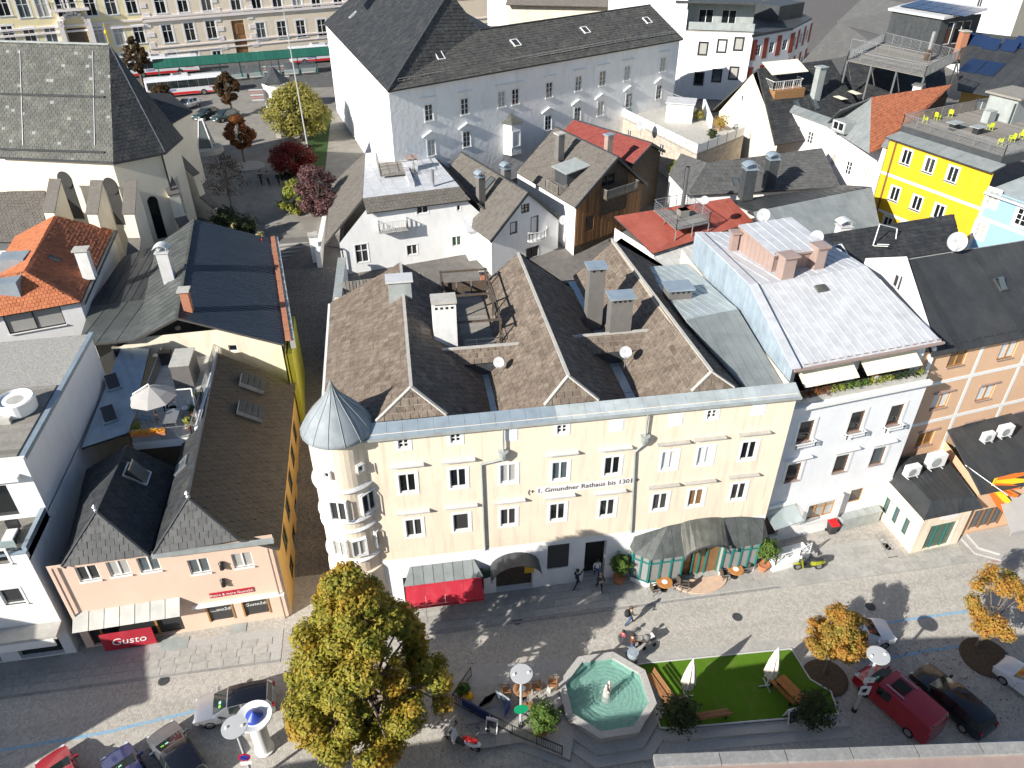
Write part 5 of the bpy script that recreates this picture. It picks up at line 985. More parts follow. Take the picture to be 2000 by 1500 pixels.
mb = MB(); mb.obox(C0-ex*.1-ey*.6, ex*.25, Vector((0, -.05, 0)), ey*1.3); mb.build('header', 'banner_yellow', t)
for i in range(6):
    ang = R(16-13*i); dv = ex*math.cos(ang)+ey*math.sin(ang)-Vector((0, .25, 0)); base = C0+ex*.1+ey*(.5-.22*i); L_ = 2.0+.25*(i % 2); pv_ = dv.cross(Vector((0, -1, 0))).normalized()
    pts_ = [base-pv_*.16, base+dv*L_*.6-pv_*.26, base+dv*L_-pv_*.14, base+dv*L_+pv_*.14, base+dv*L_*.6+pv_*.26, base+pv_*.16]; MB().slab([p+Vector((0, -.02*i, 0)) for p in pts_], (0, -1, 0), .02).build('petal', 'banner_yellow' if i in (1, 4) else 'banner_orange', t)
# ================================================================== green conservatory in front of the town hall
cv = thing('conservatory', 'teal framed glazed conservatory with grey seamed roof on the town hall front', 'conservatory', (18.9, 34.4, 0))
CE = [Vector((13.85, 34.95, 0)), Vector((14.0, 34.3, 0)), Vector((14.95, 33.55, 0)), Vector((17.3, 33.6, 0)), Vector((20.3, 33.7, 0)), Vector((22.9, 33.8, 0)), Vector((23.6, 34.4, 0)), Vector((23.6, 34.98, 0))]
CB = [c+Vector((.0 if i else .1, .18, 0)) for i, c in enumerate(CE)]; CT = [Vector((14.1, 34.97, 3.9)), Vector((16.4, 34.97, 4.55)), Vector((18.9, 34.97, 4.75)), Vector((21.6, 34.97, 4.6)), Vector((23.3, 34.97, 4.2))]
def facet(pts): slope(cv, pts, 'seam', 'panel_cons', 'metal_dark', seam=.75, name='roof_facet', thick=.07)
EZc = 2.95
def ce(i): return CE[i]+Vector((0, 0, EZc))
facet([ce(0), ce(1), CT[0]]); facet([ce(1), ce(2), CT[1], CT[0]]); facet([ce(2), ce(3), Vector((17.3, 34.97, 4.65)), CT[1]]); facet([ce(4), ce(5), CT[3], Vector((20.3, 34.97, 4.7))]); facet([ce(5), ce(6), CT[4], CT[3]])
mb = MB(); k = 10; V = []
for i in range(k+1):
    t_ = math.pi*i/k; x = 18.8-1.6*math.cos(t_)
    V += [Vector((x, 33.25, EZc-.05+1.05*math.sin(t_))), Vector((x, 34.97, 4.55+.35*math.sin(t_)))]
mb.add(V, [(2*i, 2*i+2, 2*i+3, 2*i+1) for i in range(k)]); mb.build('arched_roof', 'metal_copper', cv)
mb = MB(); mb.path([V[2*i]+Vector((0, 0, .03)) for i in range(k+1)], .06, 6); mb.build('arch_rim', 'metal_dark', cv)
segs = [(0, 1), (1, 2), (2, 3), (4, 5), (5, 6)]
for a_, b_ in segs:
    P0, P1 = CB[a_], CB[b_]; L_ = (P1-P0).length; dd = (P1-P0).normalized(); nn = Vector((dd.y, -dd.x, 0)); MB().obox(P0+Vector((0, 0, -.1)), dd*L_, -nn*.15, (0, 0, .6)).build('plinth', 'white', cv); k = max(1, round(L_/.72))
    for i in range(k+1): MB().obox(P0+dd*(L_*i/k-.06)+nn*.03+Vector((0, 0, .5)), dd*.12, -nn*.12, (0, 0, 2.4)).build('post', 'frame_green', cv)
    for z_ in (.5, 2.3): MB().obox(P0+nn*.02+Vector((0, 0, z_)), dd*L_, -nn*.1, (0, 0, .1)).build('rail', 'frame_green', cv)
    for i in range(k):
        q = P0+dd*(L_*i/k+.06)-nn*.05; w_ = L_/k-.12; MB().poly([q+Vector((0, 0, .6)), q+dd*w_+Vector((0, 0, .6)), q+dd*w_+Vector((0, 0, 2.85)), q+Vector((0, 0, 2.85))]).build('pane', 'pane_lace', cv)
q0, q1 = CB[3]+Vector((0, .6, 0)), CB[4]+Vector((0, .6, 0)); MB().poly([q0, q1, q1+Vector((0, 0, 3.4)), q0+Vector((0, 0, 3.4))]).build('glass_door', 'pane_warm', cv)
for P0, P1 in ((CB[3], q0), (q1, CB[4])): MB().poly([P0+Vector((0, 0, .1)), P1+Vector((0, 0, .1)), P1+Vector((0, 0, 2.9)), P0+Vector((0, 0, 2.9))]).build('side_pane', 'pane_curtain', cv)
for x in (0, .33, .5, .67, 1): P0 = q0.lerp(q1, x); MB().box(P0+Vector((0, -.05, 1.45)), (.12, .1, 2.9)).build('post', 'frame_green', cv)
noise_mat('tile_floor', (.62, .44, .32), var=.12, scale=3); mb = MB(); mb.prism([(18.8+2.0*math.cos(t_), 33.9+1.35*math.sin(t_)) for t_ in np.linspace(math.pi, 2*math.pi, 15)], -.05, .14); mb.build('round_doorstep', 'tile_floor', cv)
# red awning left of the passage
aw = thing('shop_awning', 'red fabric shop awning under a grey green sheet canopy on the town hall', 'awning', (1.3, 34.6, 0))
zc = 3.35; u0_, u1_ = -1.55, 3.65
slope(aw, [(u0_, 33.95, 2.95), (u1_, 33.95, 2.95), (u1_-.5, 34.97, 3.6), (u0_+.5, 34.97, 3.6)], 'seam', 'panel_slate', 'metal_grey', seam=.65, name='sheet_canopy', thick=.06)
for i in range(4): a_, b_ = u0_+.1+(u1_-u0_-.2)*i/4, u0_+.1+(u1_-u0_-.2)*(i+1)/4-.015; MB().slab([(a_, 33.0, 2.05), (b_, 33.0, 2.05), (b_, 34.2, 2.9), (a_, 34.2, 2.9)], (0, -.6, .8), .02).build('fabric_panel', 'awning_red', aw)
mb = MB(); mb.prism([(u0_+.1, 32.97), (u1_-.1, 32.97), (u1_-.1, 32.99), (u0_+.1, 32.99)], 1.8, 2.05); mb.build('valance', 'awning_red', aw)
# ================================================================== church
cr = thing('church', 'large cream church with steep slate roof, stepped buttresses and polygonal apse', 'church', (-28, 82, 8))
E0, E1, E2, E3 = G(0, 308, 17.5), G(222, 318, 17.5), G(322, 298, 17.5), G(356, 268, 17.5)
R1_ = Vector((-25.4, 84.0, 26.7)); E00 = E0+(E0-E1).normalized()*22; R0_ = R1_+(E00-E1)
E4 = Vector((-23.4, 90.0, 17.5))
front = [E00, E1, R1_, R0_]
slope(cr, front, mat='tile_slate', key='church_a', tw=.42, th=.30, tk=.015, pname='slate', lab='lichen grey slate nave roof', thick=.2)
slope(cr, [E1, E2, R1_], mat='tile_black', key='church_b', tw=.42, th=.34, tk=.015, pname='slate', lab='dark slate apse facet'); slope(cr, [E2, E3, R1_], mat='tile_black', key='church_b', tw=.42, th=.34, tk=.015, pname='slate', lab='dark slate apse facet'); slope(cr, [E3, E4, R1_], mat='tile_black', key='church_b', tw=.42, th=.34, tk=.015, pname='slate')
slope(cr, [E4, E00+Vector((2, 14, 0)), R0_, R1_], mat='tile_black', key='church_b', tw=.42, th=.34, tk=.015, pname='slate')
finish_tiles('church_a', 0); finish_tiles('church_b', 0)
def ins(P, k=.5): c_ = Vector((-30, 84, 0)); v = (c_-Vector((P.x, P.y, 0))).normalized(); return Vector((P.x, P.y, 0))+v*k
W0, W1, W2, W3, W4 = ins(E00), ins(E1), ins(E2), ins(E3), ins(E4)
nw = [(145, 395), (232, 405), (40, 390)]
wall(cr, W0, W1, 5, 17.4, 'church_wall', [(140, 390, 1.5, 4.2, 'one', 'pane_dim'), (228, 402, 1.5, 4.2, 'one', 'pane_dim')], fm='concrete', depth=.6)
dw_ = (W1-W0).normalized()
for px, py in ((140, 390), (228, 402)): u, z = onwall(px, py, W0, W1); oval(cr, W0+dw_*u+Vector((0, 0, z+2.05)), dw_, Vector((dw_.y, -dw_.x, 0)), .75, .85, 'pane_dim', 'arch_pane')
wall(cr, W1, W2, 5, 17.4, 'church_wall', [(308, 430, 1.0, 4.0, 'one', 'pane')], fm='frame_dark', depth=.5); dw_ = (W2-W1).normalized(); u, z = onwall(308, 430, W1, W2); oval(cr, W1+dw_*u+Vector((0, 0, z+1.95)), dw_, Vector((dw_.y, -dw_.x, 0)), .5, .6, 'pane', 'arch_pane'); wall(cr, W2, W3, 5, 17.4, 'church_wall', [(352, 385, 1.2, 4.2, 'one', 'pane_curtain')], depth=.5); wall(cr, W3, W4, 5, 17.4, 'church_wall')
def buttress(px, py, zt, dirv, w_=1.0, dep=2.6, zb=5, lab=None):
    dirv = Vector(dirv).normalized(); a = Vector((-dirv.y, dirv.x, 0)); P = G(px, py, zt); P = Vector((P.x, P.y, 0))
    # P is the upper outer edge of the sloping cap
    mb = MB(); prof = [(-dep, zb), (dep*.55, zb), (dep*.55, zt-4.6), (.1, zt-3.6), (-.15, zt-1.2), (-dep, zt+1.1)]
    V = [P+dirv*x-a*w_/2+Vector((0, 0, z)) for x, z in prof]+[P+dirv*x+a*w_/2+Vector((0, 0, z)) for x, z in prof]; m = len(prof)
    mb.add(V, [tuple(range(m-1, -1, -1)), tuple(range(m, 2*m))]+[(i, (i+1) % m, m+(i+1) % m, m+i) for i in range(m)]); o = mb.build('buttress', 'church_wall', cr)
    q = [P+dirv*x+Vector((0, 0, z)) for x, z in ((-.1, zt-1.15), (-dep, zt+1.2))]; MB().slab([q[0]-a*(w_/2+.1), q[0]+a*(w_/2+.1), q[1]+a*(w_/2+.1), q[1]-a*(w_/2+.1)], (0, 0, 1), .12).build('cap', 'tile_taupe', o)
    q = [P+dirv*x+Vector((0, 0, z)) for x, z in ((dep*.6, zt-4.65), (.05, zt-3.5))]; MB().slab([q[0]-a*(w_/2+.1), q[0]+a*(w_/2+.1), q[1]+a*(w_/2+.1), q[1]-a*(w_/2+.1)], (0, 0, 1), .12).build('cap', 'tile_taupe', o)
fn = (-.28, -1, 0)
buttress(170, 395, 15, (-.2, -1, 0)); buttress(243, 395, 15, (-.1, -1, 0)); buttress(335, 358, 14.5, (.45, -.8, 0), w_=1.0); buttress(380, 320, 14, (.85, -.45, 0), w_=.9); buttress(85, 392, 15, (-.25, -1, 0))
for k_ in (0,):
    pts, e, s, n_ = frame3(front)
    for px, py in ((38, 88), (180, 90)):
        P = onplane(front, px+2, py+10); Q = onplane(front, px+ (8 if px < 100 else 6), 285); MB().bar(P+n_*.08, Q+n_*.08, .05).build('lightning_rod', 'steel', cr)
    for ya in (184, 292): P, Q = onplane(front, 2, ya), onplane(front, 205, ya+6); MB().bar(P+n_*.12, Q+n_*.12, .12, .16).build('snow_guard', 'metal_dark', cr)
MB().bar(R1_+Vector((0, 0, .08)), R0_+Vector((0, 0, .08)), .25, .14).build('ridge_cap', 'metal_grey', cr); MB().bar(R1_+Vector((0, 0, .05)), E2+Vector((0, 0, .05)), .08).build('hip_rod', 'steel', cr); mb = MB(); mb.lathe([(.04, 0), (.04, .9), (.15, 1.05), (.15, 1.2), (.03, 1.35), (.02, 2.0), (0, 2.05)], R1_, 8); mb.build('finial', 'banner_yellow', cr)
mb = MB()
for p, q in ((E1, E2), (E2, E3), (E3, E4)): mb.bar(p+Vector((0, 0, -.1)), q+Vector((0, 0, -.1)), .16)
mb.bar(E0, E1, .18); mb.build('gutter', 'metal_dark', cr); MB().path([W2+Vector((.1, -.2, 17.3)), W2+Vector((.1, -.2, 6))], .09).build('drain_pipe', 'metal_dark', cr)
# sacristy with low dark roof on the north side
sx = [G(330, 222, 14.5), G(373, 217, 14.5)]
wall(cr, (-23.9, 90.4), (-22.2, 95.7), 7, 17.1, 'church_wall'); wall(cr, (-22.2, 95.7), (-26, 104), 7, 17.1, 'church_wall'); slope(cr, [(-21.9, 95.9, 17.15), (-26, 104.5, 17.15), (-28, 96, 19.6)], 'flat', base='tile_black'); slope(cr, [(-23.7, 90.2, 17.15), (-21.9, 95.9, 17.15), (-28, 96, 19.6)], mat='tile_black', key='church_c', tw=.42, th=.34, tk=.015); finish_tiles('church_c', 0)
# ================================================================== big white castle-like house
ks = thing('castle_house', 'huge white house with dark hipped roof and pedimented lattice windows', 'building', (10, 90, 9))
ZE = 21.5; N_, FL, RC = G(757, 179, ZE), G(632, 45, ZE), G(1335, 76, ZE)
dv = (RC-N_).normalized(); iv = Vector((-dv.y, dv.x, 0)); lv = (FL-N_).normalized()
Nw, FLw, RCw = [p+dv*.4+iv*.4 if p is N_ else p for p in (N_, FL, RC)]
Nw = N_+iv*.45+dv*.35; RCw = RC+iv*.45-dv*.2; FLw = FL+dv*.35
upr = [(838, 220), (908, 208), (980, 194), (1007, 189), (1073, 176), (1130, 163), (1177, 153), (1225, 143), (1295, 126)]; lwr = [(843, 288), (912, 272), (1071, 240), (1128, 224), (1173, 212), (1228, 196), (1287, 180)]
wo, A, d, n, rz = wall(ks, Nw, RCw, 4, ZE-.1, 'plaster_castle', upr+lwr, dw=1.0, dh=1.75, style='six', sur=.14, silm='white', depth=.3)
for q in upr: u, z = onwall(q[0], q[1], A, A+d); ledge(ks, A, d, n, u, z+1.6, 1.9, .28, .12, 'white')
for q in lwr:
    u, z = onwall(q[0], q[1], A, A+d); mb = MB()
    for sg in (-1, 1): mb.bar(A+d*(u+sg*1.15)+n*.12+Vector((0, 0, z+1.35)), A+d*u+n*.12+Vector((0, 0, z+1.85)), .26, .12)
    mb.build('window_pediment', 'white', ks)
wall(ks, FLw, Nw, 4, ZE-.1, 'plaster_castle', [('uv', 4+5.2*i, 18.3, 1.1, 1.9, 'six', 'pane_white') for i in range(7)]+[('uv', 4+5.2*i, 13.4, 1.1, 1.9, 'six', 'pane_white') for i in range(7)], depth=.25)
AP = Vector((8.6, 97.5, 28.8)); APb = Vector((2, 122, 28.8)); W0_, W1_ = Vector((11.8, 96.6, 24.8)), G(1270, 10, 24.8); Ef = N_+dv*18
slope(ks, [FL, N_, AP, APb], mat='tile_black', key='ka', tw=.5, th=.42, pname='slate', lab='dark left hip of the tall block'); slope(ks, [N_, Ef, W0_, AP], mat='tile_castle', key='kb', tw=.5, th=.42, pname='slate'); slope(ks, [Ef, RC, W1_, W0_], mat='tile_castle', key='kb', tw=.5, th=.42, pname='slate', lab='weathered slate roof of the long wing')
slope(ks, [RC, RC+iv*11, W1_], mat='tile_castle', key='kb', tw=.5, th=.42, pname='slate'); mb = MB(); mb.poly([W0_, AP, APb, Vector((16, 112, 22))]); mb.poly([W0_, Vector((16, 112, 22)), RC+iv*11, W1_]); mb.build('rear_roof', 'tile_castle', ks)
finish_tiles('ka', 0); finish_tiles('kb', 0)
MB().bar(N_+Vector((0, 0, .1)), AP+Vector((0, 0, .1)), .22, .14).build('hip_cap', 'metal_dark', ks); MB().bar(W0_+Vector((0, 0, .05)), W1_+Vector((0, 0, .05)), .2, .12).build('ridge_cap', 'metal_dark', ks)
fs = [N_, Ef, W0_, AP]; fs2 = [Ef, RC, W1_, W0_]; lf = [FL, N_, AP, APb]
for px, py, pl in ((858, 109, fs), (1007, 85, fs2), (1143, 60, fs2), (1264, 41, fs2)): sky_on(ks, pl, px, py, w=1.0, h=1.2, fm='white', glass='pane_dim')
for px, py in ((690, 30), (726, 61), (765, 98)): sky_on(ks, lf, px, py, w=.6, h=1.3, fm='metal_pale', glass='pane_refl')
mb = MB()
pts_ = [onplane(fs2 if x > 900 else fs, x, y) for x, y in ((778, 161), (900, 140), (1060, 110), (1200, 85), (1322, 66))]
for p, q in zip(pts_[:-1], pts_[1:]):
    k = int((q-p).length/.7)
    for z_ in (.15, .4): mb.bar(p+Vector((0, -.1, z_)), q+Vector((0, -.1, z_)), .05)
    for i in range(k): c = p.lerp(q, i/k); mb.bar(c, c+Vector((0, -.1, .45)), .05)
mb.build('snow_guard', 'steel', ks)
u, z = onwall(998, 262, A, A+d); mb = MB(); P = A+d*u; a3_ = [P-d*1.1, P-d*.75+n*1.1, P+d*.75+n*1.1, P+d*1.1]
mb.prism(a3_, z-2.2, z+1.5); oo = mb.build('oriel', 'plaster_castle', ks); mb = MB(); top = P+Vector((0, 0, z+2.5)); r4 = [p+(p-P).normalized()*.3+Vector((0, 0, z+1.5)) for p in a3_]
for i in range(3): mb.poly([r4[i], r4[i+1], top])
mb.build('oriel_roof', 'metal_copper', oo); window(ks, P+n*1.12+Vector((0, 0, z-.3)), rz, 1.0, 1.7, 'six', sur=.12, pm='pane')
mb = MB(); mb.obox(FLw+Vector((0, -14, 7)), (.6, 0, 0), (0, 3, 0), (0, 0, 4)); mb.build('corner_pier', 'concrete', ks)
# ================================================================== far street front: yellow and beige houses
P0 = G(480, 116, 9.0); fd = Vector((.948, .319, 0)); P0 = Vector((P0.x, P0.y, 0))
def fu(px, py): return onwall(px, py, P0, P0+fd)
ub = fu(284, 60)[0]; ur = fu(1000, 40)[0]; ul = fu(-60, 60)[0]
bh = thing('beige_house', 'beige three storey street front with quoins and a tall carved wooden door', 'building', P0+Vector((0, 0, 9)))
wb_ = [(328, 66), (371, 62), (413, 58), (510, 61), (551, 58), (588, 56), (629, 54)]; wt = [(312, 8), (356, 6), (402, 3), (460, 5), (500, 3), (541, 2), (580, 2), (617, 1), (660, 0)]; wk = [(336, 106, 1.5, 1.0, 'two'), (380, 105, 1.5, 1.0, 'two'), (424, 106, 1.5, 1.2, 'two')]
# the wall is built left to right in its own measure
Awb = P0+fd*ub; Bwb = P0+fd*(ur)
ud, zd = onwall(470, 78, Awb, Bwb)
wo, A, d, n, rz = wall(bh, Awb, Bwb, 8, 31, 'plaster_beige', wb_+wt+wk, dw=1.7, dh=3.0, style='cross', sur=.3, silm='white', holes=[(ud-1.15, ud+1.15, 10, zd+3.4)], depth=.3)
dr_ = backdrop(bh, A, d, n, (ud-1.15, ud+1.15, 10, zd+3.4), 'plank_brown', 'carved_door', .2); mb = MB()
for i in range(2):
    for j in range(3): mb.obox(A+d*(ud-1.0+1.05*i)-n*.18+Vector((0, 0, zd-3.0+2.0*j)), d*.9, n*.05, (0, 0, 1.7))
mb.build('door_panel', 'plank_brown', dr_)
za_ = [onwall(380, y, A, A+d)[1] for y in (36, 88, 99)]
for z_, h_, t_ in ((za_[0], .35, .3), (za_[0]+.6, .3, .2), (za_[1], .25, .15), (za_[2], .2, .12)): mb = MB(); mb.obox(A+Vector((0, 0, z_)), d*(ur-ub), n*t_, (0, 0, h_)); mb.build('string_course', 'plaster_pink', bh)
for k in range(26):
    for uu in (.1, ud-3.9, ud+2.0): 
        if k % 2 == 0: MB().obox(A+d*uu+Vector((0, 0, 9.5+.8*k)), d*(1.3 if k % 4 else 1.0), n*.08, (0, 0, .72)).build('quoin', 'plaster_pink', bh)
yh = thing('yellow_house', 'pale yellow street front with an arched entrance and wrought iron balcony', 'building', P0+fd*(ub-15)+Vector((0, 0, 9)))
Ay = P0+fd*ul; By = P0+fd*(ub-.05)
wo, A, d, n, rz = wall(yh, Ay, By, 8, 31, 'plaster_pale', [(18, 70), (60, 73), (101, 72), (193, 70), (233, 70), (272, 67), (5, 12), (45, 15), (82, 14), (121, 15), (137, 12), (176, 12), (216, 10), (256, 8), (245, 112, 1.4, 1.4, 'two'), (283, 110, 1.4, 1.4, 'two')], dw=1.7, dh=3.0, style='cross', sur=.28, silm='white', depth=.3)
for z_ in (za_[0]-.6, za_[0]+.3, za_[2]): mb = MB(); mb.obox(A+Vector((0, 0, z_)), d*(By-Ay).length, n*.25, (0, 0, .3)); mb.build('string_course', 'plaster_pink', yh)
u, z = onwall(150, 62, A, A+d); mb = MB()
for i in range(11): t_ = math.pi*i/10; mb.obox(A+d*(u-1.9*math.cos(t_)-.25)+Vector((0, 0, z+1.2+1.9*math.sin(t_)-.2)), d*.5, n*.9, (0, 0, .4))
mb.obox(A+d*(u-2.6)+Vector((0, 0, z-6)), d*.8, n*.9, (0, 0, 8)); mb.obox(A+d*(u+1.8)+Vector((0, 0, z-6)), d*.8, n*.9, (0, 0, 8)); mb.obox(A+d*(u-2.9)+Vector((0, 0, z+3.4)), d*5.8, n*1.4, (0, 0, .3)); mb.build('portal', 'plaster_pink', yh)
backdrop(yh, A, d, n, (u-1.5, u+1.5, z-6, z+.6), 'timber_dark', 'entrance_door', -.06); railing(yh, [A+d*(u-2.8)+n*.1+Vector((0, 0, z+3.7)), A+d*(u-2.8)+n*1.3+Vector((0, 0, z+3.7)), A+d*(u+2.8)+n*1.3+Vector((0, 0, z+3.7)), A+d*(u+2.8)+n*.1+Vector((0, 0, z+3.7))], 1.1, sp=.25, mat='iron')
# roofs of the far street front, above the frame
for o_, a_, b_ in ((bh, Awb, Bwb), (yh, Ay, By)): slope(o_, [a_-iv*.3+Vector((0, 0, 31)), b_-iv*.3+Vector((0, 0, 31)), b_+iv*6+Vector((0, 0, 36)), a_+iv*6+Vector((0, 0, 36))], 'flat', base='tile_castle')
# ================================================================== white house behind the town hall
H1 = thing('white_gable_house', 'white house with dark shingle roof, white sheet top and small balcony behind the town hall', 'building', (2, 75, 5.5))
A, B = Vector((-5.7, 73.9, 0)), Vector((10.2, 76.6, 0)); L_ = (B-A).length
wo, A, d, n, rz = wall(H1, A, B, 3, 12.5, 'plaster_white', [(707, 495, 1.3, 2.0, 'cross', 'pane_dim'), (805, 488, 1.1, 1.1, 'two', 'pane_dim'), (892, 471, 1.0, 1.1, 'two', 'pane_green'), (825, 408, 1.2, 1.0, 'two', 'pane_dim'), (896, 406, .4, .6, 'one', 'pane')], poly=[(0, 3), (L_, 3), (L_, 9.3), (13.2, 12.45), (3.0, 12.45), (0, 9.3)], sur=.1, holes=[])
u, z = onwall(762, 425, A, B); window(H1, A+d*u+n*.03+Vector((0, 0, z)), rz, 2.5, 2.1, 'two', 'frame_brown', pm='pane_curtain', name='balcony_door')
mb = MB(); c = A+d*(u+.1)+Vector((0, 0, z-1.25)); mb.obox(c-d*1.5, d*3, n*.9, (0, 0, .12)); mb.build('balcony_slab', 'concrete', H1); railing(H1, [c-d*1.45+n*.05+Vector((0, 0, .12)), c-d*1.45+n*.85+Vector((0, 0, .12)), c+d*1.45+n*.85+Vector((0, 0, .12)), c+d*1.45+n*.05+Vector((0, 0, .12))], 1.0, sp=.2, r=.07, mat='metal_pale')
u, z = onwall(930, 470, A, B); mb = MB(); mb.obox(A+d*(u-1.2)+Vector((0, 0, 3)), d*2.4, n*1.3, (0, 0, 6.2)); mb.build('stair_annex', 'plaster_white', H1); mb = MB(); mb.slab([A+d*(u-1.4)+n*1.5+Vector((0, 0, 9.3)), A+d*(u+1.4)+n*1.5+Vector((0, 0, 9.3)), A+d*(u+1.4)+Vector((0, 0, 10.1)), A+d*(u-1.4)+Vector((0, 0, 10.1))], (0, 0, 1), .1); mb.build('annex_roof', 'panel_white', H1)
ft = [Vector((-2.9, 75.2, 13.4)), Vector((7.0, 76.9, 13.4)), Vector((4.4, 90.5, 13.4)), Vector((-2.6, 89.2, 13.4))]
slope(H1, [Vector((-6.9, 90.5, 9.5)), Vector((-7.1, 73.2, 9.5)), ft[0], ft[3]], mat='tile_taupe', key='h1', tw=.4, th=.34, lab='dark shingle left slope'); slope(H1, [Vector((-2.6, 73.9, 12.3)), Vector((8.0, 75.8, 12.3)), ft[1], ft[0]], mat='tile_taupe', key='h1', tw=.4, th=.34, name='half_hip'); slope(H1, [Vector((11.4, 75.6, 9.4)), Vector((8.5, 91, 9.4)), ft[2], ft[1]], mat='tile_black', key='h1b', tw=.4, th=.34)
slope(H1, ft, 'seam', 'panel_white', 'metal_pale', seam=1.2, name='flat_top'); finish_tiles('h1', 0); finish_tiles('h1b', 0)
wall(H1, (-5.6, 89.5), A, 3, 9.4, 'plaster_white')
P = G(753, 338, 14.2); o_ = [Vector((-1.0, 80.3, 13.45)), Vector((2.6, 80.9, 13.45)), Vector((2.0, 85.2, 13.45)), Vector((-1.3, 84.6, 13.45))]
t = thing('roof_platform', 'grey timber lookout platform with open railings on the white sheet roof', 'platform', o_[0])
for i in range(8): a_, b_ = o_[0].lerp(o_[3], (i+.06)/8), o_[1].lerp(o_[2], (i+.06)/8); a2_, b2_ = o_[0].lerp(o_[3], (i+.94)/8), o_[1].lerp(o_[2], (i+.94)/8); MB().slab([p+Vector((0, 0, .3)) for p in (a_, b_, b2_, a2_)], (0, 0, 1), .06).build('deck_board', 'plank_grey', t)
railing(t, [p+Vector((0, 0, .3)) for p in o_], 1.3, mat='plank_grey', bal=False, mid=(.5,), closed=True)
P = G(804, 318, 14.2); chimney(H1, (P.x, P.y), 1.2, .9, 13.3, 14.6, mat='panel_white', capm='metal_rose', cap='stone'); P = G(844, 335, 15); MB().cyl((P.x, P.y, 13.3), (P.x, P.y, 15.2), .18).build('flue_pipe', 'steel', H1); MB().obox(Vector((1.9, 77.5, 13.4)), (.5, 0, 0), (-.8, 10.5, 0), (0, 0, .5)).build('roof_upstand', 'panel_white', H1)
mb = MB(); mb.path([Vector((-6.9, 73.2, 9.4)), Vector((-5.9, 73.6, 9.0)), Vector((-5.5, 73.7, 8.6)), Vector((-5.4, 73.75, 4.5))], .07); mb.build('drain_pipe', 'frame_dark', H1)
# ================================================================== houses in the middle, generic gable builder measured from the photograph
def gable_house(name, label, el, er, ap, apb, z0, wallm, tilem, key, wins=(), frontm=None, over=.35, tw=.42, th=.36, kind='tile', fm='frame_white', style='two', dw=1.0, dh=1.2, sidewall=None, seam=.6, ntile=0, right=True):
    """el / er: front eave corners (left, right), ap: gable top, apb: far end of the ridge"""
    el, er, ap, apb = map(Vector, (el, er, ap, apb)); back = apb-ap; back.z = 0; H = thing(name, label, 'building', ((el.x+er.x)/2, (el.y+er.y)/2, z0))
    dd = Vector((er.x-el.x, er.y-el.y, 0)).normalized(); A = Vector((el.x, el.y, 0))+dd*over+back.normalized()*over; B = Vector((er.x, er.y, 0))-dd*over+back.normalized()*over; L_ = (B-A).length; ua = (Vector((ap.x, ap.y, 0))-A).dot(dd)
    wall(H, A, B, z0, el.z, frontm or wallm, wins, poly=[(0, z0), (L_, z0), (L_, er.z-.15), (ua, ap.z-.15), (0, el.z-.15)], fm=fm, style=style, dw=dw, dh=dh, silm=None, sur=.06)
    wall(H, A+back, A, z0, el.z-.1, sidewall or wallm); wall(H, B, B+back, z0, er.z-.1, wallm)
    left = [el+back, el, ap, apb]; rgt = [er, er+back, apb, ap]
    slope(H, left, kind, tilem, key=key, tw=tw, th=th, seam=seam, lab=None); 
    if right: slope(H, rgt, kind, tilem, key=key, tw=tw, th=th, seam=seam)
    if kind == 'tile': finish_tiles(key, ntile)
    MB().bar(ap+Vector((0, 0, .05)), apb+Vector((0, 0, .05)), .18, .1).build('ridge_cap', 'metal_dark', H)
    for p in (el, er): MB().bar(ap+Vector((0, 0, -.08)), p+Vector((0, 0, -.08)), .12, .28).build('verge_board', 'metal_dark', H)
    return H, left, rgt, A, dd
H2, l2, r2, A2g, d2g = gable_house('gable_cottage', 'white cottage with taupe roof, dark verge and tiny curved balcony', (9.4, 71.5, 9.5), (17.9, 75.9, 9.5), (13.7, 73.9, 13.5), (8.3, 87.5, 13.5), 4, 'plaster_white', 'tile_taupe', 'h2', [(1026, 407, .9, .8, 'four', 'pane'), (1044, 440, .9, 1.9, 'one', 'pane_white'), (1003, 445, .8, 1.2, 'one', 'pane_white'), (1040, 493, 1.6, 1.2, 'two', 'pane')], fm='frame_dark')
sky_on(H2, l2, 953, 361, w=1.0, h=1.9, glass='pane_refl'); 
for px, py, s_ in ((938, 338, .8), (988, 322, .85)): P = G(px, py, 14.6); chimney(H2, (P.x, P.y), s_, s_*.8, 11, 14.2, rz=R(25), mat='chimney_grey', capm='metal_blue', cap='archg')
u, z = onwall(1048, 455, A2g, A2g+d2g); ng = Vector((d2g.y, -d2g.x, 0)); c = A2g+d2g*u+Vector((0, 0, z-.55)); arc = [c+d2g*(1.3*math.cos(t_))+ng*(.75*math.sin(t_)) for t_ in np.linspace(math.pi, 0, 9)]; MB().prism([(p.x, p.y) for p in arc], c.z-.1, c.z).build('balcony_slab', 'white', H2); railing(H2, arc, .95, sp=.16, mat='white', posts=3)
H3, l3, r3, A3g, d3g = gable_house('timber_house', 'tall house with plank clad gable, wooden balconies and taupe roof', (18.7, 74.0, 11.5), (28.2, 79.4, 11.5), (23.7, 76.6, 15.7), (19.4, 88.0, 15.7), 4, 'plaster_white', 'tile_taupe', 'h3', [(1140, 428, .9, 1.2, 'four', 'pane'), (1187, 352, 2.0, 1.2, 'six', 'pane')], frontm='timber_dark', fm='frame_dark')
n3 = Vector((d3g.y, -d3g.x, 0))
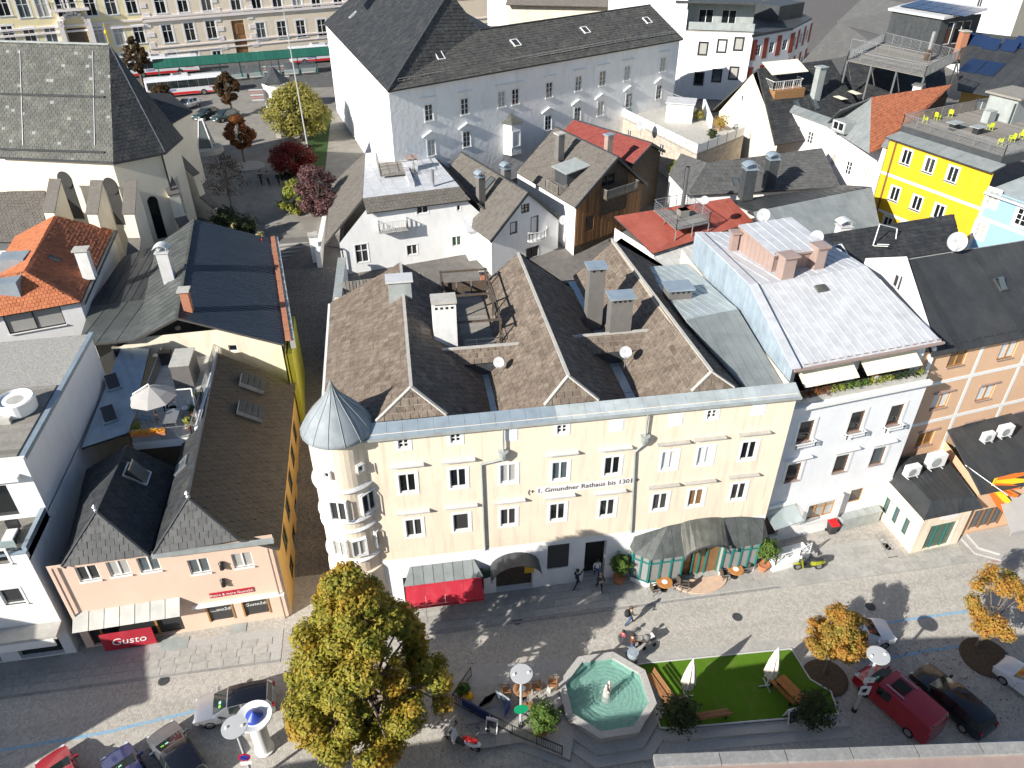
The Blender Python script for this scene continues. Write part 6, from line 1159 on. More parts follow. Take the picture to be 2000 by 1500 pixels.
for i in range(34):
    u = .1+i*.29; zt = 11.3+min(u, 10.2-u)*.80; zb = 6.9
    if 3.4 < u < 7.6: zt = min(zt, 9.4)
    if 1.4 < u < 2.6: MB().obox(A3g+d3g*u+Vector((0, 0, zb)), d3g*.27, n3*.05, (0, 0, 1.3)).build('plank', 'plank_brown', H3); zb = 9.9
    if zt > zb: MB().obox(A3g+d3g*u+Vector((0, 0, zb)), d3g*.27, n3*(.05+.012*(i % 2)), (0, 0, zt-zb)).build('plank', 'plank_brown', H3)
u, z = onwall(1205, 370, A3g, A3g+d3g); c = A3g+d3g*u+Vector((0, 0, z-.4)); MB().obox(c-d3g*2.4, d3g*4.8, n3*1.0, (0, 0, .15)).build('balcony_slab', 'timber_dark', H3); railing(H3, [c-d3g*2.4+n3*.05+Vector((0, 0, .1)), c-d3g*2.4+n3*.95+Vector((0, 0, .1)), c+d3g*2.4+n3*.95+Vector((0, 0, .1)), c+d3g*2.4+n3*.05+Vector((0, 0, .1))], 1.0, sp=.12, r=.05, mat='plank_grey')
P = onplane(l3, 1105, 352); dm = MB(); ed = (Vector(l3[1])-Vector(l3[0])).normalized(); od = Vector((-ed.y, ed.x, 0)); od = od if od.x < 0 else -od
dm.obox(P-ed*1.3-od*1.6+Vector((0, 0, -.9)), ed*2.4, od*2.2, (0, 0, 2.1)); o_ = dm.build('dormer', 'metal_dark', H3); MB().slab([P-ed*1.6+od*.9+Vector((0, 0, 1.25)), P+ed*1.4+od*.9+Vector((0, 0, 1.25)), P+ed*1.4-od*2.6+Vector((0, 0, 1.75)), P-ed*1.6-od*2.6+Vector((0, 0, 1.75))], (0, 0, 1), .1).build('dormer_roof', 'metal_grey', o_)
window(H3, P-ed*.1+od*.63+Vector((0, 0, .1)), math.atan2(ed.y, ed.x), 1.8, 1.8, 'six', 'frame_white', pm='pane_white'); c = P+Vector((0, 0, -1.0)); railing(H3, [c-ed*1.4+od*.6, c-ed*1.4+od*1.7, c+ed*1.2+od*1.7, c+ed*1.2+od*.6], 1.0, sp=.14, r=.05, mat='plank_grey')
P = G(1094, 258, 17); chimney(H3, (P.x, P.y), .8, .7, 14, 16.8, rz=R(25), mat='chimney_grey', capm='concrete', cap='flat')
H4, l4, r4_, *_q = gable_house('red_roof_house', 'house with dull red tiled roof tucked in front of the white terrace', (26.6, 80.2, 13.6), (31.5, 84, 13.6), (29.2, 82.0, 15.2), (22.6, 92.3, 15.2), 6, 'timber_dark', 'tile_red', 'h4', tw=.5, th=.4)
P = G(1190, 262, 17); chimney(H4, (P.x, P.y), .75, .6, 13.5, 16.9, rz=R(25), mat='metal_rose', capm='metal_blue', cap='flat')
# white terrace on a stone house
H5 = thing('terrace_house', 'rubble stone house carrying a broad white roof terrace with glass balustrade', 'building', (37, 92, 8))
T5 = [Vector((31, 102, 0)), Vector((35.7, 84.6, 0)), Vector((44, 90.5, 0)), Vector((41.6, 110, 0))]
wall(H5, T5[0], T5[1], 5, 12.7, 'plaster_stone', [(1228, 262, .9, 1.2, 'two', 'pane'), (1291, 292, .9, 1.5, 'four', 'pane')]); wall(H5, T5[1], T5[2], 5, 12.7, 'plaster_stone'); plate(H5, T5, 12.9, 'concrete', name='terrace_floor')
for a_, b_ in ((T5[0], T5[1]), (T5[1], T5[2])):
    k = max(2, round((b_-a_).length/2.2))
    for i in range(k): p, q = a_.lerp(b_, (i+.03)/k), a_.lerp(b_, (i+.97)/k); MB().bar(p+Vector((0, 0, 13.45)), q+Vector((0, 0, 13.45)), .05, 1.0).build('balustrade_panel', 'white', H5); MB().bar(p+Vector((0, 0, 12.9)), p+Vector((0, 0, 14.1)), .08).build('balustrade_post', 'steel', H5)
MB().box((38.2, 98.0, 14.1), (2.6, 3.4, 2.4), R(65)).build('stair_house', 'plaster_white', H5); MB().box((38.2, 98.0, 15.35), (3.2, 3.8, .12), R(65)).build('stair_roof', 'metal_pale', H5); mb = MB(); mb.path([Vector((32.2, 101, 12.9)), Vector((32.2, 101, 15.4)), Vector((36.4, 106, 15.4)), Vector((36.4, 106, 12.9))], .06); mb.path([Vector((36.4, 106, 15.4)), Vector((39, 99, 15.4))], .06); mb.build('pergola', 'steel', H5)
MB().box((42.0, 98.0, 13.6), (.3, 9, 1.3), R(-15)).build('white_screen', 'plaster_white', H5)
def bush(px, py, z, rad, label, mat='leaf_dark', nl=500, size=.12, name='shrub', squash=1.0, group=None, pot=None):
    P = G(px, py, z+rad*squash); t = thing(name, label, 'shrub', (P.x, P.y, z), group); leafball((P.x, P.y, z+rad*squash), rad, nl, size, mat, 'foliage', t, squash); MB().cyl((P.x, P.y, z), (P.x, P.y, z+rad), .06, .03, 6).build('stem', 'bark', t); return t
bush(1224, 206, 12.9, .9, 'clipped dark green conifer at the left corner of the white terrace', 'leaf_box', squash=1.3); bush(1212, 196, 12.9, .7, 'small dark conifer behind the clipped one on the white terrace', 'leaf_dark', squash=1.3); bush(1408, 238, 12.9, 1.1, 'autumn coloured shrub at the right end of the white terrace', 'leaf_orange'); bush(1365, 222, 12.9, .9, 'yellow green hedge plant behind the white screen', 'leaf_yellowgreen'); bush(1392, 260, 12.9, .7, 'low green plant on the white terrace beside the balustrade', 'leaf_dark')
bush(1322, 330, 10.0, 1.4, 'yellow and orange autumn shrub below the stone house', 'leaf_lime', 700)
# red sheet roof with a fenced roof deck
H6 = thing('red_sheet_house', 'house with bright red sheet metal roof carrying a wire fenced deck', 'building', (29, 67, 4))
q6 = [Vector((24.1, 64.3, 10.4)), Vector((36.2, 69.0, 10.9)), Vector((34.6, 71.9, 12.4)), Vector((22.0, 70.9, 11.6))]
slope(H6, q6, 'seam', 'panel_red', 'metal_dark', seam=1.25, lab='bright red sheet roof'); wall(H6, (22.2, 71.0), (24.3, 64.6), 3, 10.3, 'plaster_white'); wall(H6, (24.3, 64.6), (36.0, 69.3), 3, 10.2, 'plaster_white')
slope(H6, [Vector((23.6, 56.5, 9.6)), Vector((35.5, 58, 9.8)), Vector((36.0, 69.0, 10.5)), Vector((24.2, 64.2, 10.1))], 'seam', 'panel_light', 'metal_pale', seam=.9, name='pale_lean_to')
dz_ = 11.9; D6 = [Vector((26.2, 71.2, dz_)), Vector((26.8, 66.0, dz_)), Vector((30.6, 67.2, dz_)), Vector((30.2, 72.4, dz_))]
for i in range(10): a_, b_, c_, e_ = D6[1].lerp(D6[0], i/10), D6[2].lerp(D6[3], i/10), D6[2].lerp(D6[3], (i+.93)/10), D6[1].lerp(D6[0], (i+.93)/10); MB().slab([a_, b_, c_, e_], (0, 0, 1), .06).build('deck_board', 'plank_grey', H6)
railing(H6, D6, 1.1, sp=.22, r=.012, mat='steel', closed=True, mid=(.3, .5, .7)); mb = MB()
for p in D6+[D6[1].lerp(D6[2], .5), D6[0].lerp(D6[1], .5)]: MB().bar(p+Vector((0, 0, -1.4)), p, .08).build('deck_post', 'steel', H6); MB().box((28.6, 69.2, 12.3), (1.0, .8, .7), R(10)).build('deck_box', 'concrete', H6); MB().cyl((29.2, 71, 12), (29.2, 71, 16.3), .2).build('flue_pipe', 'steel', H6)
# grey roofs further right
H7 = thing('grey_roof_house', 'house with grey tiled roof, skylights and a sheet clad chimney', 'building', (40, 77, 6)); s7 = [Vector((31.4, 75.4, 11.5)), Vector((49.0, 75.2, 11.5)), Vector((49.2, 81.0, 14.0)), Vector((34.3, 78.2, 14.0))]
slope(H7, s7, mat='tile_grey', key='h7', tw=.5, th=.42); slope(H7, [Vector((31.5, 82, 11.5)), Vector((31.4, 75.4, 11.5)), s7[3], Vector((33.5, 84, 13.2))], mat='tile_grey', key='h7', tw=.5, th=.42); finish_tiles('h7', 0); wall(H7, (31.6, 75.8), (48.8, 75.6), 4, 11.4, 'plaster_white'); wall(H7, (31.6, 82), (31.6, 75.8), 4, 11.4, 'plaster_white')
for px, py in ((1437, 358), (1561, 343), (1503, 362)): sky_on(H7, s7, px, py, w=.8, h=1.2, glass='pane_refl')
for px, py, s_, m_ in ((1467, 322, 1.2, 'metal_blue'), (1512, 303, 1.1, 'metal_blue')): P = G(px, py, 15.6); chimney(H7, (P.x, P.y), s_, s_*.9, 12, 15.2, mat='metal_dark', capm=m_, cap='arch')
H8 = thing('black_seam_house', 'low house with dark standing seam roof in front of the yellow house', 'building', (42, 66, 5)); s8 = [Vector((35.0, 62.6, 11.0)), Vector((46.8, 62.9, 11.0)), Vector((49.5, 70.5, 13.2)), Vector((35.2, 67.5, 12.6))]
slope(H8, s8, 'seam', 'panel_slate', 'metal_dark', seam=.7, lab='dark standing seam roof'); wall(H8, (35.2, 62.9), (46.6, 63.2), 4, 10.9, 'plaster_white'); slope(H8, [Vector((35.2, 67.6, 12.6)), Vector((49.5, 70.6, 13.2)), Vector((49.3, 75, 11.8)), Vector((35.2, 73.5, 11.4))][::-1], 'seam', 'panel_dark', 'metal_dark', seam=.8)
P = G(1650, 437, 14.2); chimney(H8, (P.x, P.y), 1.1, .9, 11.3, 14.0, mat='chimney_white', capm='metal_pale', cap='arch', lab='white chimney with curved sheet cowl')
H8b = thing('navy_roof_house', 'narrow house with almost black roof, hatch and ladder below the blue house', 'building', (43, 55, 5)); s8b = [Vector((35.5, 53.5, 13.0)), Vector((49.5, 55.5, 13.0)), Vector((50.8, 59.5, 14.6)), Vector((36.0, 57.0, 14.6))]
slope(H8b, s8b, mat='tile_black', key='h8b', tw=.5, th=.42); finish_tiles('h8b', 0); wall(H8b, (35.6, 53.7), (49.3, 55.7), 4, 12.9, 'plaster_white'); sky_on(H8b, s8b, 1640, 490, w=.9, h=1.2, fm='white'); P = onplane(s8b, 1705, 480); mb = MB(); mb.path([P, P+Vector((.2, .2, 1.9)), P+Vector((2.6, 1, 1.0)), P+Vector((2.5, .6, 0))], .05); mb.build('hatch_rail', 'white', H8b); mb = MB(); mb.bar(P, P+Vector((.8, -.9, .3)), .05); mb.bar(P+Vector((.3, .3, 0)), P+Vector((1.1, -.6, .3)), .05); mb.build('ladder', 'white', H8b)
# pink-white, yellow and blue houses in one row facing left
pk = thing('pink_house', 'pinkish white house with rows of small framed windows', 'building', (50, 82, 8)); A, B = Vector((48.4, 90.5, 0)), Vector((52.9, 74.6, 0))
wall(pk, A, B, 4, 16.0, 'plaster_pink', [(1556, 257, .9, 1.4, 'one', 'pane_white'), (1582, 269, .9, 1.4, 'six', 'pane_dim'), (1634, 283, .9, .9, 'one', 'pane_white'), (1666, 295, .9, .9, 'one', 'pane_white'), (1698, 307, .9, .9, 'one', 'pane_white'), (1627, 312, .8, 1.5, 'one', 'pane_curtain'), (1657, 328, .8, 1.5, 'six', 'pane'), (1688, 340, .9, 1.6, 'six', 'pane_curtain')], sur=.06); slope(pk, [A+Vector((-.3, .2, 16)), B+Vector((-.3, -.2, 16)), B+Vector((.9, .3, 16.5)), A+Vector((.9, .3, 16.5))], 'seam', 'panel_slate', 'metal_grey', seam=1.2, name='parapet_roof')
s_or = [Vector((52.0, 81.5, 16.2)), Vector((55.2, 75.8, 16.2)), Vector((62.5, 84.5, 19.6)), Vector((57.5, 89.5, 19.6))]; o1, o2, o3, o4 = G(1698, 300, 15.6), G(1745, 277, 15.9), G(1860, 165, 19.6), G(1702, 190, 19.6)
tr_ = thing('terracotta_house', 'house with rust red tiled roof and white chimney behind the pinkish house', 'building', (56, 82, 8)); s_or = [o1, o2, o3, o4]; slope(tr_, s_or, mat='tile_rust', key='tr', tw=.36, th=.3, lab='rust red tiled slope'); finish_tiles('tr', 0)
slope(tr_, [G(1610, 245, 15.7), o1, o4, G(1640, 215, 18.2)], 'seam', 'panel_slate', 'metal_dark', seam=.8); P = G(1795, 165, 20); chimney(tr_, (P.x, P.y), .9, .9, 16, 19.9, rz=R(40), mat='chimney_white', capm='chimney_grey'); P = G(1655, 240, 17.0); mb = MB(); mb.box((P.x, P.y, 16.7), (2.0, 2.4, 1.2), R(-75)); mb.build('dormer', 'metal_grey', tr_); window(tr_, P+Vector((-1.28, -.35, -.2)), R(-75), 1.6, .9, 'two', pm='pane')
ylw = thing('sunflower_house', 'bright yellow house with white bands and framed double windows', 'building', (55, 70, 6)); A, B = Vector((52.9, 74.5, 0)), Vector((57.0, 62.5, 0)); B = A+(B-A).normalized()*11.9
wo, A, d, n, rz = wall(ylw, A, B, 2, 17.0, 'plaster_sun', [(1770, 307), (1815, 323), (1860, 341), (1747, 379), (1790, 397), (1833, 414), (1732, 437), (1765, 449)], dw=1.05, dh=1.5, sur=.16, silm='metal_dark')
z1 = onwall(1800, 365, A, B)[1]; z2 = onwall(1770, 432, A, B)[1]
for z_ in (z1, z2): mb = MB(); mb.obox(A+Vector((0, 0, z_-.15)), d*11.9, n*.03, (0, 0, .3)); mb.build('white_band', 'white', ylw)
MB().path([A+d*.9+n*.1+Vector((0, 0, 3)), A+d*.9+n*.1+Vector((0, 0, 16.8))], .09).build('drain_pipe', 'frame_brown', ylw)
c4 = [A+Vector((-.5, .2, 17)), B+Vector((-.5, -.2, 17)), B+Vector((1.2, .2, 17.5)), A+Vector((1.2, .4, 17.5))]; slope(ylw, c4, 'seam', 'panel_slate', 'metal_dark', seam=2, name='cornice_roof')
mb = MB(); iv2 = Vector((-n.x, -n.y, 0)); MB().obox(A+iv2*1.2+Vector((0, 0, 17.2)), d*11.5, iv2*14, (0, 0, .9)).build('terrace_base', 'metal_dark', ylw); tz = 18.15; T0, T1, T2, T3 = [p+Vector((0, 0, tz)) for p in (A+iv2*1.3, B+iv2*1.3-d*.4, B+iv2*15-d*.4, A+iv2*15)]
for i in range(28): MB().slab([T0.lerp(T3, (i+.03)/28), T1.lerp(T2, (i+.03)/28), T1.lerp(T2, (i+.97)/28), T0.lerp(T3, (i+.97)/28)], (0, 0, 1), .05).build('deck_board', 'plank_grey', ylw)
railing(ylw, [T3, T0, T1, T2], 1.1, sp=.14, mat='steel', r=.025)
plain('lime_plastic', (.62, .68, .02), .45)
for k, (px, py) in enumerate(((1808, 232), (1832, 226), (1858, 220), (1935, 246), (1955, 275), (1978, 268), (1998, 262))):
    P = G(px, py, tz+.45); c_ = chair((P.x, P.y, tz), R(60+40*k), ['leftmost lime yellow chair on the yellow house roof terrace', 'second lime yellow chair from the left on the yellow house terrace', 'third lime yellow chair from the left on the yellow house terrace', 'lime yellow chair behind the grey table on the yellow house terrace', 'lime chair by the front railing, left of its row of three', 'lime chair by the front railing, middle of its row of three', 'lime chair by the front railing at the right picture edge'][k], 'lime yellow terrace chairs', 'lime_plastic', 'lime_plastic', 'terrace_chair', True); c_.scale = (.86,)*3
for k, (px, py) in enumerate(((1866, 240), (1912, 248))):
    P = G(px, py, tz+.7); t = thing('terrace_table', ['left dark square table on the yellow house terrace', 'right dark square table on the yellow house terrace'][k], 'table', (P.x, P.y, tz), 'dark terrace tables'); MB().box((P.x, P.y, tz+.74), (1.6, 1.1, .06), R(20)).build('table_top', 'metal_grey', t); MB().box((P.x, P.y, tz+.36), (.9, .6, .7), R(20)).build('pedestal', 'frame_dark', t)
P = G(1965, 215, tz+1.2); hb = thing('terrace_hut', 'grey rooftop hut with glass door on the yellow house terrace', 'hut', (P.x+1, P.y+1, tz)); MB().box((P.x+1.6, P.y+1.2, tz+1.25), (4.0, 3.2, 2.5), R(20)).build('walls', 'metal_grey', hb); MB().box((P.x+1.6, P.y+1.2, tz+2.6), (4.8, 4.0, .2), R(20)).build('hut_roof', 'plank_grey', hb); MB().box((P.x+.35, P.y-.85, tz+1.1), (1.0, .06, 2.0), R(20)).build('glass_door', 'pane_refl', hb); MB().box((P.x-1.7, P.y+.1, tz+.6), (1.2, .8, 1.2), R(20)).build('counter', 'metal_grey', hb)
blu = thing('sky_blue_house', 'light blue house with white corner bands and grey flat roof at the right edge', 'building', (60, 58, 5)); A, B = B, B+(B-A).normalized()*16
wo, A, d, n, rz = wall(blu, A, B, 2, 15.2, 'plaster_sky', [(1938, 387, 1.1, 1.6), (1913, 450, 1.1, 1.5), (1995, 425, 1.1, 1.6)], sur=.2, style='six', silm='plaster_pink'); zq = onwall(1930, 430, A, B)[1]
mb = MB(); mb.obox(A+Vector((0, 0, zq-.15)), d*16, n*.03, (0, 0, .3)); mb.build('white_band', 'white', blu); mb = MB(); mb.obox(A+Vector((0, 0, 2)), d*.35, n*.05, (0, 0, 13.2)); mb.build('corner_band', 'white', blu)
iv3 = Vector((-n.x, -n.y, 0)); slope(blu, [A+n*.4+Vector((0, 0, 15.1)), B+n*.4+Vector((0, 0, 15.1)), B+iv3*12+Vector((0, 0, 16.2)), A+iv3*12+Vector((0, 0, 16.2))], 'seam', 'panel_zinc', 'metal_grey', seam=6, lab='pale grey flat roof'); ledge(blu, A, d, n, 8, 14.9, 16, .5, .2, 'metal_pale')
# cream house with dark gabled roof, awning and skylights
H9 = thing('awning_house', 'cream house with steep dark roof, yellow awning balcony and open skylights', 'building', (50, 92, 8)); A, B = Vector((43.9, 98.6, 0)), Vector((46.2, 85.8, 0)); L_ = (B-A).length
wall(H9, A, B, 5, 14, 'plaster_cream', [(1438, 168+75, .8, 1.5, 'one', 'pane_white'), (1474, 257, .8, 1.5, 'one', 'pane_white'), (1449, 192, .5, .8, 'one', 'pane')], poly=[(0, 5), (L_, 5), (L_, 13.6), (L_*.45, 19.6), (0, 13.6)], sur=.08)
s9 = [Vector((45.3, 84.6, 13.4)), Vector((60.0, 88.5, 13.4)), Vector((57.2, 96.8, 20)), Vector((45.7, 93.4, 20))]; slope(H9, s9, mat='tile_black', key='h9', tw=.5, th=.42, lab='steep dark roof slope'); slope(H9, [Vector((58, 102, 13.4)), Vector((43.0, 99.4, 13.4)), s9[3], s9[2]], mat='tile_black', key='h9', tw=.5, th=.42); finish_tiles('h9', 0)
for px, py in ((1558, 208), (1592, 205)): sky_on(H9, s9, px, py, w=.7, h=1.5, openby=.1)
for px, py in ((1637, 198), (1665, 188)): P = onplane(s9, px, py); p_, e_, s_, n_ = frame3(s9); MB().slab([P-e_*.5+s_*.9, P+e_*.5+s_*.9, P+e_*.5-s_*.5+n_*1.0, P-e_*.5-s_*.5+n_*1.0], n_, .03).build('roof_blind', 'awning_cream', H9)
P = onplane(s9, 1530, 172); MB().box(P+Vector((0, 0, -.6)), (4.6, 2.6, 1.4), R(14)).build('loggia_floor', 'plank_brown', H9); railing(H9, [P+Vector((-2.2, .7, .1)), P+Vector((-2.0, -1.4, .1)), P+Vector((2.2, -.4, .1)), P+Vector((2.1, 1.0, .1))], 1.0, mat='white', sp=.3); MB().slab([P+Vector((-2.6, -1.6, 2.0)), P+Vector((2.6, -.5, 2.0)), P+Vector((2.2, 2.0, 2.9)), P+Vector((-2.9, 1.0, 2.9))], (0, 0, 1), .05).build('awning', 'awning_cream', H9); P = G(1605, 130, 20.5); chimney(H9, (P.x, P.y), 1.0, .8, 16, 20.4, rz=R(15), mat='metal_grey', capm='metal_grey', cap='flat')
# white block with green balcony, and white-and-red house behind
H10 = thing('white_block', 'plain white three storey block with a glazed rooftop balcony', 'building', (52, 122, 9)); A, B = Vector((47.3, 123.2, 0)), Vector((57.0, 119.8, 0))
wall(H10, A, B, 7, 19, 'plaster_white', [(1373, 95, 1.2, 1.7), (1410, 90, 1.2, 1.7, 'one', 'pane_white'), (1443, 86, 1.2, 1.7), (1365, 154, 1.2, 1.7), (1400, 148, 1.2, 1.7), (1433, 143, 1.2, 1.7)], style='one', fm='frame_dark', sur=.18, depth=.3); wall(H10, (43.5, 134), A, 7, 22, 'plaster_white'); plate(H10, [A, B, B+Vector((3, 10, 0)), A+Vector((3, 10, 0))], 19.1, 'concrete')
mb = MB(); mb.bar(A+Vector((.4, 0, 19.8)), B+Vector((0, 0, 19.8)), .08, 1.1); mb.build('balcony_front', 'metal_grey', H10); A2_, B2_ = A+Vector((1.0, 3, 0)), B+Vector((1, 3, 0)); wall(H10, A2_, B2_, 19, 23, 'metal_grey', [('uv', 3, 20.6, 2.2, 2.2, 'two', 'pane'), ('uv', 6.5, 20.6, 2.2, 2.2, 'two', 'pane')]); MB().box((53, 126, 23.1), (13, 9, .3), R(-19)).build('flat_roof', 'metal_dark', H10)
wall(H10, (36, 128), (47.2, 123.4), 7, 25, 'plaster_white', [(1337, 25, 1.2, 1.6, 'one', 'pane')], sur=.15)
H11 = thing('red_white_house', 'white house with wide dark red wall stripes and curved dark roof', 'building', (66, 128, 9)); pr = [Vector((57.2, 120, 0)), Vector((66, 124.5, 0)), Vector((73, 132, 0)), Vector((74, 142, 0))]
for i, (a_, b_) in enumerate(zip(pr[:-1], pr[1:])):
    L_ = (b_-a_).length; k = int(L_/3.2); wo, A, d, n, rz = wall(H11, a_, b_, 7, 18.6, 'plaster_white', [('uv', L_*(j+.5)/k, z_, 1.1, 1.6, 'six', 'pane') for j in range(k) for z_ in (16.4, 12.2)])
    for j in range(k+1):
        if L_*j/k+.55 < L_+.6: 
            for z_ in (15.0, 11.0): MB().obox(A+d*max(0, L_*j/k-.55)+Vector((0, 0, z_)), d*1.1, n*.03, (0, 0, 3.0)).build('red_stripe', 'plaster_red', H11)
plate(H11, [p+Vector((-.5, -.5, 0)) for p in pr]+[Vector((62, 142, 0))], 18.9, 'metal_dark', t=.4); MB().box((67, 133, 20), (7, 5, 2.4), R(30)).build('attic', 'metal_dark', H11)
# steel roof terrace on props, upper right
st = thing('steel_terrace_house', 'dark roofed house under a large galvanised roof terrace on props', 'building', (75, 105, 9)); tz2 = 20.5; S = [G(1655, 118, tz2), G(1805, 150, tz2), G(1870, 118, tz2), G(1725, 82, tz2)]
for i in range(14): MB().slab([S[0].lerp(S[3], (i+.04)/14), S[1].lerp(S[2], (i+.04)/14), S[1].lerp(S[2], (i+.96)/14), S[0].lerp(S[3], (i+.96)/14)], (0, 0, 1), .08).build('deck_board', 'plank_grey', st)
railing(st, S, 1.2, sp=.2, mat='steel', closed=True, r=.03, mid=()); railing(st, [p+Vector((0, 0, 1.3)) for p in (S[0], S[1])], 1.2, mat='steel', bal=False); mb = MB()
for p in S+[S[0].lerp(S[1], .33), S[0].lerp(S[1], .66)]: mb = MB(); mb.bar(p+Vector((0, 0, -4)), p, .14); mb.bar(p+Vector((1.6, .8, -2.6)), p+Vector((0, 0, -.1)), .1); mb.build('prop', 'steel', st)
P = S[0].lerp(S[2], .72); MB().box(P+Vector((0, 0, .6)), (.6, .6, 1.2)).build('chimney', 'timber_dark', st); MB().cyl(P+Vector((.4, .6, 0)), P+Vector((.4, .6, 3.2)), .22).build('flue_pipe', 'steel', st)
sl_ = [G(1625, 195, 15.5), G(1850, 185, 15.5), G(1840, 95, 19.5), G(1660, 95, 19.5)]; slope(st, sl_, mat='tile_black', key='st', tw=.6, th=.5); finish_tiles('st', 0); wall(st, G(1630, 195, 15), G(1850, 190, 15), 7, 15.3, 'timber_dark', [('uv', 3, 13.5, 1.6, 1.3, 'two', 'pane_curtain'), ('uv', 6.5, 13.5, 1.6, 1.3, 'two', 'pane_curtain'), ('uv', 10, 13.5, 1.6, 1.3, 'two', 'pane_curtain')])
sl2 = [G(1560, 128, 14), G(1640, 165, 14), G(1720, 95, 17), G(1640, 40, 20)]; slope(st, sl2, 'flat', base='tile_grey', name='lower_roof'); sl3 = [G(1632, 45, 17), G(1745, 75, 17), G(1790, 10, 21), G(1690, -8, 21)]; slope(st, sl3, 'flat', base='tile_grey', name='upper_roof')
P = G(1785, 55, 21.5); hb = thing('rooftop_studio', 'dark clad rooftop studio with solar panels on its flat roof', 'building', (P.x, P.y, 18)); pts_ = [G(1733, 62, 19.5), G(1828, 80, 19.5)]; dd = (pts_[1]-pts_[0]).normalized(); nn = Vector((dd.y, -dd.x, 0)); L_ = (pts_[1]-pts_[0]).length
vseam(hb, [pts_[0]+Vector((0, 0, -3)), pts_[1]+Vector((0, 0, -3)), pts_[1]+Vector((0, 0, 3.2)), pts_[0]+Vector((0, 0, 3.2))], 'metal_dark', .9, 'cladding'); wall(hb, pts_[1], pts_[1]-nn*7+dd*1.5, 16, 22.7, 'metal_dark', [('uv', 2+1.6*i, 20.4, 1.2, 3.0, 'one', 'pane') for i in range(3)]); window(hb, pts_[0]+dd*L_*.5+nn*.06+Vector((0, 0, .6)), math.atan2(dd.y, dd.x), 3.0, 1.8, 'two', 'frame_dark', pm='pane')
r4q = [pts_[0]-dd*.5+nn*.5+Vector((0, 0, 3.25)), pts_[1]+dd*.5+nn*.5+Vector((0, 0, 3.25)), pts_[1]+dd*1.8-nn*7.5+Vector((0, 0, 4.0)), pts_[0]-nn*7.5+Vector((0, 0, 4.0))]; slope(hb, r4q, 'flat', base='metal_pale', name='flat_roof', thick=.35); p_, e_, s_, n_ = frame3(r4q); plain('solar', (.015, .03, .075), .12)
for i in range(5):
    for j in range(2): o_ = p_[0]+e_*(1.0+i*2.1)+s_*(1.2+j*2.6)+n_*.15; MB().obox(o_, e_*2.0, s_*2.5, n_*.06).build('solar_panel', 'solar', hb)
slr = thing('solar_roof_house', 'dark roofed house with solar collectors and brick chimney at the right edge', 'building', (88, 100, 9)); s12 = [G(1870, 175, 15.5), G(2010, 200, 15.5), G(2010, 75, 20), G(1880, 60, 20)]; slope(slr, s12, 'seam', 'panel_dark', 'metal_dark', seam=1.2)
for px, py in ((1885, 82), (1910, 88), (1935, 95), (1970, 98), (1995, 92)): P = onplane(s12, px, py); p_, e_, s_, n_ = frame3(s12); MB().slab([P-e_*1.0-s_*.7+n_*.2, P+e_*1.0-s_*.7+n_*.2, P+e_*1.0+s_*.7+n_*1.2, P-e_*1.0+s_*.7+n_*1.2], n_, .08).build('solar_panel', 'solar', slr)
for px, py in ((1900, 130), (1935, 135)): P = onplane(s12, px, py); MB().slab([P-e_*1.1-s_*2+n_*.15, P+e_*1.1-s_*2+n_*.15, P+e_*1.1+s_*2+n_*.15, P-e_*1.1+s_*2+n_*.15], n_, .08).build('solar_collector', 'solar', slr)
P = G(1886, 60, 20.8); chimney(slr, (P.x, P.y), 1.0, 1.0, 17, 20.7, mat='brick', capm='concrete', cap='flat'); wall(slr, G(1880, 175, 15), G(2010, 200, 15), 7, 15.4, 'plaster_ochre', [('uv', 3, 13.3, 1.8, 2.0, 'two', 'pane_refl'), ('uv', 7, 13.3, 1.8, 2.0, 'two', 'pane_refl')])
wb2 = thing('white_tower_block', 'tall bare white block with outside stairs at the top right corner', 'building', (95, 135, 9)); wall(wb2, G(1800, 10, 17), G(1972, 75, 17), 7, 34, 'plaster_white', [(1912, 8, 1.6, 2.2)], style='two', sur=.2); wall(wb2, G(1972, 75, 17), G(2060, 55, 17), 7, 34, 'plaster_cream'); Pq = G(1975, 60, 17)
for i in range(9): MB().box(Pq+Vector((1.5+.6*i, -1+.3*i, -3+.5*i)), (1.6, 1.6, .12), R(20)).build('stair_step', 'steel', wb2)
bgh = thing('pale_annex', 'pale low annex with grey shingle roof behind the castle house ridge', 'building', (30, 128, 9)); wall(bgh, (22, 140), (42, 134), 7, 21, 'plaster_cream'); slope(bgh, [Vector((21.5, 139, 21)), Vector((42, 133, 21)), Vector((40, 140, 25)), Vector((24, 146, 25))], 'flat', base='tile_taupe'); MB().box((33, 155, 22), (24, 6, 14), R(-17)).build('rear_wing', 'plaster_white', bgh)
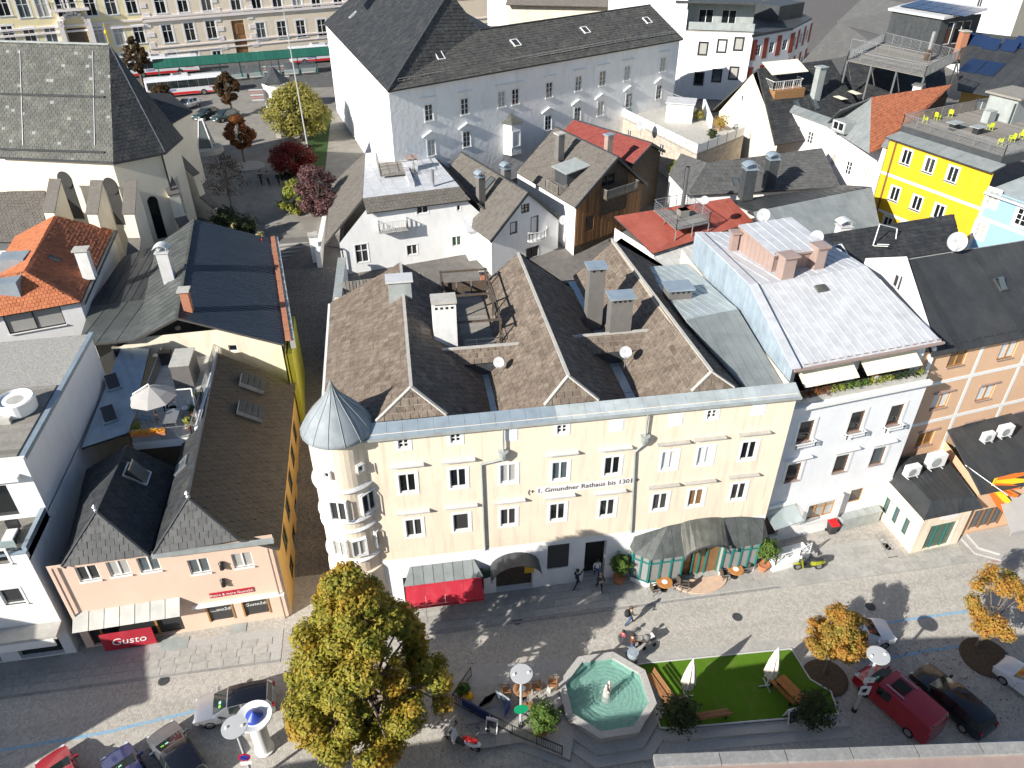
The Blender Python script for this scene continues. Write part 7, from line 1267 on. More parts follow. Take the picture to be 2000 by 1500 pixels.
# ================================================================== pavements of stone slabs
def slab_field(name, rects, w_, h_, nparts, z=.035, mat='slab', t=.05):
    base = MB()
    for (x0, x1, y0, y1) in rects: base.box(((x0+x1)/2, (y0+y1)/2, -.005), (x1-x0, y1-y0, .06))
    b = struct(base.build(name, 'granite')); me = MB().box((0, 0, 0), (w_-.03, h_-.03, t)).mesh('slab', mat); L = []
    for (x0, x1, y0, y1) in rects:
        for j in range(int((y1-y0)/h_)):
            x = x0+random.uniform(0, .4)
            while x+w_ < x1: L.append(Vector((x+w_/2, y0+(j+.5)*h_, z-.012+random.uniform(0, .006)))); x += w_
    L.sort(key=lambda p: (p-CAMP).length); mb = MB()
    for p in L[:nparts]: place('slab', me, b, p)
    for p in L[nparts:]: mb.box(p, (w_-.03, h_-.03, t))
    if mb.f: stuff(mb.build('slab_field', mat, b))
slab_field('pavement_right', [(-6.0, 33.8, 32.5, 34.95)], .95, .6, 170); slab_field('pavement_corner', [(24, 60, 32.2, 33.6), (28.2, 34.4, 33.6, 35.4)], 1.2, .68, 70); slab_field('pavement_left', [(-40, -9.6, 31.9, 34.3)], .95, .6, 120)
def paint(name, pts, w_, mat, dz=.006):
    mb = MB()
    for p, q in zip(pts[:-1], pts[1:]):
        d = (q-p).normalized(); n_ = Vector((-d.y, d.x, 0)); k = 6
        for i in range(k): a, b = p.lerp(q, i/k), p.lerp(q, (i+1)/k); V = [a-n_*w_/2, b-n_*w_/2, b+n_*w_/2, a+n_*w_/2]; mb.poly([(v.x, v.y, gz(v.x, v.y)+dz) for v in V])
    return struct(mb.build(name, mat))
paint('road_marking', [G(0, 1466), G(200, 1432), G(392, 1386)], .22, 'paint_blue'); paint('road_marking', [G(1735, 1216), G(1830, 1202), G(1905, 1192)], .2, 'paint_blue'); paint('road_marking', [G(1720, 1287), G(1800, 1272), G(1895, 1258)], .2, 'paint_blue'); paint('road_marking', [G(1745, 1464, -.5), G(2000, 1452, -.5)], .3, 'paint_blue')
for px, py, w_, m_ in ((579, 1230, .55, 'metal_dark'), (1087, 1178, .4, 'metal_dark'), (1942, 1093, .75, 'metal_rose'), (1618, 1117, .5, 'metal_blue'), (466, 1227, 1.0, 'metal_grey'), (340, 1262, 1.7, 'metal_grey')):
    P = G(px, py); struct(MB().box((P.x, P.y, .02), (w_, w_*.7, .04)).build('drain_cover', m_))
for px, py in ((1010, 1212), (640, 1262), (1440, 1205), (320, 1330), (1700, 1185), (800, 735-735+1230), (575, 660)):
    z_ = 0 if py > 700 else 3.6; P = G(px, py, z_); struct(MB().lathe([(.34, 0), (.34, .03), (.3, .034), (0, .03)], (P.x, P.y, gz(P.x, P.y)-.012), 20).build('manhole_cover', 'metal_dark'))
for xa_, xb_, y_ in ((-40, -9.6, 31.8), (-5.9, 60, 32.3)):
    x = xa_; gm = MB().box((0, 0, 0), (.78, .2, .05)).mesh('gutter_stone', 'coping')
    gs = struct(MB().box(((xa_+xb_)/2, y_, -.012), (xb_-xa_, .24, .05)).build('gutter', 'concrete'))
    while x+.8 < xb_: place('gutter_stone', gm, gs, (x+.4, y_, .004)); x += .8
# ================================================================== houses behind the camera whose roofs shade the square
so_h = thing('south_house', 'flat roofed house below the camera edged with pale stone coping slabs', 'building', (20, 10, -.5))
c0, c1 = Vector((8.34, 15.5, 0)), Vector((62, 8.82, 0)); wall(so_h, c1, c0, -1, 11.7, 'plaster_white'); wall(so_h, (-2.1, 13.4), (-27.7, 13.4), -1, 11.7, 'plaster_white'); wall(so_h, (8.3, 15.3), (-2.1, 15.3), -1, 11.7, 'plaster_white'); MB().prism([(-27.7, -8), (62, -8), (62, 8.7), (8.3, 15.3), (-2.1, 15.3), (-2.1, 13.4), (-27.7, 13.4)], 11.2, 11.9).build('roof_deck', 'metal_rose', so_h)
dc = (c1-c0).normalized(); nc = Vector((-dc.y, dc.x, 0)); u = 0
for i in range(20): MB().obox(c0+dc*u+nc*.3+Vector((0, 0, 11.75)), dc*2.64, -nc*.5, (0, 0, .3)).build('coping_slab', 'coping', so_h); u += 2.68
we_h = thing('west_house', 'tall house outside the left edge of the square', 'building', (-50, 26, -.5)); MB().prism([(-66, 18.7), (-36.5, 18.7), (-40.4, 33.6), (-66, 33.6)], -.6, 12).build('walls', 'plaster_white', we_h); MB().prism([(-66.3, 18.4), (-36.3, 18.4), (-40.2, 33.9), (-66.3, 33.9)], 12, 12.3).build('flat_roof', 'metal_dark', we_h)
# ================================================================== fountain
FC = Vector((9.97, 25.86, 0)); fo = thing('fountain', 'octagonal stone fountain with turquoise water and a small sculpture', 'fountain', (FC.x, FC.y, -.4))
def octo(r, z=0): return [Vector((FC.x+r*math.cos(R(22.5+45*k)), FC.y+r*math.sin(R(22.5+45*k)), z)) for k in range(8)]
for k in range(8):
    o0, o1, i0, i1 = octo(2.95)[k], octo(2.95)[(k+1) % 8], octo(2.5)[k], octo(2.5)[(k+1) % 8]; mb = MB()
    mb.prism([o0.lerp(o1, .004), o0.lerp(o1, .996), i0.lerp(i1, .996), i0.lerp(i1, .004)], .62, .74); mb.build('rim_stone', 'granite', fo)
    p0, p1 = octo(2.8)[k], octo(2.8)[(k+1) % 8]; MB().prism([p0, p1, i1, i0], -.5, .619).build('basin_wall', 'granite', fo)
    j0, j1 = octo(2.49)[k], octo(2.49)[(k+1) % 8]; MB().poly([j0+Vector((0, 0, .05)), j0+Vector((0, 0, .61)), j1+Vector((0, 0, .61)), j1+Vector((0, 0, .05))]).build('basin_lining', 'basin', fo)
    if k in (3, 4, 5, 6, 7):
        for r0, r1, z_ in ((2.81, 3.5, .06), (3.51, 4.2, -.12)): a0, a1, b0, b1 = octo(r0)[k], octo(r0)[(k+1) % 8], octo(r1)[k], octo(r1)[(k+1) % 8]; MB().prism([a0, b0, b1, a1], -.75, z_).build('step', 'granite', fo)
MB().poly(octo(2.5, .06)).build('basin_floor', 'basin', fo); 
wmb = MB(); wmb.poly(octo(2.49, .55)); wmb.build('water', 'water', fo)
noise_mat('marble', (.70, .56, .50), var=.12, scale=8); mb = MB(); mb.lathe([(.3, .05), (.26, .5), (.2, .95), (.24, 1.0), (.22, 1.06)], FC, 12); o_ = mb.build('pillar', 'granite', fo); mb = MB()
for dx, dy, s_ in ((-.1, -.06, 1.0), (.1, .05, 1.1), (0, -.16, .7)): mb.lathe([(.02, 1.05), (.12*s_, 1.1), (.1*s_, 1.3*s_+.05), (.06, 1.42*s_), (.085*s_, 1.5*s_), (.07, 1.6*s_), (0, 1.66*s_)], FC+Vector((dx, dy, 0)), 9)
mb.build('sculpture', 'marble', fo, smooth=True)
for px, py in ((1080, 1330), (1082, 1372)): P = G(px, py, .5); MB().box((P.x, P.y, .25), (1.0, .75, .5), R(28)).build('side_block', 'concrete', fo)
# cafe terrace left of the fountain
tp = [G(915, 1306), G(1120, 1284), (7.6, 24.0, 0), (7.0, 22.6, 0), G(1001, 1440, -.05), G(880, 1378)]; te = thing('cafe_terrace', 'raised stone terrace with steps and black iron railing left of the fountain', 'terrace', (4, 25, -.4)); q = [Vector(p) for p in tp]
MB().prism([(p[0], p[1]) for p in q], -.6, .05).build('terrace_floor', 'granite', te)
for k, (e_, z_) in enumerate(((.55, -.12), (1.1, -.28))):
    cx_ = Vector((5, 26.5, 0)); ring = [p+(p-cx_).normalized()*e_ for p in (q[5], q[4], Vector((7.5, 22.2, 0)))]; inn = [p+(p-cx_).normalized()*(e_-.56) for p in (q[5], q[4], Vector((7.5, 22.2, 0)))]
    for i in range(2): MB().prism([inn[i], ring[i], ring[i+1], inn[i+1]], -.8, z_).build('step', 'granite', te)
for j in range(5):
    for i in range(6):
        c_ = Vector((1.6+.95*i+.15*j, 24.4+.8*j, .055)); 
        if 1.2 < c_.x-.28*(27.6-c_.y) < 6.6: MB().box(c_, (.92, .77, .03), R(-2)).build('slab', 'slab', te)
railing(te, [q[0]+Vector((.1, -.6, .05)), q[5]+Vector((.15, .1, .05)), q[4]+Vector((0, .15, .05)), Vector((6.6, 22.9, .05))], .9, mat='iron', sp=.14)
# artificial lawn
lq = [G(1238, 1290), G(1545, 1271), G(1560, 1322), G(1580, 1345), G(1632, 1402), G(1322, 1416), G(1284, 1420), G(1262, 1310)]; lq = [Vector((13.2, 27.9, 0)), Vector((22.6, 27.45, 0)), Vector((22.75, 25.2, 0)), Vector((23.6, 24.2, 0)), Vector((23.3, 22.75, 0)), Vector((13.6, 23.45, 0)), Vector((12.6, 23.6, 0)), Vector((12.75, 25.2, 0)), Vector((12.2, 27.9, 0))]
MB_l = MB(); MB_l.prism([(p.x, p.y) for p in lq], -.6, .03); o_ = MB_l.build('artificial_lawn', 'turf'); struct(o_)
mb = MB()
for p, q_ in zip(lq, lq[1:]+lq[:1]): mb.bar(p+Vector((0, 0, .04)), q_+Vector((0, 0, .04)), .07, .1)
struct(mb.build('lawn_edging', 'metal_pale'))
for k in range(3): x0 = 12.6; struct(MB().prism([(x0-.3*k, 23.5-.62*k), (23.6, 22.7-.62*k), (23.6, 22.05-.62*k), (x0-.3*k, 22.85-.62*k)], -.9, -.08-.16*k).build('stone_steps', 'granite'))
struct(MB().prism([(11.6, 28.0), (22.9, 27.55), (23.0, 28.2), (11.6, 28.7)], -.05, .02).build('lawn_kerb', 'slab'))
# closed parasols
def parasol(px, py, z, h_, label):
    P = G(px, py); t = thing('closed_parasol', label, 'parasol', (P.x, P.y, z), 'closed parasols on the lawn'); MB().cyl((P.x, P.y, z), (P.x, P.y, z+h_), .035).build('pole', 'white', t); mb = MB(); n_ = 16; V = []
    for (zz, r0, r1) in ((h_, .03, .03), (h_-.6, .2, .13), (h_-1.5, .36, .22), (h_-2.3, .44, .25), (h_-2.6, .3, .38)):
        for i in range(n_): a = 2*math.pi*i/n_; r = r0 if i % 2 else r1; V.append((P.x+r*math.cos(a), P.y+r*math.sin(a), z+zz))
    mb.add(V, [(j*n_+i, (j+1)*n_+i, (j+1)*n_+(i+1) % n_, j*n_+(i+1) % n_) for j in range(4) for i in range(n_)]); mb.build('canopy', 'canvas', t); mb = MB(); mb.bar((P.x-.5, P.y, z+.04), (P.x+.5, P.y, z+.04), .07); mb.bar((P.x, P.y-.5, z+.05), (P.x, P.y+.5, z+.05), .07); mb.build('cross_foot', 'steel', t)
parasol(1338, 1362, .03, 3.7, 'closed cream parasol on the left half of the lawn'); parasol(1497, 1340, .03, 3.7, 'closed cream parasol on the right half of the lawn beside the orange table')
def bench(P, rz, L_, label, mat, back=True, ns=4, h_=.45, w_=.45, name='park_bench', cat='bench', legm='iron'):
    t = thing(name, label, cat, P, None, rz)
    def pt(nm, m, mb): o = bpy.data.objects.new(nm, mb.mesh(nm, m)); col.objects.link(o); o.parent = t
    for i in range(ns): pt('slat', mat, MB().box((0, -w_/2+(i+.5)*w_/ns, h_), (L_, w_/ns-.02, .04)))
    if back:
        for i in range(3): pt('back_slat', mat, MB().box((0, w_/2+.06+.03*i, h_+.14+.14*i), (L_, .03, .11)))
    for sx in (-1, 1): pt('leg', legm, MB().box((sx*(L_/2-.2), 0, h_/2), (.07, w_*.9, h_-.03)))
bench(Vector((13.25, 25.6, .03)), R(-74), 2.6, 'long brown slatted bench between fountain and lawn', 'plank_teak'); bench(Vector((15.8, 23.7, .03)), R(180), 2.0, 'brown slatted bench at the front edge of the lawn', 'plank_teak'); Pt = G(1546, 1348); bench(G(1545, 1349, .6)+Vector((0, 0, -.57)), R(-68), 1.9, 'orange beer garden table on the lawn', 'plank_orange', False, 2, .75, .75, 'beer_table', 'table'); bench(G(1526, 1353, .3)+Vector((0, 0, -.27)), R(-68), 1.9, 'narrow orange beer garden bench beside the orange table', 'plank_orange', False, 1, .46, .28, 'beer_bench', 'bench')
def aboard(P, rz, label, z):
    t = thing('sign_board', label, 'sign', (P.x, P.y, z), None, rz)
    for s_ in (-1, 1):
        mb = MB(); mb.slab([(-.35, .3*s_, 0), (.35, .3*s_, 0), (.35, .03*s_, 1.1), (-.35, .03*s_, 1.1)], (0, s_, .2), .03); o = bpy.data.objects.new('panel', mb.mesh('panel', 'white')); col.objects.link(o); o.parent = t; mb = MB(); mb.slab([(-.28, .325*s_, .1), (.28, .325*s_, .1), (.28, .1*s_, .95), (-.28, .1*s_, .95)], (0, s_, .2), .012); p_ = bpy.data.objects.new('poster', mb.mesh('poster', 'metal_dark')); col.objects.link(p_); p_.parent = o
aboard(G(1543, 1405), R(5), 'white framed sandwich board on the steps below the lawn', .03); aboard(G(962, 1425), R(-25), 'white sandwich board leaning at the black terrace railing', .05)
P = G(1234, 1296); t = thing('litter_bin', 'round blue grey litter bin with domed lid behind the fountain', 'bin', (P.x, P.y, 0)); MB().lathe([(.3, 0), (.32, .05), (.32, .8), (.34, .85)], P, 18).build('body', 'metal_dark', t); MB().lathe([(.36, .85), (.38, .95), (.36, 1.15), (.34, 1.2), (0, 1.22)], P, 18).build('lid', 'metal_blue', t)
# lamps with flat discs
def lamp(px, py, h_, label, z, r_=.62):
    P = G(px, py, z); P.z = 0; t = thing('disc_lamp', label, 'street lamp', (P.x, P.y, z), 'street lamps with flat discs'); MB().cyl((P.x, P.y, z), (P.x, P.y, z+h_), .09, .08, 12).build('pole', 'lamp_grey', t); MB().cyl((P.x, P.y, z), (P.x, P.y, z+.25), .16, .14, 12).build('foot', 'iron', t); d_ = MB().lathe([(r_, h_), (r_, h_+.05), (0, h_+.06)], (P.x, P.y, z), 32).build('disc', 'lamp_grey', t)
    for s_ in (-1, 1): MB().lathe([(.08, h_+.05), (.06, h_+.13), (0, h_+.15)], (P.x+s_*.4, P.y, z), 10).build('screw_cap', 'white', d_)
    return t, P
t, P = lamp(1017, 1418, 5.0, 'disc street lamp with an oval green sign on the cafe terrace', .05); plain('green_sign', (.01, .35, .16), .4); mb = MB(); mb.slab([P+Vector((.42*math.cos(a), -.12, 1.9+.42*math.sin(a))) for a in np.linspace(0, 2*math.pi, 25)[:-1]], (0, -1, 0), .03); mb.build('oval_sign', 'green_sign', t)
t, P = lamp(1668, 1388, 5.3, 'disc street lamp carrying white plates beside the red van', -.2)
for i, z_ in enumerate((2.0, 3.0)): mb = MB(); mb.box((P.x, P.y-.12, z_), (.62, .04, .8 if i == 0 else .45), R(-8)); o_ = mb.build('sign_plate', 'white', t); MB().cyl((P.x, P.y-.15, z_+.05), (P.x, P.y-.155, z_+.05), .2 if i == 0 else .05, n=16).build('symbol', 'black', o_)
t, P = lamp(496, 1525, 5.2, 'disc street lamp with a round no stopping sign in front of the silver car', 0, .66); P2_ = P+Vector((0, -.12, 2.6)); plain('sign_red', (.55, .01, .02), .4); plain('sign_blue', (.03, .05, .35), .4); mb = MB(); mb.cyl(P2_, P2_+Vector((0, -.03, 0)), .32, n=24); o_ = mb.build('round_sign', 'sign_red', t); MB().cyl(P2_+Vector((0, -.031, 0)), P2_+Vector((0, -.04, 0)), .24, n=24).build('sign_face', 'sign_blue', o_); MB().bar(P2_+Vector((-.17, -.045, .17)), P2_+Vector((.17, -.045, -.17)), .06, .01).build('sign_bar', 'sign_red', o_); MB().box(P2_+Vector((0, -.02, -.55)), (.6, .03, .3)).build('info_plate', 'white', t)
P = G(517, 1462); t = thing('vent_column', 'thick white column with a broad dish and blue cone on top', 'column', (P.x, P.y, 0)); MB().lathe([(.55, 0), (.55, .08), (.46, .1), (.46, 3.0)], P, 28).build('shaft', 'white', t, smooth=False); MB().lathe([(.45, 2.95), (.92, 3.1), (.98, 3.2), (.95, 3.25), (.6, 3.12), (0, 3.1)], P, 32).build('dish', 'white', t); plain('blue_paint', (.03, .07, .36), .35); MB().lathe([(.5, 3.13), (.45, 3.3), (.05, 3.6), (.04, 3.68), (0, 3.69)], P, 28).build('cone', 'blue_paint', t)
# cafe tables
def cafe(px, py, label, z=.03, topm='plank_orange'):
    P = G(px, py, z+.73); t = thing('cafe_table', label, 'table', (P.x, P.y, z)); MB().lathe([(.55, .71), (.56, .73), (.54, .75), (0, .75)], (P.x, P.y, z), 24).build('table_top', topm, t); MB().cyl((P.x, P.y, z), (P.x, P.y, z+.71), .04).build('column', 'iron', t); MB().lathe([(.3, 0), (.28, .03), (.04, .06)], (P.x, P.y, z), 16).build('foot', 'iron', t); MB().lathe([(0, .752), (.2, .752), (.21, .765), (0, .77)], (P.x, P.y, z), 18).build('tablecloth', 'white', t); return P
Pc = cafe(1298, 1137, 'round orange cafe table left of the conservatory doorstep')
chair((Pc.x-.75, Pc.y-.25, .03), R(100), 'dark wicker chair left of the left orange cafe table', 'wicker chairs by the conservatory', 'timber_dark', 'steel', 'wicker_chair', True); chair((Pc.x+.8, Pc.y+.05, .03), R(-80), 'dark wicker chair right of the left orange cafe table', 'wicker chairs by the conservatory', 'timber_dark', 'steel', 'wicker_chair', True); chair((Pc.x+1.35, Pc.y-.3, .03), R(-110), 'outermost right wicker chair beside the left orange cafe table', 'wicker chairs by the conservatory', 'timber_dark', 'steel', 'wicker_chair', True)
Pc = cafe(1437, 1112, 'round orange cafe table beside the right potted tree'); chair((Pc.x-.8, Pc.y-.1, .03), R(90), 'dark wicker chair left of the right orange cafe table', 'wicker chairs by the conservatory', 'timber_dark', 'steel', 'wicker_chair', True); chair((Pc.x+.8, Pc.y+.25, .03), R(-90), 'dark wicker chair between right orange table and potted tree', 'wicker chairs by the conservatory', 'timber_dark', 'steel', 'wicker_chair', True)
Pc = cafe(1020, 1345, 'brown round cafe table half hidden under the terrace lamp disc', .06, 'plank_teak')
for dx, dy, a_, lb in ((-.95, .2, 90, 'rattan chair left of the terrace lamp'), (.9, .15, -90, 'rattan chair right of the terrace lamp'), (.15, -1.0, 180, 'rattan chair in front of the terrace lamp table'), (1.9, .25, -100, 'rattan chair next to the fountain wall')): chair((Pc.x+dx, Pc.y+dy, .06), R(a_), lb, 'rattan chairs on the cafe terrace', 'plank_teak', 'plank_teak', 'rattan_chair', True)
t = thing('windbreak', 'low blue and white fabric windbreak around a dark ribbed bench on the terrace', 'windbreak', (2.0, 24.6, .05)); w4 = [G(905, 1372, .3), G(945, 1393, .3), G(955, 1402, .3)]
for a_, b_, m_ in ((G(903, 1378), G(940, 1398), 'blue_paint'), (G(940, 1398), G(955, 1410), 'blue_paint'), (G(968, 1362), G(996, 1382), 'panel_bluegrey'), (G(996, 1382), G(986, 1402), 'blue_paint')): MB().bar(a_+Vector((0, 0, .45)), b_+Vector((0, 0, .45)), .04, .75).build('fabric_panel', m_, t)
a_, b_ = G(945, 1385), G(963, 1362)
for i in range(9): MB().bar(a_.lerp(b_, i/9)+Vector((-.45, -.2, .45)), a_.lerp(b_, i/9)+Vector((.45, .15, .45)), .1, .08).build('bench_rib', 'frame_dark', t)
P = G(913, 1366); t = thing('pumpkin', 'orange pumpkin in front of a green plant at the terrace railing', 'pumpkin', (P.x, P.y, .05)); MB().lathe([(.05, 0), (.3, .08), (.36, .25), (.28, .42), (.05, .46)], (P.x, P.y, .05), 14).build('fruit', 'flower_orange', t, smooth=True); MB().cyl((P.x, P.y, .48), (P.x+.03, P.y, .6), .04, .03, 6).build('stalk', 'leaf_dark', t)
bush(905, 1345, .05, .45, 'green spiky plant behind the pumpkin on the terrace', 'leaf_box', 300, .14)
# potted trees
def potted(px, py, r_, label, lm='leaf_box', trunk=.55, nl=2600, ps=.42, size=.075):
    P = G(px, py); t = thing('potted_tree', label, 'potted tree', (P.x, P.y, .03), 'clipped trees in pots'); MB().lathe([(ps*.65, 0), (ps*.95, ps*1.2), (ps*1.05, ps*1.25), (ps*1.05, ps*1.4), (ps*.9, ps*1.4), (ps*.9, ps*1.25), (0, ps*1.25)], (P.x, P.y, .03), 18).build('pot', 'terracotta', t); MB().cyl((P.x, P.y, .4), (P.x, P.y, .5+trunk+r_*.5), .05, .04, 7).build('trunk', 'bark', t); leafball((P.x, P.y, .5+trunk+r_), r_, nl, size, lm, 'crown', t, 1.08)
potted(1208, 1138, .85, 'clipped green tree in a terracotta pot left of the conservatory'); potted(1489, 1113, .92, 'round clipped tree in a terracotta pot right of the conservatory', trunk=.75); potted(1060, 1432, 1.0, 'bright green clipped ball shrub on the cafe terrace beside the fountain', 'leaf_box', .1, 3400, .4)
bush(1330, 1392, .03, 1.3, 'dark straggly shrub in front of the left parasol', 'leaf_dark', 1500, .1); bush(1592, 1385, .03, 1.35, 'dark straggly shrub at the right end of the lawn', 'leaf_dark', 1500, .1)
for px, py, r_ in ((1612, 1322, 1.35), (1925, 1282, 1.55)): P = G(px, py, -.05); struct(MB().lathe([(r_, 0), (r_, .06), (r_-.12, .09), (0, .07)], (P.x, P.y, gz(P.x, P.y)-.01), 28).build('tree_pit', 'soil'))
# ================================================================== vehicles
def carpaint(name, c, metal=.3, rough=.25):
    m, nt, N, L, P = newmat(name); P.inputs['Base Color'].default_value = (*c, 1); P.inputs['Metallic'].default_value = metal; P.inputs['Roughness'].default_value = rough; P.inputs['Coat Weight'].default_value = .8; P.inputs['Coat Roughness'].default_value = .06; M[name] = m
carpaint('paint_silver', (.50, .51, .54), .7); carpaint('paint_greycar', (.16, .17, .19), .5); carpaint('paint_redcar', (.36, .015, .025), .1); carpaint('paint_navy', (.03, .04, .14), .3); carpaint('paint_whitecar', (.74, .75, .78), 0); carpaint('paint_black', (.008, .009, .014), .1); carpaint('paint_vanred', (.34, .008, .02), 0, .35); carpaint('paint_green', (.03, .06, .06), .3)
plain('car_glass', (.02, .028, .028), .04, 0, .9); plain('headlight', (.75, .78, .8), .1, .2); plain('taillight', (.35, .01, .01), .2); plain('rim', (.42, .42, .43), .3, .8); plain('sticker_green', (.2, .62, .08), .5); plain('sticker_mint', (.35, .75, .62), .5)
SHAPES = {'estate': ([.5, .485, .42, .26, .22, .06, -.1, -.3, -.42, -.47, -.5], [.40, .50, .57, .64, .67, .95, 1.0, .99, .95, .66, .45], 3, 5, 8, 9),
          'hatch': ([.5, .48, .40, .24, .19, .02, -.12, -.26, -.35, -.46, -.5], [.40, .50, .58, .66, .69, .96, 1.0, .98, .93, .64, .45], 3, 5, 8, 9),
          'van': ([.5, .485, .44, .36, .33, .20, .0, -.25, -.46, -.485, -.5], [.36, .45, .52, .58, .61, .95, 1.0, 1.0, .985, .93, .5], 3, 5, 8, 9)}
def car(name, label, P, head, L_, W_, H_, paint, shape='estate', cat='car', roofm=None, group='parked cars', stickers=True, parts=True):
    z = gz(P[0], P[1]); t = thing(name, label, cat, (P[0], P[1], z), group, head); xs, zr, iw, ir, ie, ib = SHAPES[shape]; hw = W_/2; n = len(xs); V = []
    def pt(nm, m, mb, par=None, smooth=False): o = bpy.data.objects.new(nm, mb.mesh(nm, m, smooth=smooth)); col.objects.link(o); o.parent = par or t; return o
    for i, x in enumerate(xs):
        X = x*L_; f = [.78, .9, .97, 1, 1, 1, 1, 1, .985, .95, .84][i]; w = hw*f; top = zr[i]*H_; cab = i in range(ir, ie+1); belt = min(top-.04, (.60 if shape != 'van' else .56)*H_); rw = hw*(.76 if shape != 'van' else .92) if cab else w*.84; zb = .2 if 0 < i < n-1 else .3
        half = [(w*.9, zb), (w, zb+.14), (w*1.0, .5*(zb+belt)+.05), (w*.96, belt), (rw, top-.05), (rw*.55, top)]
        V += [(X, y, zz) for y, zz in half]+[(X, -y, zz) for y, zz in half[::-1]]
    mb = MB(); m = 12; F = [(i*m+j, i*m+(j+1) % m, (i+1)*m+(j+1) % m, (i+1)*m+j) for i in range(n-1) for j in range(m)]+[tuple(range(m-1, -1, -1)), tuple((n-1)*m+j for j in range(m))]
    mi = []
    for q in F: mi.append(1 if roofm and len(q) == 4 and q[0]//m in range(ir, ie) and q[0] % m in (4, 5, 6) else 0)
    mb.add(V, F); mb.mi = mi; b = pt('body', [paint, roofm or paint], mb, smooth=True); b.data.set_sharp_from_angle(angle=R(32))
    def panel(idx, nm, m_, off=.012, sh=.88):
        c = sum((Vector(V[i]) for i in idx), Vector())/len(idx); nn = (Vector(V[idx[1]])-Vector(V[idx[0]])).cross(Vector(V[idx[2]])-Vector(V[idx[0]])).normalized()
        if nn.dot(c-Vector((c.x*.9, 0, .5))) < 0: nn = -nn
        q = MB(); q.poly([c+(Vector(V[i])-c)*sh+nn*off for i in idx]); return pt(nm, m_, q)
    ws = panel([iw*m+4, iw*m+7, ir*m+7, ir*m+4], 'windscreen', 'car_glass', .05, .9); panel([ie*m+4, ie*m+7, ib*m+7, ib*m+4], 'rear_window', 'car_glass', .03, .84)
    for a, b_ in ((3, 4), (8, 7)):
        for i0, i1 in (((ir, ir+1), (ir+1, ie)) if shape != 'van' else ((ir, ir+1),)): panel([i0*m+a, i1*m+a, i1*m+b_, i0*m+b_], 'side_window', 'car_glass', .015, .86)
    if stickers:
        c0_, c1_ = Vector(V[iw*m+4]), Vector(V[ir*m+4]); 
        for k, m_ in enumerate(('sticker_green', 'sticker_mint')): p = c0_.lerp(c1_, .42)+Vector((0, -.25-.25*k, .07)); s_ = (c1_-c0_); s_.y = 0; s_.normalize(); q = MB(); q.poly([p, p+Vector((0, -.18, 0)), p+Vector((0, -.18, 0))+s_*.16, p+s_*.16]); pt('permit_sticker', m_, q)
    r = .31 if shape != 'van' else .34
    for sx in (.31, -.30):
        for sy in (-1, 1):
            c = Vector((sx*L_, sy*(hw-.1), r)); w = pt('wheel', 'rubber', MB().cyl(c-Vector((0, .1, 0)), c+Vector((0, .1+.01, 0)), r, n=18)); q = MB().cyl(c+Vector((0, sy*.1, 0)), c+Vector((0, sy*.118, 0)), r*.66, n=14); pt('rim', 'rim', q, w)
    for sy in (-1, 1):
        pt('headlight', 'headlight', MB().box((L_*.468, sy*hw*.66, H_*.44), (.22, .36, .12), -sy*R(16))); pt('taillight', 'taillight', MB().box((-L_*.484, sy*hw*.76, H_*.55), (.1, .22, .2))); pt('mirror', paint, MB().box((L_*(iw and xs[iw+1])-.1, sy*(hw+.1), H_*.63), (.14, .2, .13)))
    for sy in (-1, 1):
        for fx in (.16, -.08, -.27): pt('door_seam', 'black', MB().box((fx*L_, sy*(hw+.002), H_*.38), (.014, .012, H_*.4)))
    pt('number_plate', 'white', MB().box((L_*.502, 0, H_*.24), (.02, .5, .11))); pt('grille', 'black', MB().box((L_*.497, 0, H_*.36), (.03, hw*.9, .1)))
    return t, pt
def hd(u): return math.atan2(u[1], u[0])
car('estate_car', 'silver estate car with black roof beside the white column', (-11.85, 28.75), R(184), 4.6, 1.85, 1.5, 'paint_silver', 'estate', roofm='paint_black')
u = Vector((-.59, .81)); 
car('hatchback_car', 'dark grey car with dark roof at the bottom left of the square', (-14.6, 26.0), hd(u), 4.5, 1.85, 1.5, 'paint_greycar', 'estate', roofm='paint_black')
P = G(222, 1466, .55); car('hatchback_car', 'blue car whose bonnet peeks in at the bottom edge', (P.x+1.25, P.y-1.72), hd(u), 4.2, 1.8, 1.5, 'paint_navy', 'hatch'); P = G(97, 1472, .55); car('hatchback_car', 'dark red car whose bonnet peeks in at the bottom left corner', (P.x+1.25, P.y-1.72), hd(u), 4.2, 1.8, 1.5, 'paint_redcar', 'hatch', stickers=False)
car('hatchback_car', 'white car parked behind the orange autumn tree', (27.2, 27.5), R(-4), 4.2, 1.8, 1.5, 'paint_whitecar', 'hatch', stickers=False); car('estate_car', 'black estate car parked right of the red van', (30.35, 22.4), hd((-.32, .95)), 4.8, 1.85, 1.45, 'paint_black', 'estate', stickers=False); car('hatchback_car', 'white car cut off by the right picture edge', (35.75, 22.4), hd((-.42, .91)), 4.2, 1.8, 1.5, 'paint_whitecar', 'hatch', stickers=False)
t, pt = car('delivery_van', 'dark red delivery van with a roof hatch beside the disc lamp', (26.95, 22.75), hd((-.386, .922)), 5.0, 1.95, 1.95, 'paint_vanred', 'van', 'van'); pt('roof_hatch', 'black', MB().box((.1, .0, 1.97), (.85, .8, .08)))
for sy in (-1, 1): pt('roof_rail', 'steel', MB().box((.1, sy*.62, 2.0), (1.15, .06, .06)))
for px, py, lb, rz in ((403, 225, 'dark green parked car left of two behind the church', 55), (440, 228, 'dark green parked car right of two behind the church', 50), (366, 206, 'grey parked car behind the church roof', 55)): P = G(px, py, 9.4); car('square_car', lb, (P.x, P.y), R(rz-180), 4.3, 1.8, 1.5, 'paint_green' if 'green' in lb else 'paint_silver', 'hatch', stickers=False, group='cars parked behind the church')
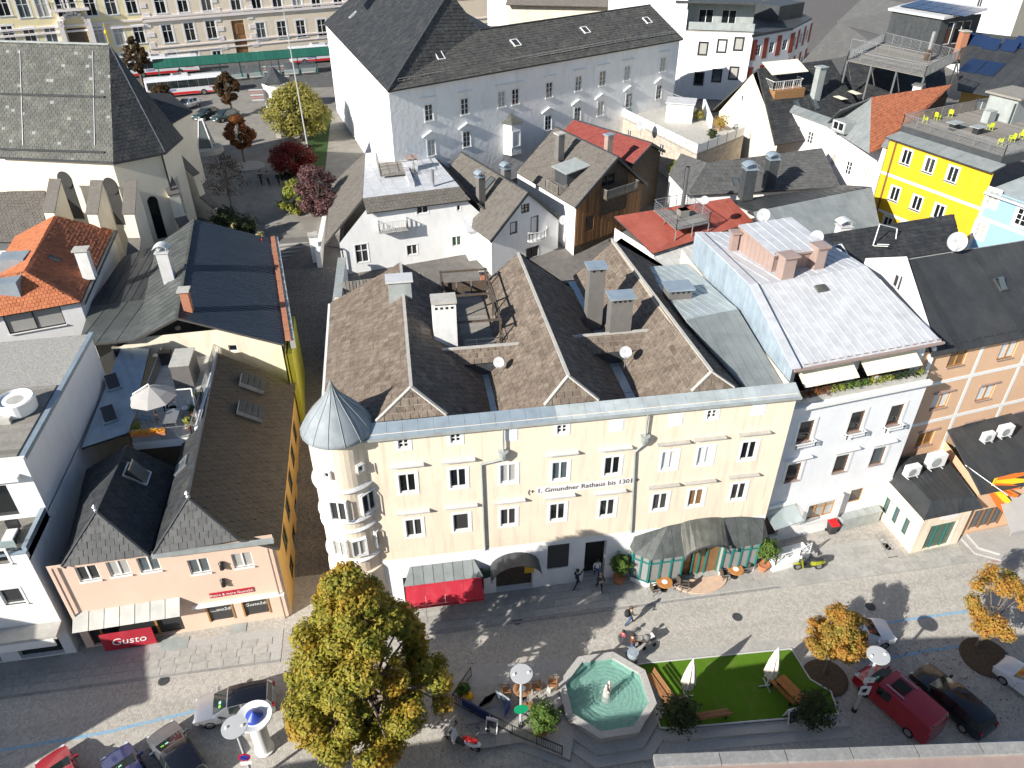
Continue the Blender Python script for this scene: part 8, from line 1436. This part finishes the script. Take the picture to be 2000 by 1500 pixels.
# two-wheelers
def scooter(P, head, label, paint, seat, z=0, name='motor_scooter'):
    t = thing(name, label, 'scooter', (P.x, P.y, z), 'parked scooters', head); t.scale = (1.22,)*3
    def pt(nm, m, mb, par=None): o = bpy.data.objects.new(nm, mb.mesh(nm, m)); col.objects.link(o); o.parent = par or t; return o
    for x in (.62, -.62): c = Vector((x, 0, .25)); w = pt('wheel', 'rubber', MB().cyl(c-Vector((0, .06, 0)), c+Vector((0, .06, 0)), .25, n=16)); pt('rim', 'rim', MB().cyl(c-Vector((0, .066, 0)), c+Vector((0, .066, 0)), .15, n=12), w)
    def hull(secs):
        mb = MB(); V = []; m = 8
        for x, zc, ry, rz_ in secs: V += [(x, ry*math.cos(2*math.pi*k/m), zc+rz_*math.sin(2*math.pi*k/m)) for k in range(m)]
        n = len(secs); mb.add(V, [(i*m+j, i*m+(j+1) % m, (i+1)*m+(j+1) % m, (i+1)*m+j) for i in range(n-1) for j in range(m)]+[tuple(range(m-1, -1, -1)), tuple((n-1)*m+j for j in range(m))]); return mb
    pt('rear_body', paint, hull([(-.1, .45, .1, .14), (-.3, .55, .2, .2), (-.6, .6, .22, .18), (-.9, .62, .08, .08)])); pt('floorboard', 'frame_dark', MB().box((.15, 0, .3), (.55, .3, .1))); pt('leg_shield', paint, MB().slab([(.42, -.24, .25), (.42, .24, .25), (.6, .2, .95), (.6, -.2, .95)], (1, 0, .2), .08)); pt('front_fender', paint, hull([(.45, .42, .03, .04), (.62, .52, .09, .08), (.85, .4, .05, .05)])); pt('headlamp', 'headlight', MB().lathe([(.02, .92), (.1, .97), (.09, 1.06), (.02, 1.1)], (.6, 0, 0), 10))
    pt('seat', seat, hull([(.0, .74, .1, .06), (-.3, .78, .16, .08), (-.75, .8, .12, .06)])); mb = MB(); mb.path([Vector((.5, -.36, 1.02)), Vector((.55, 0, .98)), Vector((.5, .36, 1.02))], .02); mb.path([Vector((.55, 0, .98)), Vector((.64, 0, .4))], .035); pt('handlebar', 'iron', mb)
    for sy in (-1, 1): pt('mirror', 'iron', MB().cyl((.52, sy*.3, 1.25), (.5, sy*.3, 1.25), .07, n=10))
carpaint('paint_olive', (.34, .36, .02), .3); scooter(G(1578, 1108, .2), R(172), 'olive yellow motor scooter parked in front of the grey house', 'paint_olive', 'frame_dark', .03); scooter(G(905, 1452, 0), R(148), 'white motor scooter with red seat parked below the terrace steps', 'white', 'red_plastic', gz(0, 22.5))
# ================================================================== buses, shelter and square
def bus(P0_, P1_, label, stripe=True, group='white and red buses'):
    d = (P1_-P0_); L_ = 12.0; d.z = 0; d.normalize(); t = thing('city_bus', label, 'bus', P0_+d*L_/2, group, math.atan2(d.y, d.x))
    def pt(nm, m, mb, par=None): o = bpy.data.objects.new(nm, mb.mesh(nm, m)); col.objects.link(o); o.parent = par or t; return o
    mb = MB(); W2 = 1.27; pr = [(-W2*.97, .35), (-W2, .6), (-W2, 2.6), (-W2*.9, 2.95), (0, 3.05), (W2*.9, 2.95), (W2, 2.6), (W2, .6), (W2*.97, .35)]; V = [(x, y, z) for x in (-6, -5.9, 5.9, 6) for y, z in [((y*.95 if abs(x) == 6 else y), z if abs(x) != 6 else .4+(z-.35)*.95) for y, z in pr]]; m = 9
    mb.add(V, [(i*m+j, i*m+(j+1) % m, (i+1)*m+(j+1) % m, (i+1)*m+j) for i in range(3) for j in range(m)]+[tuple(range(m)), tuple(3*m+j for j in range(m-1, -1, -1))]); pt('body', 'paint_whitecar', mb)
    for sy in (-1, 1):
        for k in range(7): pt('side_window', 'car_glass', MB().box((-4.95+1.55*k, sy*(W2+.005), 2.0), (1.5, .02, 1.15)))
        pt('red_stripe', 'red_plastic', MB().add([(-6, sy*(W2+.012), .42), (6, sy*(W2+.012), .42), (6, sy*(W2+.012), .5), (1, sy*(W2+.012), .8), (-2, sy*(W2+.012), .8), (-6, sy*(W2+.012), .75)], [(0, 1, 2, 3, 4, 5)] if sy < 0 else [(5, 4, 3, 2, 1, 0)]))
        for x in (-3.6, 2.6): w = pt('wheel', 'rubber', MB().cyl((x, sy*1.05, .48), (x, sy*1.3, .48), .48, n=20)); pt('rim', 'rim', MB().cyl((x, sy*1.3, .48), (x, sy*1.315, .48), .28, n=14), w)
    pt('front_window', 'car_glass', MB().box((-6.0, 0, 1.9), (.05, 2.2, 1.6))); pt('roof_unit', 'paint_whitecar', MB().box((-.6, 0, 3.15), (2.6, 1.5, .3))); pt('roof_grille', 'metal_dark', MB().box((-.9, 0, 3.31), (1.3, 1.0, .03)))
    tx = text(t, 'OÖVV', P0_, 0, .5, 'sign_blue'); tx.location = (-2.3, -W2-.03, 1.12); tx.rotation_euler = (R(90), 0, 0); tx = text(t, 'POSTBUS', P0_, 0, .35, 'sign_red'); tx.location = (4.3, -W2-.03, 1.2); tx.rotation_euler = (R(90), 0, 0)
bus(G(290, 192, 9), G(440, 178, 9), 'white and red bus standing in front of the green shelter'); bus(Vector((-52, 138.5, 9)), Vector((-40, 140, 9)), 'white and red bus mostly hidden behind the church roof'); bus(Vector((-44, 151.5, 9)), Vector((-32, 154.5, 9)), 'white bus behind the green shelter on its left'); bus(Vector((-16.5, 157.5, 9)), Vector((-4.5, 160.5, 9)), 'white and red bus behind the green shelter on its right')
s0, s1 = G(300, 131, 12.2), G(645, 104, 12.2); dsh = (s1-s0).normalized(); nsh = Vector((dsh.y, -dsh.x, 0)); Ls = (s1-s0).length; sg = thing('bus_shelter', 'long bus shelter with green ribbed roof in front of the beige house', 'shelter', s0+dsh*Ls/2+Vector((0, 0, -3.2))); piece_mat('panel_green', [(.012, .10, .075), (.018, .125, .09)], rough=.5, bump=.05)
slope(sg, [s0+nsh*1.3, s1+nsh*1.3, s1-nsh*1.5+Vector((0, 0, .9)), s0-nsh*1.5+Vector((0, 0, .9))], 'seam', 'panel_green', 'metal_dark', seam=.75, name='shelter_roof', thick=.12)
for i in range(9): p = s0+dsh*(Ls*(i+.2)/9); MB().bar((p.x, p.y, 9), p+Vector((0, 0, .2)), .14).build('post', 'frame_green', sg)
for i in range(6): p = s0+dsh*(9+3*i); MB().bar(Vector((p.x, p.y, 10.2)), Vector((p.x, p.y, 10.2))+dsh*2.6, .04, 2.0).build('glass_wall', 'glass', sg); MB().bar(Vector((p.x, p.y, 9.45))+nsh*.5, Vector((p.x, p.y, 9.45))+nsh*.5+dsh*2.2, .45, .08).build('seat', 'concrete', sg)
KP = G(545, 214, 9); kc = thing('wayside_chapel', 'small white round chapel with arched openings and dark pointed roof', 'chapel', KP); ring = [KP+Vector((1.9*math.cos(R(60*k+10)), 1.9*math.sin(R(60*k+10)), 0)) for k in range(6)]
for k in range(6): wall(kc, ring[k], ring[(k+1) % 6], 8.8, 13.2, 'plaster_white', holes=[(.45, 1.45, 10.3, 12.2)]); a_, b_ = ring[k], ring[(k+1) % 6]
MB().lathe([(1.55, 0), (1.55, 4)], KP, 12).build('core', 'plaster_cream', kc); MB().lathe([(2.3, 4.15), (2.35, 4.3), (1.2, 5.1), (.25, 6.2), (0, 6.3)], KP, 6).build('roof', 'metal_dark', kc); MB().cyl(KP+Vector((0, 0, 6.2)), KP+Vector((0, 0, 7.2)), .05).build('finial', 'iron', kc)
FPo = G(603, 300, 9); fl = thing('flagpole', 'tall white flagpole rising from the shrubs below the castle house', 'flagpole', FPo); MB().cyl(FPo, FPo+Vector((-.4, 0, 17)), .09, .05, 10).build('pole', 'lamp_grey', fl); MB().lathe([(0, 0), (.14, .1), (0, .25)], FPo+Vector((-.4, 0, 17)), 8).build('knob', 'steel', fl)
PY = G(406, 296, 9); py_ = thing('glass_pyramid', 'slender glazed pyramid skylight on a round stone base behind the church', 'skylight', PY); MB().lathe([(2.1, 0), (2.0, .6), (1.6, .7), (0, .7)], PY, 24).build('base', 'concrete', py_)
for k in range(4):
    a0, a1 = R(45+90*k), R(135+90*k); p = [PY+Vector((1.3*math.cos(a0), 1.3*math.sin(a0), .7)), PY+Vector((1.3*math.cos(a1), 1.3*math.sin(a1), .7)), PY+Vector((.35*math.cos(a1), .35*math.sin(a1), 4.2)), PY+Vector((.35*math.cos(a0), .35*math.sin(a0), 4.2))]; MB().poly(p).build('glass_face', 'pane_refl', py_); MB().bar(p[0], p[3], .12).build('edge_bar', 'white', py_); MB().bar(p[3], p[2], .12).build('top_bar', 'white', py_)
# lane steps, pillars, path, crossings, lawn strip
for i in range(8): struct(MB().box((-10.6, 75.9+.6*i, 5.9+.15*i-.3), (4.2, .62, .65), R(8)).build('lane_step', 'granite'))
wp = thing('gate_wall', 'white garden wall with tall square pillar beside the lane steps', 'wall', (-8.2, 78, 6)); MB().prism([(-8.4, 75.5), (-7.9, 75.5), (-7.5, 86), (-8.0, 86)], 4.5, 7.9).build('wall', 'plaster_white', wp); P = G(612, 470, 8.5); MB().box((P.x, P.y, 7.4), (.8, .8, 3.4), R(8)).build('pillar', 'plaster_white', wp); MB().box((P.x, P.y, 9.2), (1.0, 1.0, .2), R(8)).build('capstone', 'concrete', wp)
yw = thing('yard_wall', 'grey capped yard wall and plank fence between lane and town hall back', 'wall', (-5.6, 62, 2)); MB().prism([(-6.4, 56.5), (-5.7, 56.5), (-5.2, 72.5), (-5.9, 72.5)], 1.5, 8.2).build('wall', 'plaster_grey', yw); MB().prism([(-6.45, 56.4), (-5.65, 56.4), (-5.15, 72.6), (-5.95, 72.6)], 8.2, 8.35).build('coping', 'metal_grey', yw)
for i in range(24): MB().box((-5.2+.32*i, 66+.04*i, 7.5), (.29, .05, 2.8)).build('plank', 'plank_grey', yw)
for px, py in ((515, 185), (535, 140)):
    for i in range(5): P = G(px-3+2*i, py-10+5*i, 9); struct(MB().poly([(P.x-2.2, P.y-.35, 9.012), (P.x+2.2, P.y-.2, 9.012), (P.x+2.2, P.y+.5, 9.012), (P.x-2.2, P.y+.35, 9.012)]).build('crossing_stripe', 'paint_red' if i % 2 else 'paint_white'))
gsheet('garden_lawn', [-10.8, -8.0], [97, 100, 124], .02, 'lawn')
P = G(533, 430, 9); t = thing('furled_flag', 'furled red flag on a thin pole leaning over the lane', 'flag', (-12.6, 74, 6)); MB().cyl((-13.0, 73.5, 7), (-13.5, 74.3, 12.5), .04).build('pole', 'iron', t); MB().lathe([(.05, 0), (.22, .3), (.16, 1.6), (.05, 2.2)], (-13.15, 73.8, 8.2), 8).build('cloth', 'red_plastic', t)
# satellite dishes
def dish(px, py, z, label, r_=.55, base=None):
    r_ *= .82
    P = G(px, py, z); t = thing('satellite_dish', label, 'satellite dish', (P.x, P.y, z-1.0), 'white satellite dishes'); ax = Vector((-.35, -.85, .4)).normalized(); a = ax.cross(Vector((0, 0, 1))).normalized(); b = a.cross(ax); n = 20; V = []
    for rr, dp in ((0.02, -.1), (.5, -.075), (1, 0)): V += [P+(a*math.cos(2*math.pi*k/n)+b*math.sin(2*math.pi*k/n))*r_*rr+ax*dp*r_*2 for k in range(n)]
    mb = MB(); mb.add(V, [(j*n+i, j*n+(i+1) % n, (j+1)*n+(i+1) % n, (j+1)*n+i) for j in range(2) for i in range(n)]+[tuple(range(n))]); mb.build('reflector', 'lamp_grey', t, smooth=True); MB().path([P-ax*.15, P-ax*.25+Vector((0, 0, -.3)), P-ax*.25+Vector((0, 0, -1.4))], .035).build('mast', 'steel', t); MB().path([P-b*r_*.95, P+ax*.55-b*r_*.3], .02).build('feed_arm', 'steel', t)
for px, py, z, lb, r_ in ((974, 708, 14.6, 'white satellite dish above the left saddle of the town hall roof', .45), (1222, 688, 14.6, 'white satellite dish above the right saddle of the town hall roof', .5), (1595, 463, 18.8, 'white satellite dish behind the white sheet roof', .6), (1491, 420, 13.6, 'white satellite dish beside the bright red sheet roof', .75), (1376, 391, 14.6, 'small white satellite dish on the fenced deck', .5), (1870, 472, 18.8, 'large white satellite dish on the apricot house ridge', .85), (1101, 430, 10.8, 'white satellite dish on the gable cottage wall', .6), (1253, 243, 14.4, 'grey satellite dish on the white terrace balustrade', .8)): dish(px, py, z, lb, r_)
# ================================================================== trees
def tree(name, label, P, h0, top, rad, nleaf, size, mat, seedv, shape=1.0, cone=False, cr=(.16, .34), group='autumn trees', trunk_r=.2, clumps=46, lean=(0, 0), gap=.55, widest=.38):
    """trunk and limbs, and a crown of leaves gathered in clumps of uneven size"""
    rg = np.random.default_rng(seedv); P = Vector(P); t = thing(name, label, 'tree', P, group); zc0, zc1 = P.z+h0, P.z+top; cl = []
    for k in range(clumps):
        f = rg.random()**.9; prof = (f/widest)**.55 if f < widest else (max(.06, 1-((f-widest)/(1-widest))**1.6)**.8 if not cone else max(.05, 1-(f-widest)/(1-widest))**.72)
        rr = rad*prof*math.sqrt(rg.uniform(.25, 1.0)); a = rg.uniform(0, 2*math.pi); cl.append((P.x+lean[0]*f+rr*math.cos(a), P.y+lean[1]*f+rr*math.sin(a)*shape, zc0+(zc1-zc0)*f*.93+.3, rad*rg.uniform(*cr)*(1 if not cone else 1-.35*f)))
    cl = np.array(cl); mb = MB(); tp = P+Vector((lean[0]*.3, lean[1]*.3, h0+(top-h0)*.45)); mb.cyl(P+Vector((0, 0, -.2)), P+Vector((0, 0, .5)), trunk_r*1.5, trunk_r*1.05, 9); mb.cyl(P+Vector((0, 0, .5)), P+Vector((0, 0, h0+.4)), trunk_r*1.05, trunk_r*.85, 9); mb.cyl(P+Vector((0, 0, h0+.4)), tp, trunk_r*.85, trunk_r*.4, 9); mb.build('trunk', 'bark', t); mb = MB()
    for c in cl[::2]: s = (P+Vector((0, 0, h0+.3))).lerp(tp, rg.uniform(.0, 1)); e = Vector(c[:3]); m_ = s.lerp(e, .55)+Vector((0, 0, .12*rad)); mb.cyl(s, m_, trunk_r*.38, trunk_r*.22, 5); mb.cyl(m_, e, trunk_r*.22, trunk_r*.06, 5)
    mb.build('branches', 'bark', t); w = cl[:, 3]**2; idx = rg.choice(len(cl), nleaf, p=w/w.sum()); v = rg.normal(size=(nleaf, 3)); v /= np.linalg.norm(v, axis=1)[:, None]; C = cl[idx, :3]+v*(cl[idx, 3]*(gap+(1.05-gap)*rg.random(nleaf)))[:, None]*np.array((1, 1, .82)); leafcloud(C, v, size, mat, 'crown', t, rg); return t
tree('chestnut_tree', 'large green and golden chestnut tree in front of the round tower', (-3.85, 25.5, 0), 1.0, 14.7, 4.5, 120000, .112, 'leaf_chestnut', 11, trunk_r=.34, clumps=230, gap=.3, widest=.27, cone=True, cr=(.12, .24), group='trees on the square')
P = G(1612, 1322, -.05); tree('autumn_tree', 'small orange autumn tree beside the lawn and white car', (P.x+.1, P.y+.3, -.05), 1.9, 5.2, 1.9, 17000, .085, 'leaf_orange', 21, trunk_r=.12, clumps=60, gap=.3, widest=.5, group='trees on the square'); tree('autumn_tree', 'thin rust orange tree at the right picture edge', (34.6, 25.8, -.05), 1.8, 6.2, 2.6, 10000, .09, 'leaf_orange', 23, trunk_r=.13, clumps=16, gap=.2, widest=.5, group='trees on the square')
def up(px, py, z=9.0): P = G(px, py, z); return (P.x, P.y, z)
tree('maple_tree', 'rust red topped round tree on the church square', up(478, 318, 9), 1.8, 5.6, 1.9, 5200, .16, 'leaf_rust', 31, trunk_r=.14, group='trees behind the church'); tree('maple_tree', 'dark brown round tree beside the parked cars', up(455, 228, 9), 1.8, 6.0, 1.9, 5200, .17, 'leaf_deep', 32, group='trees behind the church'); tree('maple_tree', 'dark round tree half hidden by the church roof edge', up(325, 215, 9), 1.2, 3.6, 1.8, 4000, .17, 'leaf_deep', 33, group='trees behind the church'); tree('maple_tree', 'dark narrow tree left of the standing bus', up(280, 168, 9), 2.0, 7.6, 2.0, 4500, .18, 'leaf_deep', 34, group='trees behind the church'); tree('maple_tree', 'brown tree at the far end of the green shelter', up(660, 118, 9), 2.0, 6.5, 1.6, 2500, .18, 'leaf_rust', 35, group='trees behind the church')
tree('willow_tree', 'broad yellow green weeping tree in front of the castle house', up(590, 275, 9), .8, 7.2, 4.5, 16000, .17, 'leaf_yellowgreen', 36, clumps=80, group='trees behind the church'); tree('red_maple', 'low spreading crimson maple below the flagpole', up(578, 340, 9), .5, 3.4, 3.1, 7000, .14, 'leaf_crimson', 37, clumps=50, group='trees behind the church', trunk_r=.12); tree('purple_bush', 'tall purple leaved shrub beside the white gable house', up(625, 425, 7.6), .3, 6.0, 2.6, 6500, .14, 'leaf_purple', 38, clumps=46, group='trees behind the church', trunk_r=.1); tree('green_bush', 'yellow green leafy shrub left of the purple shrub', up(585, 420, 7.6), .3, 3.8, 2.2, 4500, .15, 'leaf_lime', 39, clumps=36, group='trees behind the church', trunk_r=.1); tree('bare_tree', 'thin almost bare young tree beside the church', up(458, 430, 8), 2.6, 7.5, 2.4, 1500, .09, 'leaf_deep', 40, clumps=60, group='trees behind the church', trunk_r=.09)
for px, py, r_, m_, lb in ((440, 425, 1.9, 'leaf_dark', 'dark hedge bush beside the church apse'), (478, 440, 1.7, 'leaf_dark', 'dark hedge bush right of the apse hedge'), (465, 445, 1.1, 'leaf_pale', 'pale straw coloured bush above the ribbed roof'), (507, 460, .6, 'leaf_pale', 'tiny pale bush at the corner of the ribbed roof'), (560, 350, 1.3, 'leaf_dark', 'dark shrub between people and crimson maple'), (985, 175-180+5, 2.5, 'leaf_dark', 'dark tree at the top edge behind the castle house')): bush(px, py, 7.6 if py > 100 else 12, r_, lb, m_, int(900*r_), .13, 'hedge_bush', .8)
struct(MB().lathe([(1.9, 0), (1.9, .12), (1.5, .14), (0, .1)], up(487, 325, 9), 20).build('stone_ring', 'gravel'))
st_ = thing('garden_statue', 'small pale statue on a pedestal left of the weeping tree', 'statue', up(545, 268, 9)); P = Vector(up(545, 268, 9)); MB().box(P+Vector((0, 0, .5)), (.7, .7, 1.0)).build('pedestal', 'concrete', st_); MB().lathe([(.2, 1.0), (.28, 1.3), (.2, 1.9), (.26, 2.2), (.1, 2.45), (.14, 2.6), (0, 2.8)], P, 9).build('figure', 'marble', st_)
# ================================================================== people
def person(label, P, head, top='cloth_dark', legs='cloth_jeans', hair='hair_dark', h=1.72, walk=.12, arms=((.0, .0), (.0, .0)), group=None, sit=False, extra=None, bald=False, skin='skin'):
    t = thing('person', label, 'person', P, group, head); k = h/1.75; J = []; E = []; RG = []
    def j(x, y, z, r, reg, par=None):
        J.append((Vector((x, y, z))*k, r*k)); RG.append(reg)
        if par is not None: E.append((par, len(J)-1))
        return len(J)-1
    pz = .92 if not sit else .5
    pel = j(0, 0, pz, .135, 1); wst = j(0, 0, pz+.16, .125, 0, pel); ch = j(.02, 0, pz+.38, .15, 0, wst); nk = j(.02, 0, pz+.55, .06, 2, ch); hb = j(.035, 0, pz+.65, .085, 2, nk); ht = j(.03, 0, pz+.76, .088, 2, hb); j(.02, 0, pz+.82, .06, 2, ht)
    for s, w in ((1, walk), (-1, -walk)):
        hp = j(0, s*.1, pz-.06, .095, 1, pel)
        if sit: kn = j(.42, s*.12, pz-.02, .075, 1, hp); an = j(.45, s*.12, .09, .05, 1, kn)
        else: kn = j(w*1.0+.03, s*.1, .5, .068, 1, hp); an = j(w*1.9-(.1 if w < 0 else 0), s*.1, .09+(.06 if w < 0 else 0), .045, 1, kn)
        j(J[an][0].x/k+.17, s*.11, J[an][0].z/k-.055, .042, 3, an)
        a, b = arms[0 if s > 0 else 1]; sh_ = j(0, s*.2, pz+.46, .062, 0, ch); el = j(-.03+.28*math.sin(a), s*.25, pz+.46-.28*math.cos(a), .046, 0, sh_); wr = j(J[el][0].x/k+.25*math.sin(a+b), s*.24, J[el][0].z/k-.25*math.cos(a+b), .033, 0, el); f = Vector((math.sin(a+b), 0, -math.cos(a+b))); W = J[wr][0]/k; pa = W+f*.07; pi_ = j(pa.x, pa.y, pa.z, .03, 2, wr)
        for q in range(4): o = Vector((-.012+.0*q, (q-1.5)*.02, 0)); p1 = pa+f*.05+o; m1 = j(p1.x, p1.y, p1.z, .009, 2, pi_); p2 = p1+f*(.035+.008*(q in (1, 2)))+Vector((.012, 0, 0)); j(p2.x, p2.y, p2.z, .008, 2, m1)
        p1 = W+f*.05+Vector((.035, -s*.015, 0)); m1 = j(p1.x, p1.y, p1.z, .01, 2, pi_); p2 = p1+f*.035; j(p2.x, p2.y, p2.z, .009, 2, m1)
    me = bpy.data.meshes.new('sk'); me.from_pydata([v for v, r in J], E, []); o = bpy.data.objects.new('sk', me); col.objects.link(o); md = o.modifiers.new('s', 'SKIN'); md.use_smooth_shade = True; sd = o.modifiers.new('b', 'SUBSURF'); sd.levels = 1; sd.render_levels = 1
    for i, sv in enumerate(me.skin_vertices[0].data): sv.radius = (J[i][1], J[i][1]*(.8 if RG[i] == 0 and i in (wst, ch) else 1)); sv.use_root = i == 0
    bpy.context.view_layer.update(); bm = bpy.data.meshes.new_from_object(o.evaluated_get(bpy.context.evaluated_depsgraph_get())); bpy.data.objects.remove(o); bm.name = 'body'; bm.materials.clear()
    for m in (top, legs, skin, 'shoe'): bm.materials.append(M[m])
    mid = [((J[a][0]+J[b][0])/2, b) for a, b in E]+[(J[a][0].lerp(J[b][0], .85), b) for a, b in E]
    for p in bm.polygons: c = p.center; p.material_index = RG[min(mid, key=lambda q: (q[0]-c).length_squared)[1]]
    b = bpy.data.objects.new('body', bm); col.objects.link(b); b.parent = t; H_ = J[ht][0]
    def pt(nm, m, mb, par=t): q = bpy.data.objects.new(nm, mb.mesh(nm, m, smooth=True)); col.objects.link(q); q.parent = par; return q
    if not bald: mb = MB(); mb.lathe([(.098, -.07), (.108, 0), (.095, .07), (.05, .108), (0, .115)], (H_.x-.018, 0, H_.z+.01), 10); pt('hair', hair, mb)
    mb = MB()
    for s in (-1, 1): mb.box((H_.x+.082, s*.033, H_.z-.02), (.012, .022, .012))
    mb.box((H_.x+.085, 0, H_.z-.085), (.01, .045, .01)); mb.box((H_.x+.095, 0, H_.z-.05), (.03, .02, .03)); pt('face', 'hair_dark', mb)
    return t, pt, J
noise_mat('cloth_dark', (.03, .03, .035), rough=.9, var=.2); noise_mat('cloth_jeans', (.05, .10, .22), rough=.9, var=.15); noise_mat('cloth_navy', (.025, .035, .08), rough=.9); noise_mat('cloth_white', (.72, .70, .68), rough=.9); noise_mat('cloth_brown', (.17, .06, .035), rough=.9); noise_mat('cloth_olive', (.07, .07, .055), rough=.9); noise_mat('cloth_pink', (.6, .12, .15), rough=.9); noise_mat('cloth_grey', (.22, .22, .21), rough=.9); plain('skin', (.55, .33, .24), .55); plain('hair_dark', (.025, .016, .012), .6); plain('hair_brown', (.10, .055, .03), .6); plain('shoe', (.06, .05, .045), .6)
def at(px, py, z=.03): P = G(px, py, z); return (P.x, P.y, z)
P = at(1160, 1112, .5); person('person in a white top and jeans coming down the doorway steps', (P[0], 34.85, .5), R(-90), 'cloth_white', 'cloth_jeans', walk=.1)
person('person in a dark blue jacket raising an arm beside the door', at(1126, 1146), R(40), 'cloth_navy', 'cloth_dark', arms=((.2, .3), (2.3, .2)), walk=.2); t, pt, J = person('bald person in dark clothes with a small bag in front of the door', at(1170, 1152), R(-80), 'cloth_olive', 'cloth_dark', bald=True, arms=((.4, 1.2), (.4, 1.2))); pt('waist_bag', 'concrete', MB().box((.17, 0, .98), (.09, .3, .16)))
t, pt, J = person('person with a dark backpack walking on the cobbles above the fountain', at(1229, 1219, 0), R(10), 'cloth_olive', 'cloth_jeans', 'hair_brown', walk=.16, arms=((.9, 1.1), (.6, .8)))
pk_ = MB(); pk_.lathe([(.05, -.28), (.17, -.22), (.19, .05), (.14, .24), (.03, .28)], (-.26, 0, 1.22), 10); pt('backpack', 'cloth_dark', pk_)
pp = at(1232, 1272, 0); t, pt, J = person('person in a brown jacket pushing a pram past the fountain', pp, R(15), 'cloth_brown', 'cloth_jeans', 'hair_dark', walk=.2, arms=((.8, .5), (.8, .5))); person('small child in a red and white top beside the person with the pram', (pp[0]-.35, pp[1]+.75, 0), R(35), 'cloth_pink', 'cloth_white', 'hair_dark', h=1.15, walk=.1)
pr0 = Vector((pp[0]+1.15, pp[1]+.3, 0)); t = thing('pram', 'grey pram with pale fittings pushed over the cobbles', 'pram', pr0, None, R(15))
def lp(nm, m, mb): o = bpy.data.objects.new(nm, mb.mesh(nm, m)); col.objects.link(o); o.parent = t
for sx in (-.35, .4):
    for sy in (-.25, .25): lp('wheel', 'rubber', MB().cyl((sx, sy-.03, .14), (sx, sy+.03, .14), .14, n=12))
mb = MB(); mb.path([Vector((-.35, -.25, .14)), Vector((.1, -.24, .6)), Vector((-.65, -.22, 1.0)), Vector((-.65, .22, 1.0)), Vector((.1, .24, .6)), Vector((-.35, .25, .14))], .018); mb.path([Vector((.4, -.25, .14)), Vector((-.2, -.24, .6))], .018); mb.path([Vector((.4, .25, .14)), Vector((-.2, .24, .6))], .018); lp('frame', 'steel', mb); lp('carrycot', 'cloth_dark', MB().box((.12, 0, .68), (.75, .42, .26))); mb = MB(); mb.lathe([(.24, 0), (.2, .16), (0, .26)], (-.12, 0, .78), 10); lp('hood', 'cloth_grey', mb); lp('blanket', 'cloth_white', MB().box((.22, 0, .83), (.4, .36, .04)))
for px, tp_, lb in ((512, 'cloth_dark', 'left one of three dark dressed people walking on the church square'), (526, 'cloth_grey', 'middle person in a grey top of three on the church square'), (546, 'cloth_dark', 'right one of three dark dressed people on the church square')): P = G(px, 364, 8.6); person(lb, (P.x, P.y, gz(P.x, P.y)), R(-95), tp_, 'cloth_dark', h=1.78, walk=.14, group='people on the church square')
person('person in a white top sitting at the terrace table on the shop house roof', at(346, 803, TZ), R(-150), 'cloth_white', 'cloth_dark', sit=True); person('person in dark clothes sitting behind the terrace table', at(330, 795, TZ), R(-100), 'cloth_dark', 'cloth_dark', sit=True); person('person in a striped pale top sitting in front of the terrace table', at(311, 833, TZ), R(20), 'cloth_grey', 'cloth_white', sit=True)
# a few fallen leaves below the trees
rgl = np.random.default_rng(9); n_ = 420; ca_ = rgl.uniform(-1, 1, (n_, 2)); cx = np.where(rgl.random(n_) < .45, 31+4*ca_[:, 0], -3+7*ca_[:, 0]); cy = np.where(cx > 20, 24+3.2*ca_[:, 1], 25.5+5*ca_[:, 1]); C = np.stack([cx, cy, np.array([gz(0, y)+.02 for y in cy])], 1); o_ = leafcloud(C, np.tile((0, 0, 9.), (n_, 1)), .07, 'leaf_rust', 'fallen_leaves', None, rgl, origin=(0, 0, 0)); o_['label'] = 'scattered brown fallen leaves on the cobbles'; stuff(o_)
# lettering to real meshes
dg = bpy.context.evaluated_depsgraph_get()
for o in [o for o in scene.objects if o.type == 'FONT']:
    me = bpy.data.meshes.new_from_object(o.evaluated_get(dg)); q = bpy.data.objects.new('lettering', me); col.objects.link(q); q.parent = o.parent; q.location = o.location; q.rotation_euler = o.rotation_euler; bpy.data.objects.remove(o)
